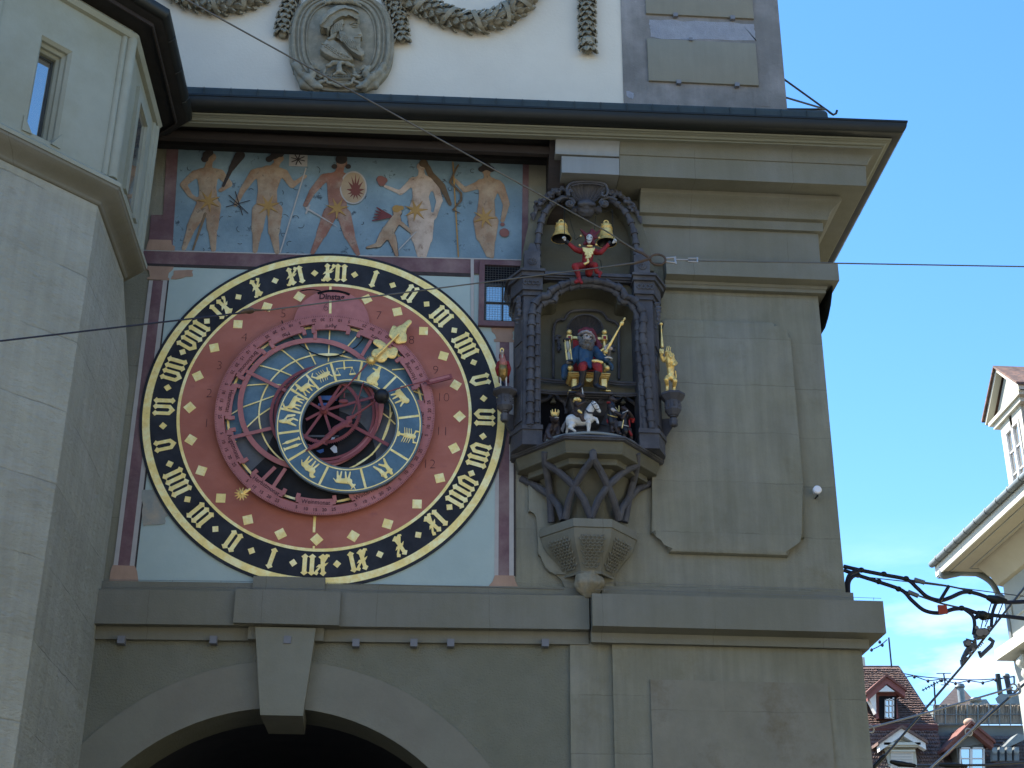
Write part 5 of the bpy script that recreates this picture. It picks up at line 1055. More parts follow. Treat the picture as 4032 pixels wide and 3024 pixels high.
# ---------------------------------------------------------------- painted figures
def caps(f, k, d0, *chains):
    o = []
    for ch in chains:
        N_ = [(f(c[0], c[1], d0+(c[3] if len(c) > 3 else 0)), c[2]*k) for c in ch]
        if len(N_) == 1: o.append((N_[0][0], N_[0][1], (1, 1, 1)))
        for a, b in zip(N_, N_[1:]): o.append((a[0], b[0], a[1], b[1]))
    return o
def hand(f, k, d, x, y, ang, s, curl=1, m=m_bflesh, parent=None):
    """palm and five curled fingers; ang = direction the knuckles face in the picture"""
    c, s_ = cos(ang), sin(ang); L_ = []
    R2 = lambda u, v, dd: f(x+(u*c-v*s_)*s, y+(u*s_+v*c)*s, d+dd)
    L_.append((R2(-.5, 0, 0), R2(.1, 0, 0), .42*s*k, .5*s*k))
    for i, v in enumerate((-.42, -.14, .14, .40)):
        l = (.55, .65, .6, .45)[i]; L_ += [(R2(.2, v, .01), R2(.2+l, v, .02), .15*s*k, .14*s*k), (R2(.2+l, v, .02), R2(.15+l*.6, v, .02+.5*s*k), .14*s*k, .12*s*k)]
    L_ += [(R2(-.3, .4, .01), R2(.1, .7, .02), .16*s*k, .14*s*k), (R2(.1, .7, .02), R2(.45, .55, .03), .14*s*k, .11*s*k)]
    return fuse('hand', L_, .0035, m, parent, sm=1)
# -- jester
J = zoom(2130, 850, 5.53); kj = .00247/5.53*1.0; dj = .40
c_ = J(1050, 1260, dj); JE = thing('jester_statue', (c_.x, -dj, c_.z-.05), 'small red painted jester statue with raised arms and white face, sitting below the bells', 'statue')
body = fuse('body', caps(J, kj, dj, [(1050, 640, 55, .0), (1040, 740, 95, .0), (1020, 860, 125, .01), (1010, 1000, 118, .0), (1030, 1100, 110, -.02)], [(890, 770, 72), (1040, 740, 90), (1185, 780, 72)], [(870, 775, 70), (755, 735, 62, .02), (600, 600, 44, .04)], [(1195, 795, 70), (1300, 800, 62, .02), (1480, 610, 44, .04)],
    [(960, 1080, 92, .02), (740, 1100, 78, .16), (800, 1240, 60, .15), (835, 1390, 46, .13), (760, 1440, 42, .17)], [(835, 1390, 44, .13), (880, 1450, 40, .15)], [(1090, 1080, 90, .02), (1180, 1080, 72, .15), (1205, 1210, 55, .12), (1290, 1240, 46, .12), (1270, 1325, 30, .13)], [(1040, 1250, 85, -.02), (1050, 1180, 95, -.01)]), .0055, m_bred, JE, disp=.003, dsc=40)
fuse('hood', caps(J, kj, dj, [(1060, 470, 118, -.03)], [(1060, 560, 110, -.02), (950, 610, 40, .02)], [(1060, 560, 110, -.02), (1160, 610, 40, .02)], [(980, 420, 50, 0), (925, 360, 38, .0), (870, 300, 20, .01)], [(1090, 390, 60), (1110, 310, 34), (1170, 350, 30)], [(1150, 430, 50), (1220, 380, 36), (1280, 320, 18)], [(1160, 480, 40), (1230, 470, 22)]), .005, m_maroon, JE, disp=.003, dsc=40)
face = fuse('face', caps(J, kj, dj, [(1055, 470, 74, .045), (1052, 530, 62, .05), (1050, 570, 40, .055)], [(1062, 500, 14, .11), (1060, 470, 8, .10)]), .0045, m_bwhite, JE, sm=1)
bm = bmnew()
for x, y in ((1020, 455), (1095, 475)): ball(bm, J(x, y, dj+.085), 11*kj, (1.5, .5, 1))
tube(bm, [J(x, y, dj+.088) for x, y in ((990, 505), (1020, 530), (1060, 538), (1100, 520))], 6*kj, 6); tube(bm, [J(x, y, dj+.083) for x, y in ((1000, 430), (1020, 425), (1042, 435))], 4*kj, 5); tube(bm, [J(x, y, dj+.083) for x, y in ((1080, 448), (1100, 450), (1118, 462))], 4*kj, 5); obj('eyes_and_mouth', bm, m_bblack, face)
def polyd(name, f, pts, d, th, m, parent, bulge=0): 
    return rpanel(name, [f(x, y, d) for x, y in pts], d, th, 0, m, parent)
polyd('gold_bib', J, [(905, 680), (1040, 700), (1175, 690), (1165, 740), (1130, 770), (1140, 830), (1100, 830), (1105, 870), (1080, 905), (1000, 925), (965, 915), (990, 860), (950, 845), (965, 790), (920, 760)], dj+.068, .02, m_gold2, JE)
fuse('gold_collar', caps(J, kj, dj, [(1010, 650, 20, .05), (1060, 655, 30, .055), (1110, 655, 20, .05)]), .005, m_gold2, JE)
fuse('gold_belt', caps(J, kj, dj, [(870, 1070, 24, .08), (950, 1050, 34, .09), (1030, 1010, 30, .09), (1020, 950, 28, .08)]), .005, m_gold2, JE)
for x, y in ((868, 435), (845, 640), (1205, 625), (1265, 475)): bm = bmnew(); ball(bm, J(x, y, dj+.05), 27*kj); obj('hat_bell', bm, m_gold2, JE)
for (x0, y0, x1, y1) in ((600, 600, 545, 560), (1480, 610, 1530, 580)): bm = bmnew(); tube(bm, [J(x0, y0, dj+.04), J(x1, y1, dj+.05)], 52*kj, 12, rs=[50*kj, 58*kj]); obj('cuff', bm, m_bblack, JE)
hand(J, kj, dj+.05, 508, 500, -2.1, 62, m=m_bwhite, parent=JE); hand(J, kj, dj+.05, 1595, 555, -.9, 66, m=m_bwhite, parent=JE)
# -- bells
def bell(cx_, ymouth, ytop, k, d, lab):
    m_ = J(cx_, ymouth, d); t_ = J(cx_, ytop, d); h = t_.z-m_.z; R_ = 240*kj
    B_ = thing('bell', (m_.x, -d, m_.z), lab, 'bell', 'bells above the jester')
    bm = bmnew(); prof = [(1.0, 0), (.97, .04), (.88, .13), (.78, .24), (.68, .38), (.60, .55), (.56, .72), (.54, .86), (.50, .95), (.40, 1.0), (.001, 1.02)]
    lathe(bm, [(r*R_, z*h) for r, z in prof], m_, 36); lathe(bm, [(r*R_*.93, z*h*.96+.002) for r, z in prof], m_, 36); lathe(bm, [(1.0*R_, 0), (.93*R_, .002)], m_, 36); obj('bell_body', bm, [m_gold2], B_, kind='open', ang=50)
    bm = bmnew(); lathe(bm, [(r*R_*.92, z*h*.955+.002) for r, z in prof], m_, 36); obj('bell_inside', bm, m_bblack, B_, kind='open')
    for a, b in ((.78, .24), (.57, .72), (.555, .80)):
        bm = bmnew(); ring_tube(bm, m_+V3((0, 0, b*h)), a*R_+.001, .0035, 40, 6, ax='z'); obj('bell_band', bm, m_gold2, B_)
    bm = bmnew(); ring_tube(bm, m_+V3((0, 0, h*1.12)), .022, .007, 20, 8); tube(bm, [m_+V3((-.05, 0, h*1.0)), m_+V3((-.04, 0, h*1.08)), m_+V3((.04, 0, h*1.08)), m_+V3((.05, 0, h*1.0))], .006, 8); obj('crown', bm, m_gold2, B_)
    bm = bmnew(); box(bm, m_+V3((-.055, -.012, h*1.035)), m_+V3((.055, .012, h*1.07))); obj('iron_yoke', bm, m_gutter, B_)
    bm = bmnew(); capsule(bm, m_+V3((0, 0, h*.8)), m_+V3((.02, 0, h*.05)), .005, .008); ball(bm, m_+V3((.02, 0, h*.03)), .02); obj('clapper', bm, m_gutter, B_)
bell(445, 500, 165, kj, .24, 'golden bell above the jester on his left side in the photo, nearest the dial')
bell(1430, 590, 190, kj, .24, 'golden bell above the jester on his right side in the photo, partly behind his head')
def wiring(name, paths, lab, cat, m=m_gutter, r=.0035):
    bm = bmnew()
    for p in paths: tube(bm, p, r, 6)
    o = obj(name, bm, m, None, label=lab, cat=cat); return o
wiring('pull_wires', [[OS(718, 520, .36), J(512, 400, dj+.05)], [OS(1548, 560, .36), J(1585, 480, dj+.05)], [OS(1550, 545, .3), OS(1270, 645, .3)], [OS(718, 560, .3), OS(870, 700, .3)], [OS(1262, 670, .25), OS(1240, 900, .25)], [OS(820, 720, .2), OS(840, 830, .22), OS(905, 1010, .24), OS(890, 1060, .26), OS(920, 1080, .28), OS(985, 1030, .32)], [J(1250, 940, .3), J(1300, 980, .36), J(1330, 1170, .44)]], 'thin iron pull wires and hammer levers linking the shell and bells to the jester', 'wires')
# -- seated king
G = zoom(2160, 1220, 4.879); kg = .00247/4.879; dk = .36
c_ = G(750, 1540, .4); TH = thing('throne', (c_.x, -.3, c_.z), 'gilded throne with ball finials carrying the bearded king in the oriel', 'throne')
for x in (400, 1075):
    obox('post', G, x-52, 470, x+58, 575, dk-.08, dk-.16, m_gold2, TH, .006); obox('post_panel', G, x-26, 500, x+32, 555, dk-.075, dk-.10, m_bred, TH)
    obox('post_shaft', G, x-28, 575, x+34, 1180, dk-.10, dk-.15, m_gold2, TH, .006)
    bm = bmnew(); ball(bm, G(x, 430, dk-.12), 52*kg); obj('ball_finial', bm, m_gold2, TH)
    bm = bmnew(); ball(bm, G(x+18 if x < 700 else x+45, 1120, dk+.08), 56*kg); obj('arm_ball', bm, m_gold2, TH)
obox('back_rail', G, 455, 500, 1025, 575, dk-.11, dk-.14, m_gold2, TH, .004); obox('back_panel', G, 470, 578, 1010, 1180, dk-.125, dk-.14, m_bred, TH)
obox('seat', G, 380, 1192, 1190, 1226, dk+.10, dk-.16, m_gold2, TH, .004); obox('seat_apron', G, 395, 1228, 1175, 1262, dk+.085, dk-.15, m_gold, TH); obox('seat_apron', G, 425, 1264, 1148, 1300, dk+.08, dk-.15, m_gold2, TH, .004)
for a, b in ((452, 552), (1003, 1127)):
    obox('leg', G, a, 1316, b, 1485, dk+.075, dk-.02, m_gold2, TH, .006); obox('leg_panel', G, a+22, 1340, b-22, 1470, dk+.079, dk+.07, m_gold, TH)
for a, b, y in ((385, 435, 1532), (1095, 1200, 1535)): obox('foot', G, a, y, b, y+28, dk+.10, dk, m_gold2, TH, .004)
bm = bmnew(); prism(bm, [G(x, y, dk+.085) for x, y in ((715, 1320), (855, 1320), (840, 1355), (790, 1385), (740, 1370))], .02); obj('apron_drop', bm, m_gold2, TH)
c_ = G(750, 1530, .45); KI = thing('king_statue', (c_.x, -dk, c_.z), 'bearded king statue in blue tunic, red breeches and turban, seated on the gold throne', 'statue')
fuse('tunic', caps(G, kg, dk, [(700, 700, 95), (690, 800, 160, .01), (690, 930, 165, .02), (690, 1030, 150, .03)], [(560, 775, 90), (700, 740, 110), (890, 780, 90)], [(540, 790, 92), (500, 920, 82, .02), (440, 1010, 66, .08)], [(910, 800, 90), (1010, 930, 84, .04), (1110, 960, 70, .10)], [(760, 1040, 95, .08), (800, 1110, 45, .16)], [(420, 1040, 70, -.02), (320, 1120, 80, -.04), (300, 1300, 58, -.04)], [(1130, 1000, 60, 0), (1210, 1100, 50, -.02), (1215, 1150, 35, -.02)]), .0065, m_bblue, KI, disp=.007, dsc=28)
fuse('breeches', caps(G, kg, dk, [(700, 1060, 90, .02), (650, 1090, 88, .20), (650, 1150, 78, .20)], [(840, 1060, 90, .02), (950, 1100, 88, .20), (960, 1160, 78, .20)]), .006, m_bred, KI, disp=.003)
fuse('boots', caps(G, kg, dk, [(655, 1190, 84, .19), (655, 1260, 66, .18), (625, 1440, 56, .14), (560, 1490, 48, .17), (470, 1508, 36, .20)], [(940, 1210, 80, .19), (925, 1280, 64, .18), (905, 1440, 56, .14), (980, 1490, 48, .17), (1080, 1505, 36, .20)]), .006, m_bblack, KI)
head = fuse('head', caps(G, kg, dk, [(740, 480, 92, .04), (745, 560, 82, .06), (740, 620, 60, .06)], [(770, 530, 22, .13), (755, 555, 24, .145)], [(700, 480, 20, .125), (730, 475, 14, .13)], [(790, 490, 14, .13), (820, 500, 16, .12)], [(720, 640, 80, .02), (710, 720, 60, .0)]), .005, m_bflesh, KI, sm=1)
bm = bmnew()
for x, y in ((735, 495), (808, 525)): ball(bm, G(x, y, dk+.105), 13*kg, (1.5, .6, 1))
obj('eyes', bm, m_bblack, head)
fuse('beard', caps(G, kg, dk, [(620, 570, 50, .05), (650, 650, 70, .07), (700, 680, 85, .08), (780, 710, 70, .09), (820, 740, 35, .09)], [(830, 600, 38, .07), (820, 680, 55, .08)], [(690, 590, 34, .12), (760, 600, 34, .125), (800, 630, 28, .12)], [(600, 500, 40, .02), (600, 580, 40, .04)], [(860, 560, 34, .04), (850, 620, 34, .05)]), .005, m_beard, KI, sm=1, disp=.012, dsc=60)
fuse('turban', caps(G, kg, dk, [(590, 470, 30, .04), (640, 430, 32, .09), (720, 415, 32, .11), (800, 440, 32, .10), (860, 510, 30, .07), (880, 590, 30, .03)]), .005, mat('turban_gray', (.27, .25, .25, 1), .8, .2, 40), KI, disp=.006, dsc=50)
fuse('turban_cap', caps(G, kg, dk, [(620, 420, 60, .0), (720, 395, 75, .02), (820, 430, 80, .0), (890, 520, 60, -.02)], [(890, 560, 50, -.02), (940, 640, 60, -.02), (960, 730, 58, -.01)], [(900, 600, 45, -.02), (1000, 700, 40, 0)]), .0055, m_maroon, KI, disp=.004)
fuse('gold_fringe', caps(G, kg, dk, [(930, 780, 20, .03), (985, 800, 26, .03), (1060, 745, 20, .03)]), .005, m_gold2, KI)
fuse('gold_purse', caps(G, kg, dk, [(850, 980, 30, .17), (930, 990, 40, .18), (1020, 1010, 34, .17)]), .005, m_gold2, KI)
bm = bmnew(); ring_tube(bm, G(1140, 945, dk+.1), 72*kg, 17*kg, 24, 8, ax='z'); obj('cuff', bm, m_bwhite, KI)
fuse('forearm', caps(G, kg, dk, [(1145, 930, 48, .10), (1150, 850, 44, .13), (1150, 800, 50, .15)]), .005, m_beard, KI)
hand(G, kg, dk+.16, 1150, 735, -2.9, 92, m=m_bflesh, parent=KI)
fuse('hand', caps(G, kg, dk, [(430, 1000, 44, .1), (400, 1010, 40, .14)]+[(380, 1012, 30, .16)], *[[(400, 985+i*14, 14, .15), (350, 985+i*15, 12, .19)] for i in range(4)]), .005, m_beard, KI)
SC = thing('sceptre', G(1090, 830, dk+.2), 'long gold sceptre held upright at a slant in the king\'s hand', 'sceptre')
a, b = G(1085, 835, dk+.19), G(1475, 140, dk+.22)
def along(name, prof, a, b, m, parent, seg=12):
    bm = bmnew(); tube(bm, [a.lerp(b, t) for t, r in prof], 1, seg, rs=[max(r*kg, .0006) for t, r in prof]); return obj(name, bm, m, parent)
along('shaft', [(0, 30), (.03, 44), (.08, 30), (.1, 18), (.2, 22), (.24, 34), (.27, 34), (.28, 26), (.6, 18), (.61, 22), (.62, 14), (.76, 14)], a, b, m_gold2, SC)
along('head', [(.76, 16), (.79, 34), (.82, 42), (.86, 30), (.87, 38), (.89, 14), (.93, 12), (.94, 24), (.96, 20), (1, 2)], a, b, m_gold2, SC)
HG = thing('hourglass', G(400, 1010, dk+.12), 'hourglass with gold posts and dark caps held beside the king on the left', 'hourglass')
a, b = G(402, 1000, dk+.15), G(352, 585, dk+.15); ax = (b-a).normalized()
for p in (a, b): 
    bm = bmnew(); tube(bm, [p-ax*.008, p+ax*.008], 78*kg, 20); obj('cap', bm, m_bblack, HG)
for k in range(4):
    t = pi/4+k*pi/2; o_ = V3((cos(t)*62*kg, sin(t)*62*kg, 0)); bm = bmnew(); tube(bm, [a+o_, a.lerp(b, .12)+o_, a.lerp(b, .45)+o_, a.lerp(b, .5)+o_, a.lerp(b, .55)+o_, b+o_], 1, 8, rs=[9*kg, 11*kg, 7*kg, 13*kg, 7*kg, 9*kg]); obj('post', bm, m_gold2, HG)
bm = bmnew(); tube(bm, [a.lerp(b, t) for t in (.04, .15, .3, .42, .48, .52, .58, .7, .85, .96)], 1, 14, rs=[x*kg for x in (30, 44, 44, 26, 7, 7, 26, 44, 44, 30)]); obj('glass_bulbs', bm, mat('dusty_glass', (.30, .31, .27, 1), .25, .1), HG)
# -- cockerel
kr = .00247/4.254; dr = .30
c_ = RZ(350, 840, dr); CO = thing('cockerel_statue', (c_.x, -dr, c_.z-.02), 'red and bronze painted cockerel statue standing left of the oriel', 'statue')
fuse('body', caps(RZ, kr, dr, [(340, 440, 62, .02), (345, 540, 78, .03), (345, 620, 74, .01), (345, 680, 52, -.02)]), .005, mat('bronze', (.30, .20, .07, 1), .4, .25, 14, .2, 40, metal=.6), CO, disp=.003, dsc=60)
fuse('hackle', caps(RZ, kr, dr, [(328, 290, 34, .0), (335, 350, 48, .02), (345, 430, 68, .035)]), .0045, mat('hackle_pink', (.42, .16, .12, 1), .5, .3, 30, stretch=(6, 1, 1)), CO, disp=.004, dsc=70)
fuse('wings', caps(RZ, kr, dr, [(275, 420, 36, -.01), (250, 520, 44, .0), (265, 620, 30, -.02)], [(415, 420, 36, -.01), (438, 520, 44, 0), (425, 620, 30, -.02)]), .0045, m_bred, CO)
fuse('tail', caps(RZ, kr, dr, [(300, 640, 40, -.08), (290, 740, 24, -.12)], [(400, 640, 40, -.08), (430, 740, 24, -.12)]), .005, m_maroon, CO)
hd = fuse('head', caps(RZ, kr, dr, [(328, 268, 32, .02), (330, 240, 26, .04)], [(330, 280, 12, .06), (332, 330, 14, .055)]), .004, m_bflesh, CO, sm=1)
fuse('comb', caps(RZ, kr, dr, [(300, 235, 12, 0), (300, 190, 12, 0), (325, 175, 13, 0), (350, 190, 12, 0), (350, 230, 12, 0)]), .004, m_gold2, CO)
fuse('wattle', caps(RZ, kr, dr, [(290, 280, 16, .0), (282, 340, 12, 0)], [(365, 280, 16, 0), (378, 340, 12, 0)]), .004, m_maroon, CO)
for x in (300, 395): fuse('leg', caps(RZ, kr, dr, [(x, 660, 20, 0), (x+2, 740, 12, 0), (x+4, 810, 10, .01)], *[[(x+4, 812, 9, .01), (x+4+q, 825, 7, .04)] for q in (-22, 0, 22)]), .004, m_bwhite, CO)
fuse('mound', caps(RZ, kr, dr, [(290, 850, 26, 0), (350, 845, 36, .02), (420, 850, 26, 0)]), .006, mat('verdigris', (.20, .30, .25, 1), .8, .1, 20), CO, disp=.003)
# -- lion
kl = .00247/3.458*1.05; dl = .30
c_ = LZ(480, 1070, dl); LI = thing('lion_statue', (c_.x, -dl, c_.z), 'golden crowned lion statue standing upright with a mace, right of the oriel', 'statue')
fuse('body', caps(LZ, kl, dl, [(470, 560, 44, .05), (478, 640, 58, .03), (485, 720, 52, .0), (490, 800, 46, 0), (490, 850, 44, 0)], [(450, 600, 34, .02), (390, 620, 28, .0), (360, 560, 22, .02), (365, 500, 22, .05)], [(520, 620, 34, .02), (555, 660, 28, .04), (530, 680, 22, .08)], [(450, 850, 36, .0), (425, 880, 32, .05), (440, 960, 22, .0), (438, 1030, 22, .0), (430, 1058, 20, .05)], [(520, 860, 36, -.02), (545, 900, 34, .02), (535, 980, 24, -.04), (525, 1045, 20, -.03)], [(500, 900, 14, -.06), (560, 850, 13, -.06), (550, 760, 12, -.05)]), .0055, m_gold2, LI, disp=.003, dsc=50)
fuse('mane', caps(LZ, kl, dl, [(455, 540, 46, .02), (490, 560, 46, .02), (475, 610, 50, .03), (430, 600, 34, .02), (520, 610, 34, .02)]), .005, m_gold2, LI, disp=.010, dsc=60)
fuse('head', caps(LZ, kl, dl, [(475, 545, 38, .06), (490, 575, 20, .10)], [(455, 530, 10, .10)], [(500, 530, 10, .10)]), .0045, m_gold2, LI, sm=1)
fuse('crown', caps(LZ, kl, dl, [(420, 505, 14, .04), (480, 510, 14, .07)], [(425, 500, 9, .04), (440, 430, 7, .04)], [(450, 500, 9, .05), (465, 425, 7, .05)], [(478, 500, 9, .06), (485, 440, 7, .06)]), .0045, m_gold2, LI, sm=1)
fuse('paw', caps(LZ, kl, dl, *[[(340, 470+i*16, 10, .04), (385, 475+i*16, 10, .06)] for i in range(4)]), .004, m_gold2, LI, sm=1)
a, b = LZ(372, 440, dl+.05), LZ(357, 108, dl+.05); MC = thing('mace', a, 'slim gold mace with a ball top, raised by the golden lion', 'mace')
bm = bmnew(); tube(bm, [a.lerp(b, t) for t in (0, .1, .2, .5, .7, .72, .74, .88, .9, .93)], 1, 10, rs=[x*kl for x in (18, 20, 17, 9, 9, 13, 9, 8, 14, 8)]); obj('shaft', bm, m_gold2, MC)
bm = bmnew(); ball(bm, b-V3((0, 0, 16*kl)), 22*kl); obj('ball', bm, m_gold2, MC)
# -- parade of bears
H = O9; kh = .00247/5.53; dh = .46
c_ = H(350, 1290, .40); CB = thing('crowned_bear_statue', (c_.x, -.4, zf), 'dark brown bear statue with a gold crown, sitting leftmost on the revolving floor', 'statue')
fuse('body', caps(H, kh, .36, [(370, 930, 95, .02), (360, 1050, 130, 0), (300, 1180, 150, -.02)], [(270, 1000, 80, .04), (200, 1120, 62, .08), (240, 1230, 52, .1), (300, 1260, 40, .12)], [(430, 1050, 60, .04), (420, 1160, 50, .1)], [(180, 1220, 95, -.02), (150, 1300, 60, 0)]), .007, m_bbrown, CB, disp=.004)
hd = fuse('head', caps(H, kh, .40, [(345, 850, 88, 0), (380, 860, 70, .05), (400, 850, 48, .10)], [(262, 780, 24, 0)], [(440, 790, 24, 0)]), .006, m_bbrown, CB)
bm = bmnew(); tube(bm, [H(355, 800, .51), H(400, 790, .52), H(440, 800, .50)], 8*kh, 6); obj('mouth', bm, m_bwhite, hd)
bm = bmnew(); cc = H(362, 735, .42); R_ = 70*kh
for i in range(16):
    a = 2*pi*i/16; r = R_*(1.25 if i % 2 == 0 else 1.08); hh = .04 if i % 2 == 0 else .012; p = cc+V3((R_*cos(a), R_*sin(a), 0)); q = cc+V3((r*cos(a), r*sin(a), hh)); capsule(bm, p, q, .006, .0045, 6)
lathe(bm, [(R_, -.012), (R_*1.05, 0), (R_*1.05, .014), (R_, .014)], cc, 24); obj('crown', bm, m_gold2, CB)
HO = thing('horse_statue', (H(900, 1100, dh).x, -dh, zf), 'white dappled horse statue with black harness, one foreleg raised, under the throne', 'statue')
fuse('body', caps(H, kh, dh, [(725, 860, 135), (860, 870, 112), (980, 880, 105), (1070, 840, 112)], [(1070, 800, 105), (1090, 690, 92), (1160, 570, 82), (1200, 520, 74)], [(1200, 510, 72), (1260, 560, 58), (1310, 640, 44), (1330, 665, 36)], [(700, 930, 100), (740, 960, 66, .04), (680, 1010, 40, .05), (740, 1050, 30, .06), (800, 1095, 28, .05)], [(660, 900, 80, -.06), (635, 1000, 38, -.06), (625, 1060, 28, -.06), (615, 1120, 30, -.06)], [(1090, 930, 62, .03), (1095, 1010, 42, .03), (1090, 1095, 34, .03)], [(1140, 860, 66, -.02), (1200, 815, 44, -.01), (1262, 830, 36, 0), (1290, 890, 30, 0), (1290, 930, 30, 0)]), .006, m_horse, HO)
fuse('hoof', caps(H, kh, dh, [(1270, 935, 30, 0), (1300, 955, 26, .01)]), .005, m_bblack, HO)
fuse('ears', caps(H, kh, dh, [(1190, 480, 26, .02), (1180, 420, 10, .02)], [(1225, 470, 22, -.02), (1215, 430, 8, -.02)]), .004, mat('mane_gray', (.16, .165, .17, 1), .7, .2, 20), HO)
bm = bmnew()
for q in ([(1150, 480), (1190, 540), (1230, 620)], [(1190, 505), (1260, 490)], [(1220, 620), (1290, 620), (1330, 600)], [(1160, 490), (1230, 620)], [(1010, 610), (1090, 680), (1190, 690), (1270, 650)], [(1010, 620), (1080, 700), (1190, 710)]): tube(bm, [H(x, y, dh+.048) for x, y in q], 9*kh, 6)
obj('bridle', bm, m_bblack, HO); bm = bmnew(); ball(bm, H(1275, 545, dh+.036), 10*kh, (1.4, .6, 1)); obj('eye', bm, m_bblack, HO)
fuse('tail', caps(H, kh, dh, [(600, 880, 30, -.03), (560, 960, 40, -.04), (520, 1060, 34, -.04), (530, 1110, 20, -.04)]), .005, bpy.data.materials['mane_gray'], HO, disp=.004)
fuse('saddle', caps(H, kh, dh, [(770, 690, 60, .0), (850, 740, 84, .03), (930, 760, 70, .03)]), .006, m_bbrown, HO)
RB = thing('rider_bear_statue', (H(860, 700, dh).x, -dh, H(860, 700, dh).z), 'brown bear statue with a gold collar and a sword, riding the white horse', 'statue')
fuse('body', caps(H, kh, dh, [(860, 400, 60, .02), (850, 470, 82, .02), (850, 600, 74, .02), (860, 680, 74, .03)], [(820, 480, 50, .05), (860, 530, 44, .09), (960, 480, 34, .10), (1000, 465, 28, .1)], [(880, 650, 66, .07), (930, 760, 50, .10), (960, 850, 42, .09), (1010, 865, 26, .1)]), .006, m_bbrown, RB, disp=.003)
hd = fuse('head', caps(H, kh, dh, [(870, 290, 66, .03), (940, 310, 44, .04), (1010, 305, 22, .045)], [(1000, 350, 18, .04), (930, 340, 34, .04)], [(830, 235, 20, .03)], [(915, 235, 20, .0)], [(900, 250, 40, .02), (930, 170, 10, .02)]), .0055, m_bbrown, RB)
fuse('gold_collar', caps(H, kh, dh, [(800, 400, 44, .05), (860, 400, 52, .06), (900, 420, 36, .06)], [(780, 440, 30, .04)]), .005, m_gold2, RB, disp=.006, dsc=60)
fuse('gold_cloth', caps(H, kh, dh, [(880, 650, 34, .115), (930, 690, 28, .115)]), .005, m_gold2, RB)
bm = bmnew(); tube(bm, [H(950, 140, dh+.12), H(962, 230, dh+.12), H(972, 290, dh+.12)], 1, 8, rs=[4*kh, 14*kh, 8*kh]); sw = obj('sword', bm, m_bwhite, RB); bm = bmnew(); tube(bm, [H(972, 290, dh+.12), H(975, 450, dh+.12)], 5*kh, 6); obj('grip', bm, m_bblack, sw)
def bear(x, y, d, s, lab, feet, arms, belt, red):
    B_ = thing('musician_bear_statue', (H(x, y+500*s, d).x, -d, zf), lab, 'statue', 'musician bears on the revolving floor')
    q = lambda a, b, r, dd=0: (x+a*s, y+b*s, r*s, dd)
    fuse('body', caps(H, kh, d, [q(0, 130, 60), q(0, 230, 92), q(15, 350, 84), q(30, 430, 84)], *[[q(*c) for c in ch] for ch in arms], *[[q(*c) for c in ch] for ch in feet]), .006, m_bbrown, B_, disp=.003)
    fuse('head', caps(H, kh, d, [q(0, 40, 66), q(60, 60, 44, .02), q(100, 70, 26, .02)], [q(-40, -15, 20)], [q(30, -20, 20)]), .0055, m_bbrown, B_)
    fuse('coat', caps(H, kh, d, [q(-10, 180, 92, .005), q(5, 300, 94, .005), q(20, 420, 92, .005)], [q(10, 480, 100, .0), q(30, 560, 106, .0)]), .006, m_bblack, B_)
    fuse('red_cloth', caps(H, kh, d, *[[q(*c) for c in ch] for ch in red]), .005, m_bred, B_)
    bm = bmnew(); a_ = H(x+(-80)*s, y+395*s, d+.03); tube(bm, [H(x+u*s, y+v*s, d+dd) for u, v, dd in ((-85, 385, .02), (-20, 405, .052), (60, 425, .055), (125, 440, .025))], 10*kh, 6); obj('belt', bm, belt, B_)
    return B_
b1 = bear(1590, 350, .42, 1.0, 'dark bear statue in black coat with rolled pale sleeve, beating a drum, nearest the horse', [[(0, 560, 60), (20, 650, 50), (10, 740, 46), (30, 760, 40, .04)], [(100, 560, 60, .03), (120, 680, 50, .04), (150, 770, 44, .04), (190, 800, 34, .08)]], [[(-30, 210, 56, .03), (20, 280, 50, .07)], [(90, 330, 40, .09), (180, 380, 34, .10)]], m_gold2, [[(-90, 120, 26, .03), (-40, 120, 26, .04)], [(-90, 500, 24), (-70, 560, 24)]])
fuse('sleeve', caps(H, kh, .42, [(1610, 620, 40, .08), (1700, 680, 34, .09)]), .005, m_bflesh, b1)
DR = thing('drum', H(1700, 700, .5), 'small pale drum with two sticks hanging in front of the drummer bear', 'drum')
bm = bmnew(); tube(bm, [H(1790, 900, .5), H(1780, 1010, .5)], 60*kh, 16); obj('drum_body', bm, m_obl, DR); bm = bmnew(); tube(bm, [H(1855, 850, .52), H(1820, 1030, .52)], 11*kh, 6); obj('drum_cord', bm, m_gold2, DR); bm = bmnew(); tube(bm, [H(1680, 570, .5), H(1740, 660, .52)], 5*kh, 6); obj('drumstick', bm, m_gold2, DR); bm = bmnew(); tube(bm, [H(1755, 540, .5), H(1755, 670, .52)], 8*kh, 6); obj('drumstick', bm, m_gold2, DR)
b2 = bear(1850, 570, .33, .95, 'dark bear statue playing a pipe, rightmost on the revolving floor beside the pier', [[(40, 520, 60), (10, 620, 50), (10, 690, 40)], [(130, 520, 60), (170, 640, 50), (190, 720, 40)]], [[(-60, 200, 46, .03), (-20, 260, 40, .08), (60, 130, 30, .10)], [(100, 220, 50, .0), (200, 230, 44, .03), (130, 110, 34, .08)]], m_bwhite, [[(180, 250, 46, .02), (230, 280, 40, .0), (210, 330, 40, 0)], [(140, 560, 30, .03), (180, 640, 34, .02)], [(130, 300, 24, .03), (150, 450, 20, .03)]])
bm = bmnew(); tube(bm, [H(1830, 700, .42), H(1945, 645, .42)], 9*kh, 6); tube(bm, [H(1925, 640, .425), H(1945, 660, .425)], 18*kh, 8); obj('pipe', bm, m_bwhite, b2)
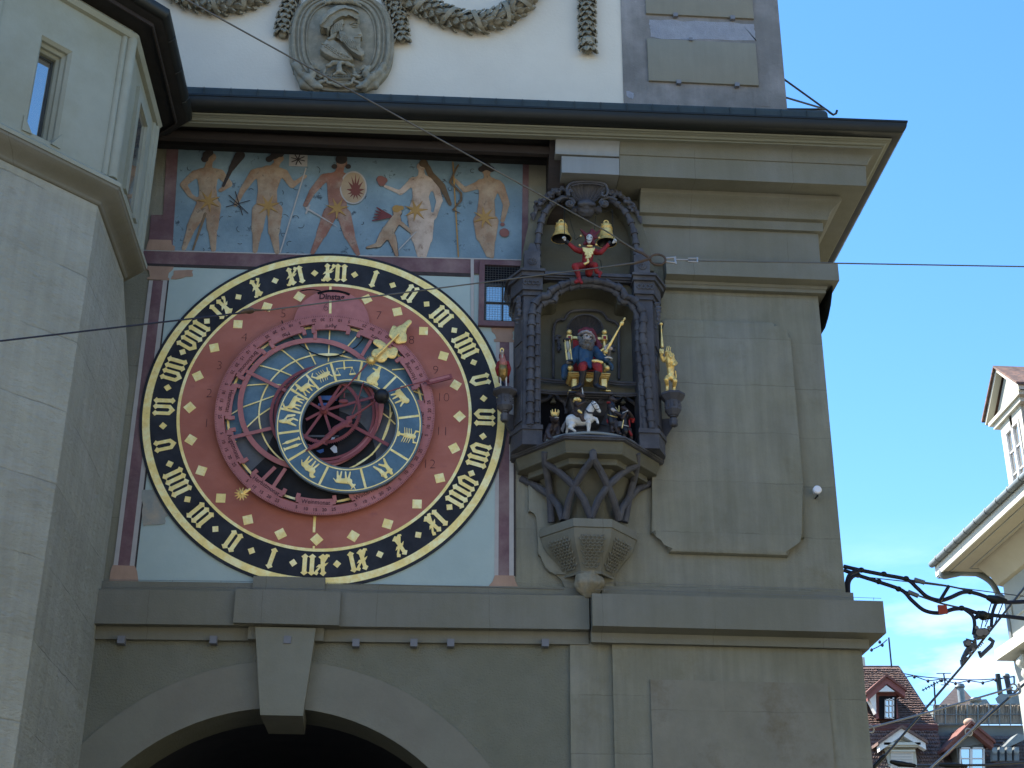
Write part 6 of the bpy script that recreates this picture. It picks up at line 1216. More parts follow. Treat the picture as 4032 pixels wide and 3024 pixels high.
# ================================================================ medallion and garlands on the white wall
ZM = zoom(1080, 0, 4.096); km = .00247/4.096; dm = -.06
c_ = ZM(1080, 1450, dm)
MD = thing('portrait_medallion', (c_.x, .06, c_.z), 'grey stone medallion with a bearded profile head in a hat, on the white wall', 'relief')
def oval(cx_, cy_, rx, ry, n=64, p=2.6): return [(cx_+rx*abs(cos(t))**(2/p)*(1 if cos(t) > 0 else -1), cy_+ry*abs(sin(t))**(2/p)*(1 if sin(t) > 0 else -1)) for t in [2*pi*i/n for i in range(n)]]
rpanel('frame', [ZM(x, y, -.02) for x, y in oval(1080, 680, 850, 790)], -.02, .08, .012, m_relief, MD)
for rx, ry, rr, dd in ((770, 740, .026, -.012), (690, 690, .012, -.012), (615, 640, .022, -.012), (555, 590, .010, -.014)):
    bm = bmnew(); o_ = oval(1075, 640, rx, ry); q = [ZM(x, y, dd) for x, y in o_]; q.append(q[0]); tube(bm, q, rr, 8, caps=False); obj('frame_roll', bm, m_relief, MD)
F = lambda *ch, **k: fuse(k.pop('name'), caps(ZM, km, k.pop('d', -.0), *ch), k.pop('v', .009), m_relief, MD, flat=(.02, .9), **k)
rp = lambda nm, pts, d, th, bv: rpanel(nm, [ZM(x, y, d) for x, y in pts], d, th, bv, m_relief, MD, ang=50)
rp('neck', [(940, 600), (1100, 640), (1230, 780), (1275, 940), (1100, 965), (900, 900), (790, 760)], .03, .07, .012)
hd = rp('head', [(1100, 270), (1330, 280), (1352, 330), (1340, 385), (1362, 440), (1392, 492), (1422, 548), (1412, 578), (1372, 582), (1390, 606), (1374, 628), (1384, 660), (1300, 760), (1180, 740), (1100, 640), (960, 600), (930, 520), (1000, 380)], .075, .11, .014)
rp('hair', smooth_([(1110, 300), (1000, 360), (930, 430), (900, 520), (930, 590), (860, 600), (870, 640), (960, 610), (1010, 540), (1000, 470), (1060, 400), (1130, 380)], 3), .10, .08, .01)
rp('beard', smooth_([(1040, 500), (1110, 500), (1190, 570), (1280, 590), (1345, 590), (1390, 660), (1375, 720), (1400, 790), (1458, 832), (1440, 880), (1400, 905), (1320, 860), (1220, 790), (1130, 690), (1060, 590)], 3), .115, .09, .012)
rp('hat', smooth_([(740, 430), (725, 320), (820, 230), (910, 120), (1050, 85), (1200, 90), (1300, 140), (1375, 190), (1345, 330), (1290, 250), (1150, 240), (1020, 290), (920, 380), (870, 480), (830, 430), (780, 440)], 3), .13, .13, .018)
rp('hat_brim', smooth_([(740, 400), (830, 320), (860, 260), (950, 210), (1050, 140), (1180, 125), (1290, 160), (1360, 200), (1320, 170), (1180, 100), (1030, 110), (920, 180), (830, 260), (745, 340)], 3), .155, .09, .008)
bm = bmnew()
for k in range(9):
    x, y = 1090+k*30, 540+k*22; tube(bm, [ZM(x+20*sin(t*1.3+k), y+t*26-k*4, .118) for t in range(6)], .008, 5)
for k in range(5): tube(bm, [ZM(960+k*30+14*sin(t*1.5), 400+t*34-k*10, .104) for t in range(5)], .008, 5)
obj('curls', bm, m_relief, MD)
bm = bmnew(); ball(bm, ZM(1300, 400, .078), .022, (1.4, .6, .7)); tube(bm, [ZM(x, y, .085) for x, y in ((1220, 390), (1270, 360), (1330, 362), (1350, 380))], .011, 6); tube(bm, [ZM(x, y, .08) for x, y in ((1250, 430), (1300, 440), (1340, 425))], .007, 6); ball(bm, ZM(1070, 470, .09), .035, (.7, .5, 1.1)); ball(bm, ZM(1375, 555, .075), .022, (1, .7, .7)); tube(bm, [ZM(1290, 600, .12), ZM(1340, 598, .12), ZM(1378, 606, .11)], .010, 6); obj('eye_and_ear', bm, m_relief, hd)
rp('collar', [(870, 600), (940, 620), (1040, 700), (1120, 790), (1190, 870), (1275, 940), (1240, 965), (1100, 965), (960, 930), (820, 860), (735, 785), (790, 690)], .085, .12, .012)
bm = bmnew(); tube(bm, [ZM(760+i*50, 700+i*26-14*sin(i), .088) for i in range(10)], .009, 6)
for i in range(7): ring_tube(bm, ZM(850+i*45, 740+i*30, .088), .022, .007, 14, 5)
obj('collar_pattern', bm, m_relief, MD)
bm = bmnew()
for x, y in ((880, 280), (1022, 195), (1215, 160)): capsule(bm, ZM(x, y, .05), ZM(x+10, y+50, .05), .014, .008)
obj('hat_studs', bm, m_relief, MD)
# lower cartouche: leafy scrolls and a shell cup
for sx in (-1, 1):
    X = lambda u: 1050+sx*u
    F([(X(720), 1050, 60, .02), (X(620), 1180, 80, .04), (X(480), 1290, 80, .05), (X(380), 1380, 60, .05), (X(300), 1400, 40, .05)], [(X(480), 1080, 50, .05), (X(420), 1180, 56, .06), (X(470), 1270, 50, .06)], [(X(400), 1060, 40, .05), (X(340), 1120, 34, .05)], [(X(700), 1180, 60, .0), (X(560), 1370, 90, .0), (X(380), 1440, 60, .0)], [(X(300), 1230, 40, .05), (X(200), 1200, 30, .05)], [(X(330), 1330, 36, .05), (X(230), 1290, 24, .05)], name='leaf_scroll', disp=.03, dsc=10)
F([(870, 1060, 46, .05), (960, 1010, 46, .06), (1060, 1000, 46, .07), (1160, 1010, 46, .06), (1250, 1060, 46, .05)], [(1050, 1040, 50, .08), (1050, 1150, 40, .10), (960, 1190, 30, .09)], [(1050, 1150, 36, .1), (1130, 1185, 30, .09)], [(820, 1130, 36, .03), (790, 1230, 34, .03), (860, 1330, 34, .03), (1050, 1385, 34, .03), (1240, 1340, 34, .03), (1310, 1230, 34, .03), (1290, 1130, 36, .03)], name='shell_cup', disp=.015, dsc=22)
bm = bmnew()
for r in (60, 100, 140, 170): 
    q = [ZM(1055+r*cos(t*pi/16), 1220+r*.7*sin(t*pi/16), .0-r*.00005) for t in range(33)]; tube(bm, q, .007, 5, caps=False)
obj('cup_rings', bm, m_relief, MD)
F([(830, 50, 40, .05), (900, 20, 46, .05), (1050, 10, 60, .05), (1250, 10, 60, .05), (1340, 60, 40, .05), (1385, 95, 26, .05)], name='crown_leaf', disp=.012, dsc=24)
def garland(name, lab, spine, rad, d, seed, ribbons=(), group='stone garlands'):
    """bundle of overlapping laurel leaves along a spine of pixels"""
    random.seed(seed); GT = thing(name, P(*spine[len(spine)//2], d), lab, 'garland', group)
    sp = smooth_(spine, 10); q = [P(x, y, d) for x, y in sp]; n = len(q)
    core = [(a, b, rad*.80*(1 if not callable(rad) else 1), rad*.80) for a, b in zip(q[::4], q[4::4])]
    fuse('core', core, .014, m_relief, GT, flat=(-d+.05, .7))
    bm = bmnew(); L_ = 0; tot = sum((b-a).length for a, b in zip(q, q[1:])); step = .07; nx = 0; acc = 0
    for i in range(n-1):
        a, b = q[i], q[i+1]; l = (b-a).length
        while acc+l >= nx:
            p = a.lerp(b, (nx-acc)/l); t = (b-a).normalized(); side = V3((-t.z, 0, t.x))
            for k in range(4):
                ph = (k+.5*(int(nx/step) % 2))/3.5*pi-pi/2*1.05+random.uniform(-.12, .12); c = p+side*(sin(ph)*rad*.86)+V3((0, -cos(ph)*rad*.75+.02, 0)); ln, wd = .105+random.uniform(-.015, .015), .042
                dr = (t+side*.45*sin(ph)+V3((0, -.25, 0))).normalized(); out_ = (side*sin(ph)+V3((0, -cos(ph), 0))).normalized(); w_ = dr.cross(out_).normalized()
                mid = [c-dr*ln*.5-out_*.008, c-dr*ln*.1+out_*.014, c+dr*ln*.3+out_*.030, c+dr*ln*.62+out_*.022]
                ws = [.35, 1, .9, .08]
                vl = [bm.verts.new(mm_+w_*wd*s*1-out_*.012) for mm_, s in zip(mid, ws)]; vr = [bm.verts.new(mm_-w_*wd*s-out_*.012) for mm_, s in zip(mid, ws)]; vm = [bm.verts.new(mm_-out_*.004) for mm_ in mid]; vl2 = [bm.verts.new(mm_+w_*wd*s*.5+out_*.006) for mm_, s in zip(mid, ws)]; vr2 = [bm.verts.new(mm_-w_*wd*s*.5+out_*.006) for mm_, s in zip(mid, ws)]
                for j in range(3):
                    for A, B in ((vl, vl2), (vl2, vm), (vm, vr2), (vr2, vr)): bm.faces.new((A[j], A[j+1], B[j+1], B[j]))
                if random.random() < .3: ball(bm, c+out_*.014+w_*wd, .013, seg=8, rg=6)
            nx += step
        acc += l
    obj('leaves', bm, m_relief, GT, kind='open', ang=60)
    for f0, f1, tw in ribbons:
        bm = bmnew(); A, B = [], []
        for k in range(13):
            u = k/12; fr_ = f0+(f1-f0)*u; i = min(n-2, int(fr_*(n-1))); p = q[i].lerp(q[i+1], fr_*(n-1)-i); t = (q[i+1]-q[i]).normalized(); side = V3((-t.z, 0, t.x)); ph = -pi/2+pi*u
            c = p+side*(sin(ph)*rad*1.08)+V3((0, -cos(ph)*rad*1.0+.0, 0)); A.append(c+t*.028); B.append(c-t*.028)
        strip(bm, A, B, .01); obj('ribbon', bm, m_relief, GT, ang=60)
    return GT
garland('garland', 'stone laurel garland wound with ribbons, hanging in a curve right of the medallion', [(1545, -90), (1590, -10), (1680, 30), (1780, 70), (1860, 88), (1950, 75), (2030, 30), (2085, -30), (2110, -100)], .122, -.03, 1, ((.2, .27, 0), (.34, .4, 0), (.55, .48, 0), (.66, .72, 0), (.8, .74, 0)))
garland('garland', 'stone laurel garland end showing at the top edge left of the medallion', [(600, -120), (680, -40), (760, 0), (860, 20), (960, 5), (1050, -40), (1120, -100)], .105, -.03, 2, ((.3, .36, 0), (.5, .44, 0), (.64, .7, 0)))
garland('garland', 'straight stone leaf drop hanging by itself near the grey corner pier', [(2312, -60), (2312, 40), (2313, 120), (2316, 205)], .072, -.04, 3, ((.84, .84, 0),))
garland('garland', 'short stone leaf tassel on the left shoulder of the medallion', [(1165, -30), (1135, 30), (1118, 90), (1112, 140)], .062, -.04, 4)
garland('garland', 'short stone leaf tassel on the right shoulder of the medallion', [(1530, -20), (1560, 40), (1578, 100), (1585, 160)], .062, -.04, 5)
# ================================================================ bird wires along the ledges
def birdwire(name, pts, d, posts, lab, h=8):
    bm = bmnew(); tube(bm, [P(x, y, d) for x, y in pts], .0022, 5)
    for x in posts:
        for (a, b) in zip(pts, pts[1:]):
            if a[0] <= x <= b[0]: y = a[1]+(b[1]-a[1])*(x-a[0])/(b[0]-a[0]); tube(bm, [P(x, y-2, d), P(x, y+h, d), P(x, y+h, d-.05)], .0022, 5)
    obj(name, bm, mat('wire_steel', (.20, .20, .19, 1), .4, 0, metal=.5) if 'wire_steel' not in bpy.data.materials else bpy.data.materials['wire_steel'], None, label=lab, cat='wire')
birdwire('ledge_wire', [(410, 2283), (930, 2289), (1350, 2297), (2220, 2320)], .05, (680, 870, 1290, 1490, 1830), 'upper thin bird wire on short posts directly below the dial')
birdwire('ledge_wire', [(410, 2312), (930, 2314), (1330, 2322), (2285, 2345)], .13, (440, 690, 930, 1310, 1560, 2045), 'lower thin bird wire along the string course under the dial')
birdwire('ledge_wire', [(2400, 2293), (2910, 2309), (3320, 2322)], .07, (2430, 2670, 2910, 3190, 3310), 'upper thin bird wire on the plinth right of the oriel')
birdwire('ledge_wire', [(2340, 2320), (2650, 2328), (3360, 2352), (3470, 2356)], .22, (2380, 2640, 3160, 3440), 'lower thin bird wire on the string course at the corner')
# ================================================================ overhead wires of the street
m_cab = mat('cable_steel', (.10, .10, .095, 1), .45, .1, metal=.6); m_rubber = mat('cable_black', (.02, .022, .035, 1), .6, .1); m_rust = mat('ring_rust', (.10, .07, .05, 1), .7, .3, 30, metal=.3); m_chrome = mat('shackle_steel', (.33, .33, .32, 1), .4, .1, metal=.5)
SW = thing('span_wires', P(2590, 1021, 2.5), 'three thin tension wires meeting at a rusty ring in front of the oriel', 'cables')
def wire(pts, r, m=m_cab, parent=SW, name='wire', sag=0, seg=6):
    q = [P(*p) for p in pts]; o = []
    for a, b in zip(q, q[1:]):
        for k in range(9): t = k/8; p = a.lerp(b, t); p.z -= sag*4*t*(1-t); o.append(p)
    bm = bmnew(); tube(bm, o, r, seg); return obj(name, bm, m, parent)
wire([(2700, 1026, 2.45), (4150, 1052, 1.0)], .0065)
wire([(2500, 985, 2.55), (2390, 912, 2.7), (1300, 311, 4.2), (735, 0, 5.0), (450, -150, 5.3)], .0062)
wire([(2500, 1035, 2.55), (2420, 1046, 2.6), (1340, 1184, 3.6), (1050, 1222, 3.9)], .0055)
wire([(950, 1232, 4.0), (540, 1280, 4.4), (-80, 1352, 5.0)], .006, m_rubber)
bm = bmnew(); ring_tube(bm, P(2590, 1022, 2.5), .052, .010, 28, 10, sx=1.25, sz=.95); obj('ring', bm, m_rust, SW)
for pts, r in (([(2500, 985), (2530, 997), (2556, 1015)], .013), ([(2440, 950), (2470, 965), (2505, 988)], .011), ([(2500, 1036), (2535, 1025), (2562, 1018)], .013), ([(2420, 1046), (2460, 1040), (2505, 1036)], .010)): 
    bm = bmnew(); tube(bm, [P(x, y, 2.52) for x, y in pts], r, 8); obj('clamp', bm, m_rust, SW)
for x0, y0, x1, y1, r in ((2616, 1018, 2662, 1014, .010), (2616, 1030, 2664, 1036, .010), (2655, 1014, 2662, 1040, .010), (2655, 1022, 2710, 1024, .007), (2710, 1018, 2750, 1018, .008), (2710, 1030, 2748, 1032, .008), (2745, 1014, 2746, 1034, .008)):
    bm = bmnew(); tube(bm, [P(x0, y0, 2.48), P(x1, y1, 2.48)], r, 8); obj('shackle', bm, m_chrome, SW)
bm = bmnew(); tube(bm, [P(930, 1236, 4.0), P(960, 1226, 4.0), P(985, 1221, 4.0), P(1000, 1220, 4.0)], 1, 10, rs=[.004, .017, .019, .012]); ring_tube(bm, P(980, 1225, 3.98), .022, .007, 16, 6, sx=1.5, sz=.7); tube(bm, [P(1000, 1222, 3.95), P(1055, 1220, 3.9)], .010, 8, rs=[.010, .004]); obj('turnbuckle', bm, m_rust, SW)
# ================================================================ trolley-line feeders at the right
ZN = zoom(3332, 2200, 2.0129); m_zinc = mat('zinc', (.17, .19, .185, 1), .5, .15, 4, metal=.4)
FE = thing('feeder_cables', ZN(100, 130, -1.5), 'thick black looping trolley feeder cables right of the tower corner', 'cables')
def nw(pts, d, r, m=m_rubber, parent=FE, name='cable', f=ZN, smooth=True):
    q = [f(x, y, d if not isinstance(d, tuple) else d[0]+(d[1]-d[0])*i) for i, (x, y) in enumerate(smooth_(pts, 8) if smooth else pts)]
    bm = bmnew(); tube(bm, q, r, 8); return obj(name, bm, m, parent)
nw([(-20, 60), (110, 90), (300, 128), (480, 165), (560, 230), (640, 300), (740, 330), (820, 310), (930, 265), (1030, 275), (1190, 330), (1290, 345), (1420, 340)], -1.5, .022)
nw([(-20, 90), (90, 130), (260, 185), (440, 250), (520, 330), (620, 410), (740, 430), (850, 400), (940, 398), (1040, 430), (1180, 450), (1300, 460), (1420, 475)], -1.5, .022)
nw([(5, 270), (5, 190), (35, 120), (110, 92)], -1.4, .022); nw([(20, 268), (22, 190), (50, 145), (90, 130)], -1.35, .018)
nw([(480, 165), (600, 185), (800, 215), (1000, 258)], -1.5, .010, m_cab); nw([(440, 250), (570, 292), (740, 350), (900, 388)], -1.5, .010, m_cab)
nw([(150, 145), (600, 195), (1000, 245), (1420, 300)], -1.6, .006, m_cab)
for a, b in (((540, 165), (620, 190)), ((490, 262), (570, 295))): nw([a, b], -1.48, .026, m_zinc, name='insulator', smooth=False)
nw([(815, 215), (735, 345)], -1.45, .018, m_gutter, name='spacer_rod', smooth=False)
bm = bmnew(); a, b = ZN(724, 368, -1.4), ZN(803, 437, -1.4); box(bm, (a.x, 1.39, b.z), (b.x, 1.41, a.z)); obj('marker_plate', bm, mat('marker_red', (.38, .055, .03, 1), .6, .1), FE)
for x, y in ((120, 90), (298, 122), (475, 158), (92, 130), (258, 182), (415, 240), (980, 262), (915, 392)): bm = bmnew(); ball(bm, ZN(x, y, -1.5), .03, (1.2, 1, 1), 8, 6); obj('cable_clip', bm, m_gutter, FE)
nw([(930, 395), (1000, 450), (1018, 520), (1010, 600)], -1.5, .02); nw([(1190, 345), (1160, 430), (1150, 540)], -1.5, .018)
for q in ([(1150, 350), (1105, 500)], [(1240, 355), (1175, 520)], [(1085, 480), (1065, 560)], [(1130, 470), (1100, 540)]): nw(q, -1.5, .006, m_cab, smooth=False)
fuse('insulator_block', caps(ZN, .00215, -1.5, [(1130, 310, 16), (1190, 325, 24), (1260, 335, 14)], [(1050, 430, 14), (1085, 450, 26), (1120, 450, 14)], [(1030, 465, 12)], [(1130, 465, 12)], [(1160, 345, 10)]), .012, m_gutter, FE)
m_zinc0 = mat('bolt_zinc', (.2, .2, .2, 1), .4, .1, metal=.6)
SWI = thing('line_switch', ZN(1060, 620, -1.5), 'grey metal section switch clamped on the slanting trolley wire at the right', 'switch')
mcg = mat('cast_gray', (.10, .105, .11, 1), .55, .25, 12, metal=.4)
for nm, pts in (('housing', [(1022, 560), (1055, 548), (1080, 556), (1100, 545), (1140, 560), (1142, 592), (1110, 622), (1060, 632), (1025, 612)]), ('side_plate', [(1012, 655), (1035, 640), (1040, 690), (1000, 730), (955, 775), (930, 800), (925, 775), (950, 720), (965, 695)]), ('angle_plate', [(942, 642), (985, 648), (1000, 668), (970, 690), (952, 680)]), ('clamp_jaw', [(918, 790), (950, 775), (975, 780), (940, 820), (924, 835)])):
    rpanel(nm, [ZN(x, y, -1.46) for x, y in pts], -1.46, .07, .008, mcg, SWI)
for x, y, r in ((968, 668, 11), (1060, 585, 16), (1100, 580, 14), (1010, 720, 8), (985, 750, 8), (1130, 545, 8), (1035, 545, 8)): bm = bmnew(); tube(bm, [ZN(x, y, -1.40), ZN(x, y, -1.47)], r*.0025, 10); obj('bolt', bm, m_zinc0, SWI)
for k in range(4): nw([(1040+k*12, 690-k*10), (1052+k*12, 712-k*12)], -1.42, .006, mcg, SWI, 'coil', smooth=False)
nw([(1130, 630), (1165, 655), (1150, 690), (1060, 775), (1055, 735)], -1.45, .022, bpy.data.materials['cast_gray'], SWI, 'handle', smooth=False)
nw([(950, 640), (1010, 655), (1045, 610)], -1.45, .014, bpy.data.materials['cast_gray'], SWI, 'lever', smooth=False)
TW = thing('trolley_wires', ZN(900, 860, -1.5), 'taut slanting trolley and stay wires crossing the lower right corner', 'cables')
for q, r, m in (([(1420, 220), (1300, 370), (920, 850), (310, 1560), (200, 1670)], .012, m_cab), ([(1420, 985), (980, 1380), (640, 1680)], .012, m_cab), ([(1320, 1020), (1190, 1060), (660, 1215), (170, 1345)], .010, m_chrome), ([(1160, 1185), (980, 1370), (660, 1665)], .010, m_chrome), ([(1420, 1612), (1130, 1635), (560, 1640)], .012, m_cab)):
    nw(q, -1.5 if m is m_cab else -1.2, r, m, TW, 'wire', smooth=False)
nw([(1365, 990), (1375, 1060), (1290, 1090)], -1.2, .012, m_chrome, TW, 'wire')
for x, y in ((1328, 1020), (968, 1375), (190, 1350)):
    bm = bmnew(); ring_tube(bm, ZN(x, y, -1.2), .035, .009, 18, 6); obj('eye_ring', bm, m_chrome, TW)
fuse('wrapped_fitting', caps(ZN, .0025, -1.5, [(360, 1610, 9), (420, 1625, 13), (540, 1640, 9)], [(740, 1635, 8), (860, 1640, 12), (950, 1645, 8)], [(220, 1650, 9), (300, 1565, 9)]), .012, m_gutter, TW)
# ================================================================ neighbouring house at the right
m_nwall = mat('yellow_render', (.44, .40, .27, 1), .9, .06, 2, .1, 30); m_nstone = mat('pale_green_stone', (.30, .31, .27, 1), .9, .06, 2, .15, 30); m_nwhite = mat('cream_paint', (.47, .46, .38, 1), .7, .05, 3); m_nsoff = mat('soffit_cream', (.38, .34, .24, 1), .8, .05, 3)
m_tile = mat('roof_tile', (.12, .08, .066, 1), .85, .4, 5, .2, 30, col2=(.19, .11, .08, 1), mixsc=9, col3=(.07, .055, .05, 1), m3=(14, .55, .62))
ZR = lambda x, y: (3232+x/1.8437, 1400+y/1.8437)
yf = 9.0                                                        # far end of the street front
cr_ = P(*ZR(1330, 1500), -yf); NX = cr_.x                       # wall plane x = NX
NB = thing('corner_house', (NX+3, 0, 0), 'cream and yellow house with deep boarded eaves and a dormer, cut by the right edge', 'building')
zs = cr_.z
def nbx(name, a, b, m, parent=NB): bm = bmnew(); box(bm, a, b); return obj(name, bm, m, parent, smooth=False)
sp_ = P(*ZR(960, 1550), -yf-.0); ov = NX-sp_.x
print('neighbour', NX, zs, ov, sp_)
EX = NX-ov; ze = P(*ZR(945, 1545), -yf-.3).z
wall = nbx('wall', (NX, -14, 0), (NX+9, yf, ze+.05), m_nwall)
nbx('corner_pilaster', (NX-.05, yf-1.0, 2), (NX-.004, yf+.05, ze+.02), m_nstone)
zpan = P(*((3332+1300/2.0129), 2200+180/2.0129), -yf).z
nbx('upper_wall_band', (NX-.03, -14, zpan), (NX-.003, yf-1.01, ze+.02), m_nstone)
for y0 in (7.85,):
    pass
nbx('soffit', (EX, -14, ze), (NX+9, yf+ov*.8, ze+.06), m_nsoff)
bm = bmnew()
for k in range(3): box(bm, (EX+.12+.26*k, -14, ze-.012), (EX+.135+.26*k, yf+ov*.8-.15-.26*k, ze-.001)); box(bm, (EX+.135+.26*k, yf+ov*.8-.165-.26*k, ze-.012), (NX+9, yf+ov*.8-.15-.26*k, ze-.001))
obj('soffit_joint', bm, m_nstone, NB)
bm = bmnew()
pr_ = [(NX-.02, ze-.35), (NX-.12, ze-.33), (NX-.2, ze-.2), (NX-.38, ze-.05), (NX-.40, ze-.002), (NX-.02, ze-.002)]
a_ = [bm.verts.new((x, -14, z)) for x, z in pr_]; b_ = [bm.verts.new((x, yf+.12, z)) for x, z in pr_]
for i in range(len(pr_)): j = (i+1) % len(pr_); bm.faces.new((a_[i], a_[j], b_[j], b_[i]))
bm.faces.new(b_); obj('eave_cove', bm, m_nsoff, NB)
nbx('fascia', (EX-.03, -14, ze-.02), (EX-.001, yf+ov*.8+.03, ze+.17), m_nwhite)
bm = bmnew(); q = [V3((EX-.07, yf+ov*.8+.05, ze+.20)), V3((EX-.07, -14, ze+.20))]; tube(bm, q, .055, 12); gt = obj('gutter', bm, m_zinc, NB)
for k in range(20): bm = bmnew(); ring_tube(bm, (EX-.07, yf+.4-.45*k, ze+.20), .058, .007, 16, 5); obj('gutter_strap', bm, m_zinc, gt)
a = P(*ZR(880, 1520), -yf-.6); zg = ze+.25
nbx('rain_head', (a.x-.07, yf+.45, zg-.30), (a.x+.07, yf+.7, zg+.05), m_zinc)
bm = bmnew(); tube(bm, [P(*ZR(x, y), -yf-.5) for x, y in smooth_([(880, 1540), (885, 1600), (960, 1590), (1060, 1572), (1150, 1590), (1240, 1650), (1290, 1740)], 5)]+[P(3332+1275/2.0129, 2200+330/2.0129, -yf-.1), P(3332+1300/2.0129, 2200+520/2.0129, -yf-.0), P(3332+1330/2.0129, 2200+720/2.0129, -yf)], .05, 10); obj('downpipe', bm, m_zinc, NB)
# painted panels, bracket scrolls and ledge at the corner
z2_ = P(3332+1300/2.0129, 2200+740/2.0129, -yf).z
nbx('ledge', (NX-.32, -14, z2_-.12), (NX-.004, yf+.1, z2_+.05), m_nwhite)
for k in range(3):
    y_ = yf-.5-1.9*k; L_ = [(V3((NX-.11, y_, z2_-.28)), .12, (1, 1.1, 1)), (V3((NX-.08, y_, z2_-.5)), .10, (1, 1, 1.3)), (V3((NX-.03, y_, z2_-.8)), .08, (1, 1, 1.6)), (V3((NX-.03, y_, z2_-1.0)), V3((NX-.03, y_, z2_-2.0)), .07, .08)]
    fuse('scroll_bracket', L_, .03, m_nwhite, NB, disp=.04, dsc=9)
for k in range(2):
    y_ = yf-.5-1.9*k; bm = bmnew(); q = [(NX-.055, y_-.32, z2_+.5), (NX-.055, y_+.32, z2_+.5), (NX-.055, y_+.32, ze-.7), (NX-.055, y_-.32, ze-.7), (NX-.055, y_-.32, z2_+.5)]
    tube(bm, q, .02, 6); obj('panel_moulding', bm, m_nstone, NB)
# mansard slope and the dormer
bm = bmnew(); hull(bm, [(EX+.2, 7.32, ze+.2), (EX+.5, 7.0, 10.3), (EX+.2, -14, ze+.2), (EX+.5, -14, 10.3), (NX+9, 7.32, ze+.2), (NX+9, 7.0, 10.3)]); box(bm, (EX+.35, -14, 10.3), (NX+9, 7.08, 10.42)); obj('mansard_roof', bm, m_tile, NB, smooth=False)
yd, w2 = 6.83, .82
dz0, dz1 = ze+.2, 10.50
nd = nbx('dormer', (EX+.2, yd-w2, dz0), (EX+1.6, yd, dz1), m_nwhite)
fx = EX+.2
for (ya, yb, za, zb_) in ((yd-.12, yd-.01, dz0, dz1), (yd-w2+.01, yd-w2+.12, dz0, dz1), (yd-w2+.12, yd-.12, dz1-.16, dz1), (yd-.45, yd-.37, dz1-.2, dz1+.01)):
    bm = bmnew(); box(bm, (fx-.03, ya, za), (fx-.001, yb, zb_)); obj('dormer_trim', bm, m_nwhite, nd)
bm = bmnew(); box(bm, (fx-.012, yd-w2+.15, dz0+.05), (fx-.002, yd-.2, dz1-.2)); obj('window_pane', bm, m_glass, nd)
bm = bmnew(); ya, yb, za, zb_ = yd-w2+.13, yd-.18, dz0+.03, dz1-.18
for b_ in ((ya, za, ya+.03, zb_), (yb-.03, za, yb, zb_), ((ya+yb)/2-.025, za, (ya+yb)/2+.025, zb_), (ya+.03, zb_-.03, yb-.03, zb_)): box(bm, (fx-.05, b_[0], b_[1]), (fx-.0125, b_[2], b_[3]))
for k in (1, 2): z_ = za+(zb_-za)*k/3; box(bm, (fx-.03, ya+.03, z_-.01), (fx-.0125, (ya+yb)/2-.025, z_+.01)); box(bm, (fx-.03, (ya+yb)/2+.025, z_-.01), (fx-.0125, yb-.03, z_+.01))
obj('window_frame', bm, mat('white_sash', (.72, .72, .70, 1), .6, .03), nd)
bm = bmnew(); box(bm, (fx-.08, yd-w2-.12, dz1), (fx+1.4, yd+.12, dz1+.08)); box(bm, (fx-.12, yd-w2-.2, dz1+.08), (fx+1.4, yd+.2, dz1+.14)); obj('dormer_cornice', bm, m_nwhite, nd, smooth=False)
zp = dz1+.14; ym = yd-w2/2; pk = zp+.58
bm = bmnew(); hull(bm, [(fx-.03, yd+.12, zp), (fx-.03, yd-w2-.12, zp), (fx-.03, ym, pk-.08), (fx+1.8, yd+.12, zp), (fx+1.8, yd-w2-.12, zp), (fx+1.8, ym, pk-.1)]); obj('dormer_pediment', bm, m_nstone, nd, smooth=False)
for s_ in (-1, 1):
    e = V3((0, ym+s_*(w2/2+.26), zp-.01)); t_ = V3((0, ym, pk)); bm = bmnew(); hull(bm, [V3((x, p.y, p.z+o_)) for x in (fx-.14, fx-.04) for p in (e, t_) for o_ in (0, .07)]); obj('raking_cornice', bm, m_nwhite, nd, smooth=False)
    bm = bmnew(); hull(bm, [V3((x, p.y, p.z+o_)) for x in (fx-.18, fx+2.2) for p in (e+V3((0, s_*.04, -.01)), t_) for o_ in (.075, .11)]); obj('dormer_roof', bm, m_tile, nd, smooth=False)
FA = thing('bounce_houses', (0, -36, 0), 'unseen pale house row added behind the camera to bounce sunlight onto the facade', 'building')  # added out of view: its sunlit wall throws light back on the facade
nbx('wall', (-34, -42, 0), (34, -36, 17), mat('sandstone', (.44, .41, .35, 1), .9, .1, 1), FA); nbx('roof', (-34.5, -42, 17.01), (34.5, -35.2, 17.6), m_tile, FA)
# ================================================================ old roofs beyond
BY = 34.0
def bg(x, y, d=0): return P(3332+x/2.0129, 2200+y/2.0129, -BY-d)
m_tile2 = m_tile
def tiles(name, f, quadpts, rows, cols, m, parent, th=.05, rag=.25):
    """courses of overlapping plain tiles between four corners (tl, tr, br, bl)"""
    tl, tr, br, bl = quadpts; bm = bmnew(); nrm = (tr-tl).cross(bl-tl).normalized()
    if nrm.y > 0: nrm = -nrm
    for r in range(rows):
        t0, t1 = r/rows, (r+1.35)/rows
        for c in range(cols):
            off = .5 if r % 2 else 0; u0, u1 = (c+off-.0)/cols, (c+off+.94)/cols
            if u0 < -.01: continue
            u1 = min(u1, 1); u0 = min(u0, 1)
            if u1-u0 < .2/cols: continue
            A = lambda u, t: tl.lerp(tr, u).lerp(bl.lerp(br, u), min(1.02, t))
            j = random.uniform(0, .03); um = (u0+u1)/2
            pts = [A(u0, t0)+nrm*.01, A(u1, t0)+nrm*.01, A(u1, t1-.35/rows*rag)+nrm*(th+j), A(um, t1)+nrm*(th+j), A(u0, t1-.35/rows*rag)+nrm*(th+j)]
            bm.faces.new([bm.verts.new(p) for p in pts])
    me = obj(name, bm, m, parent, kind='open', smooth=False); return me
random.seed(21)
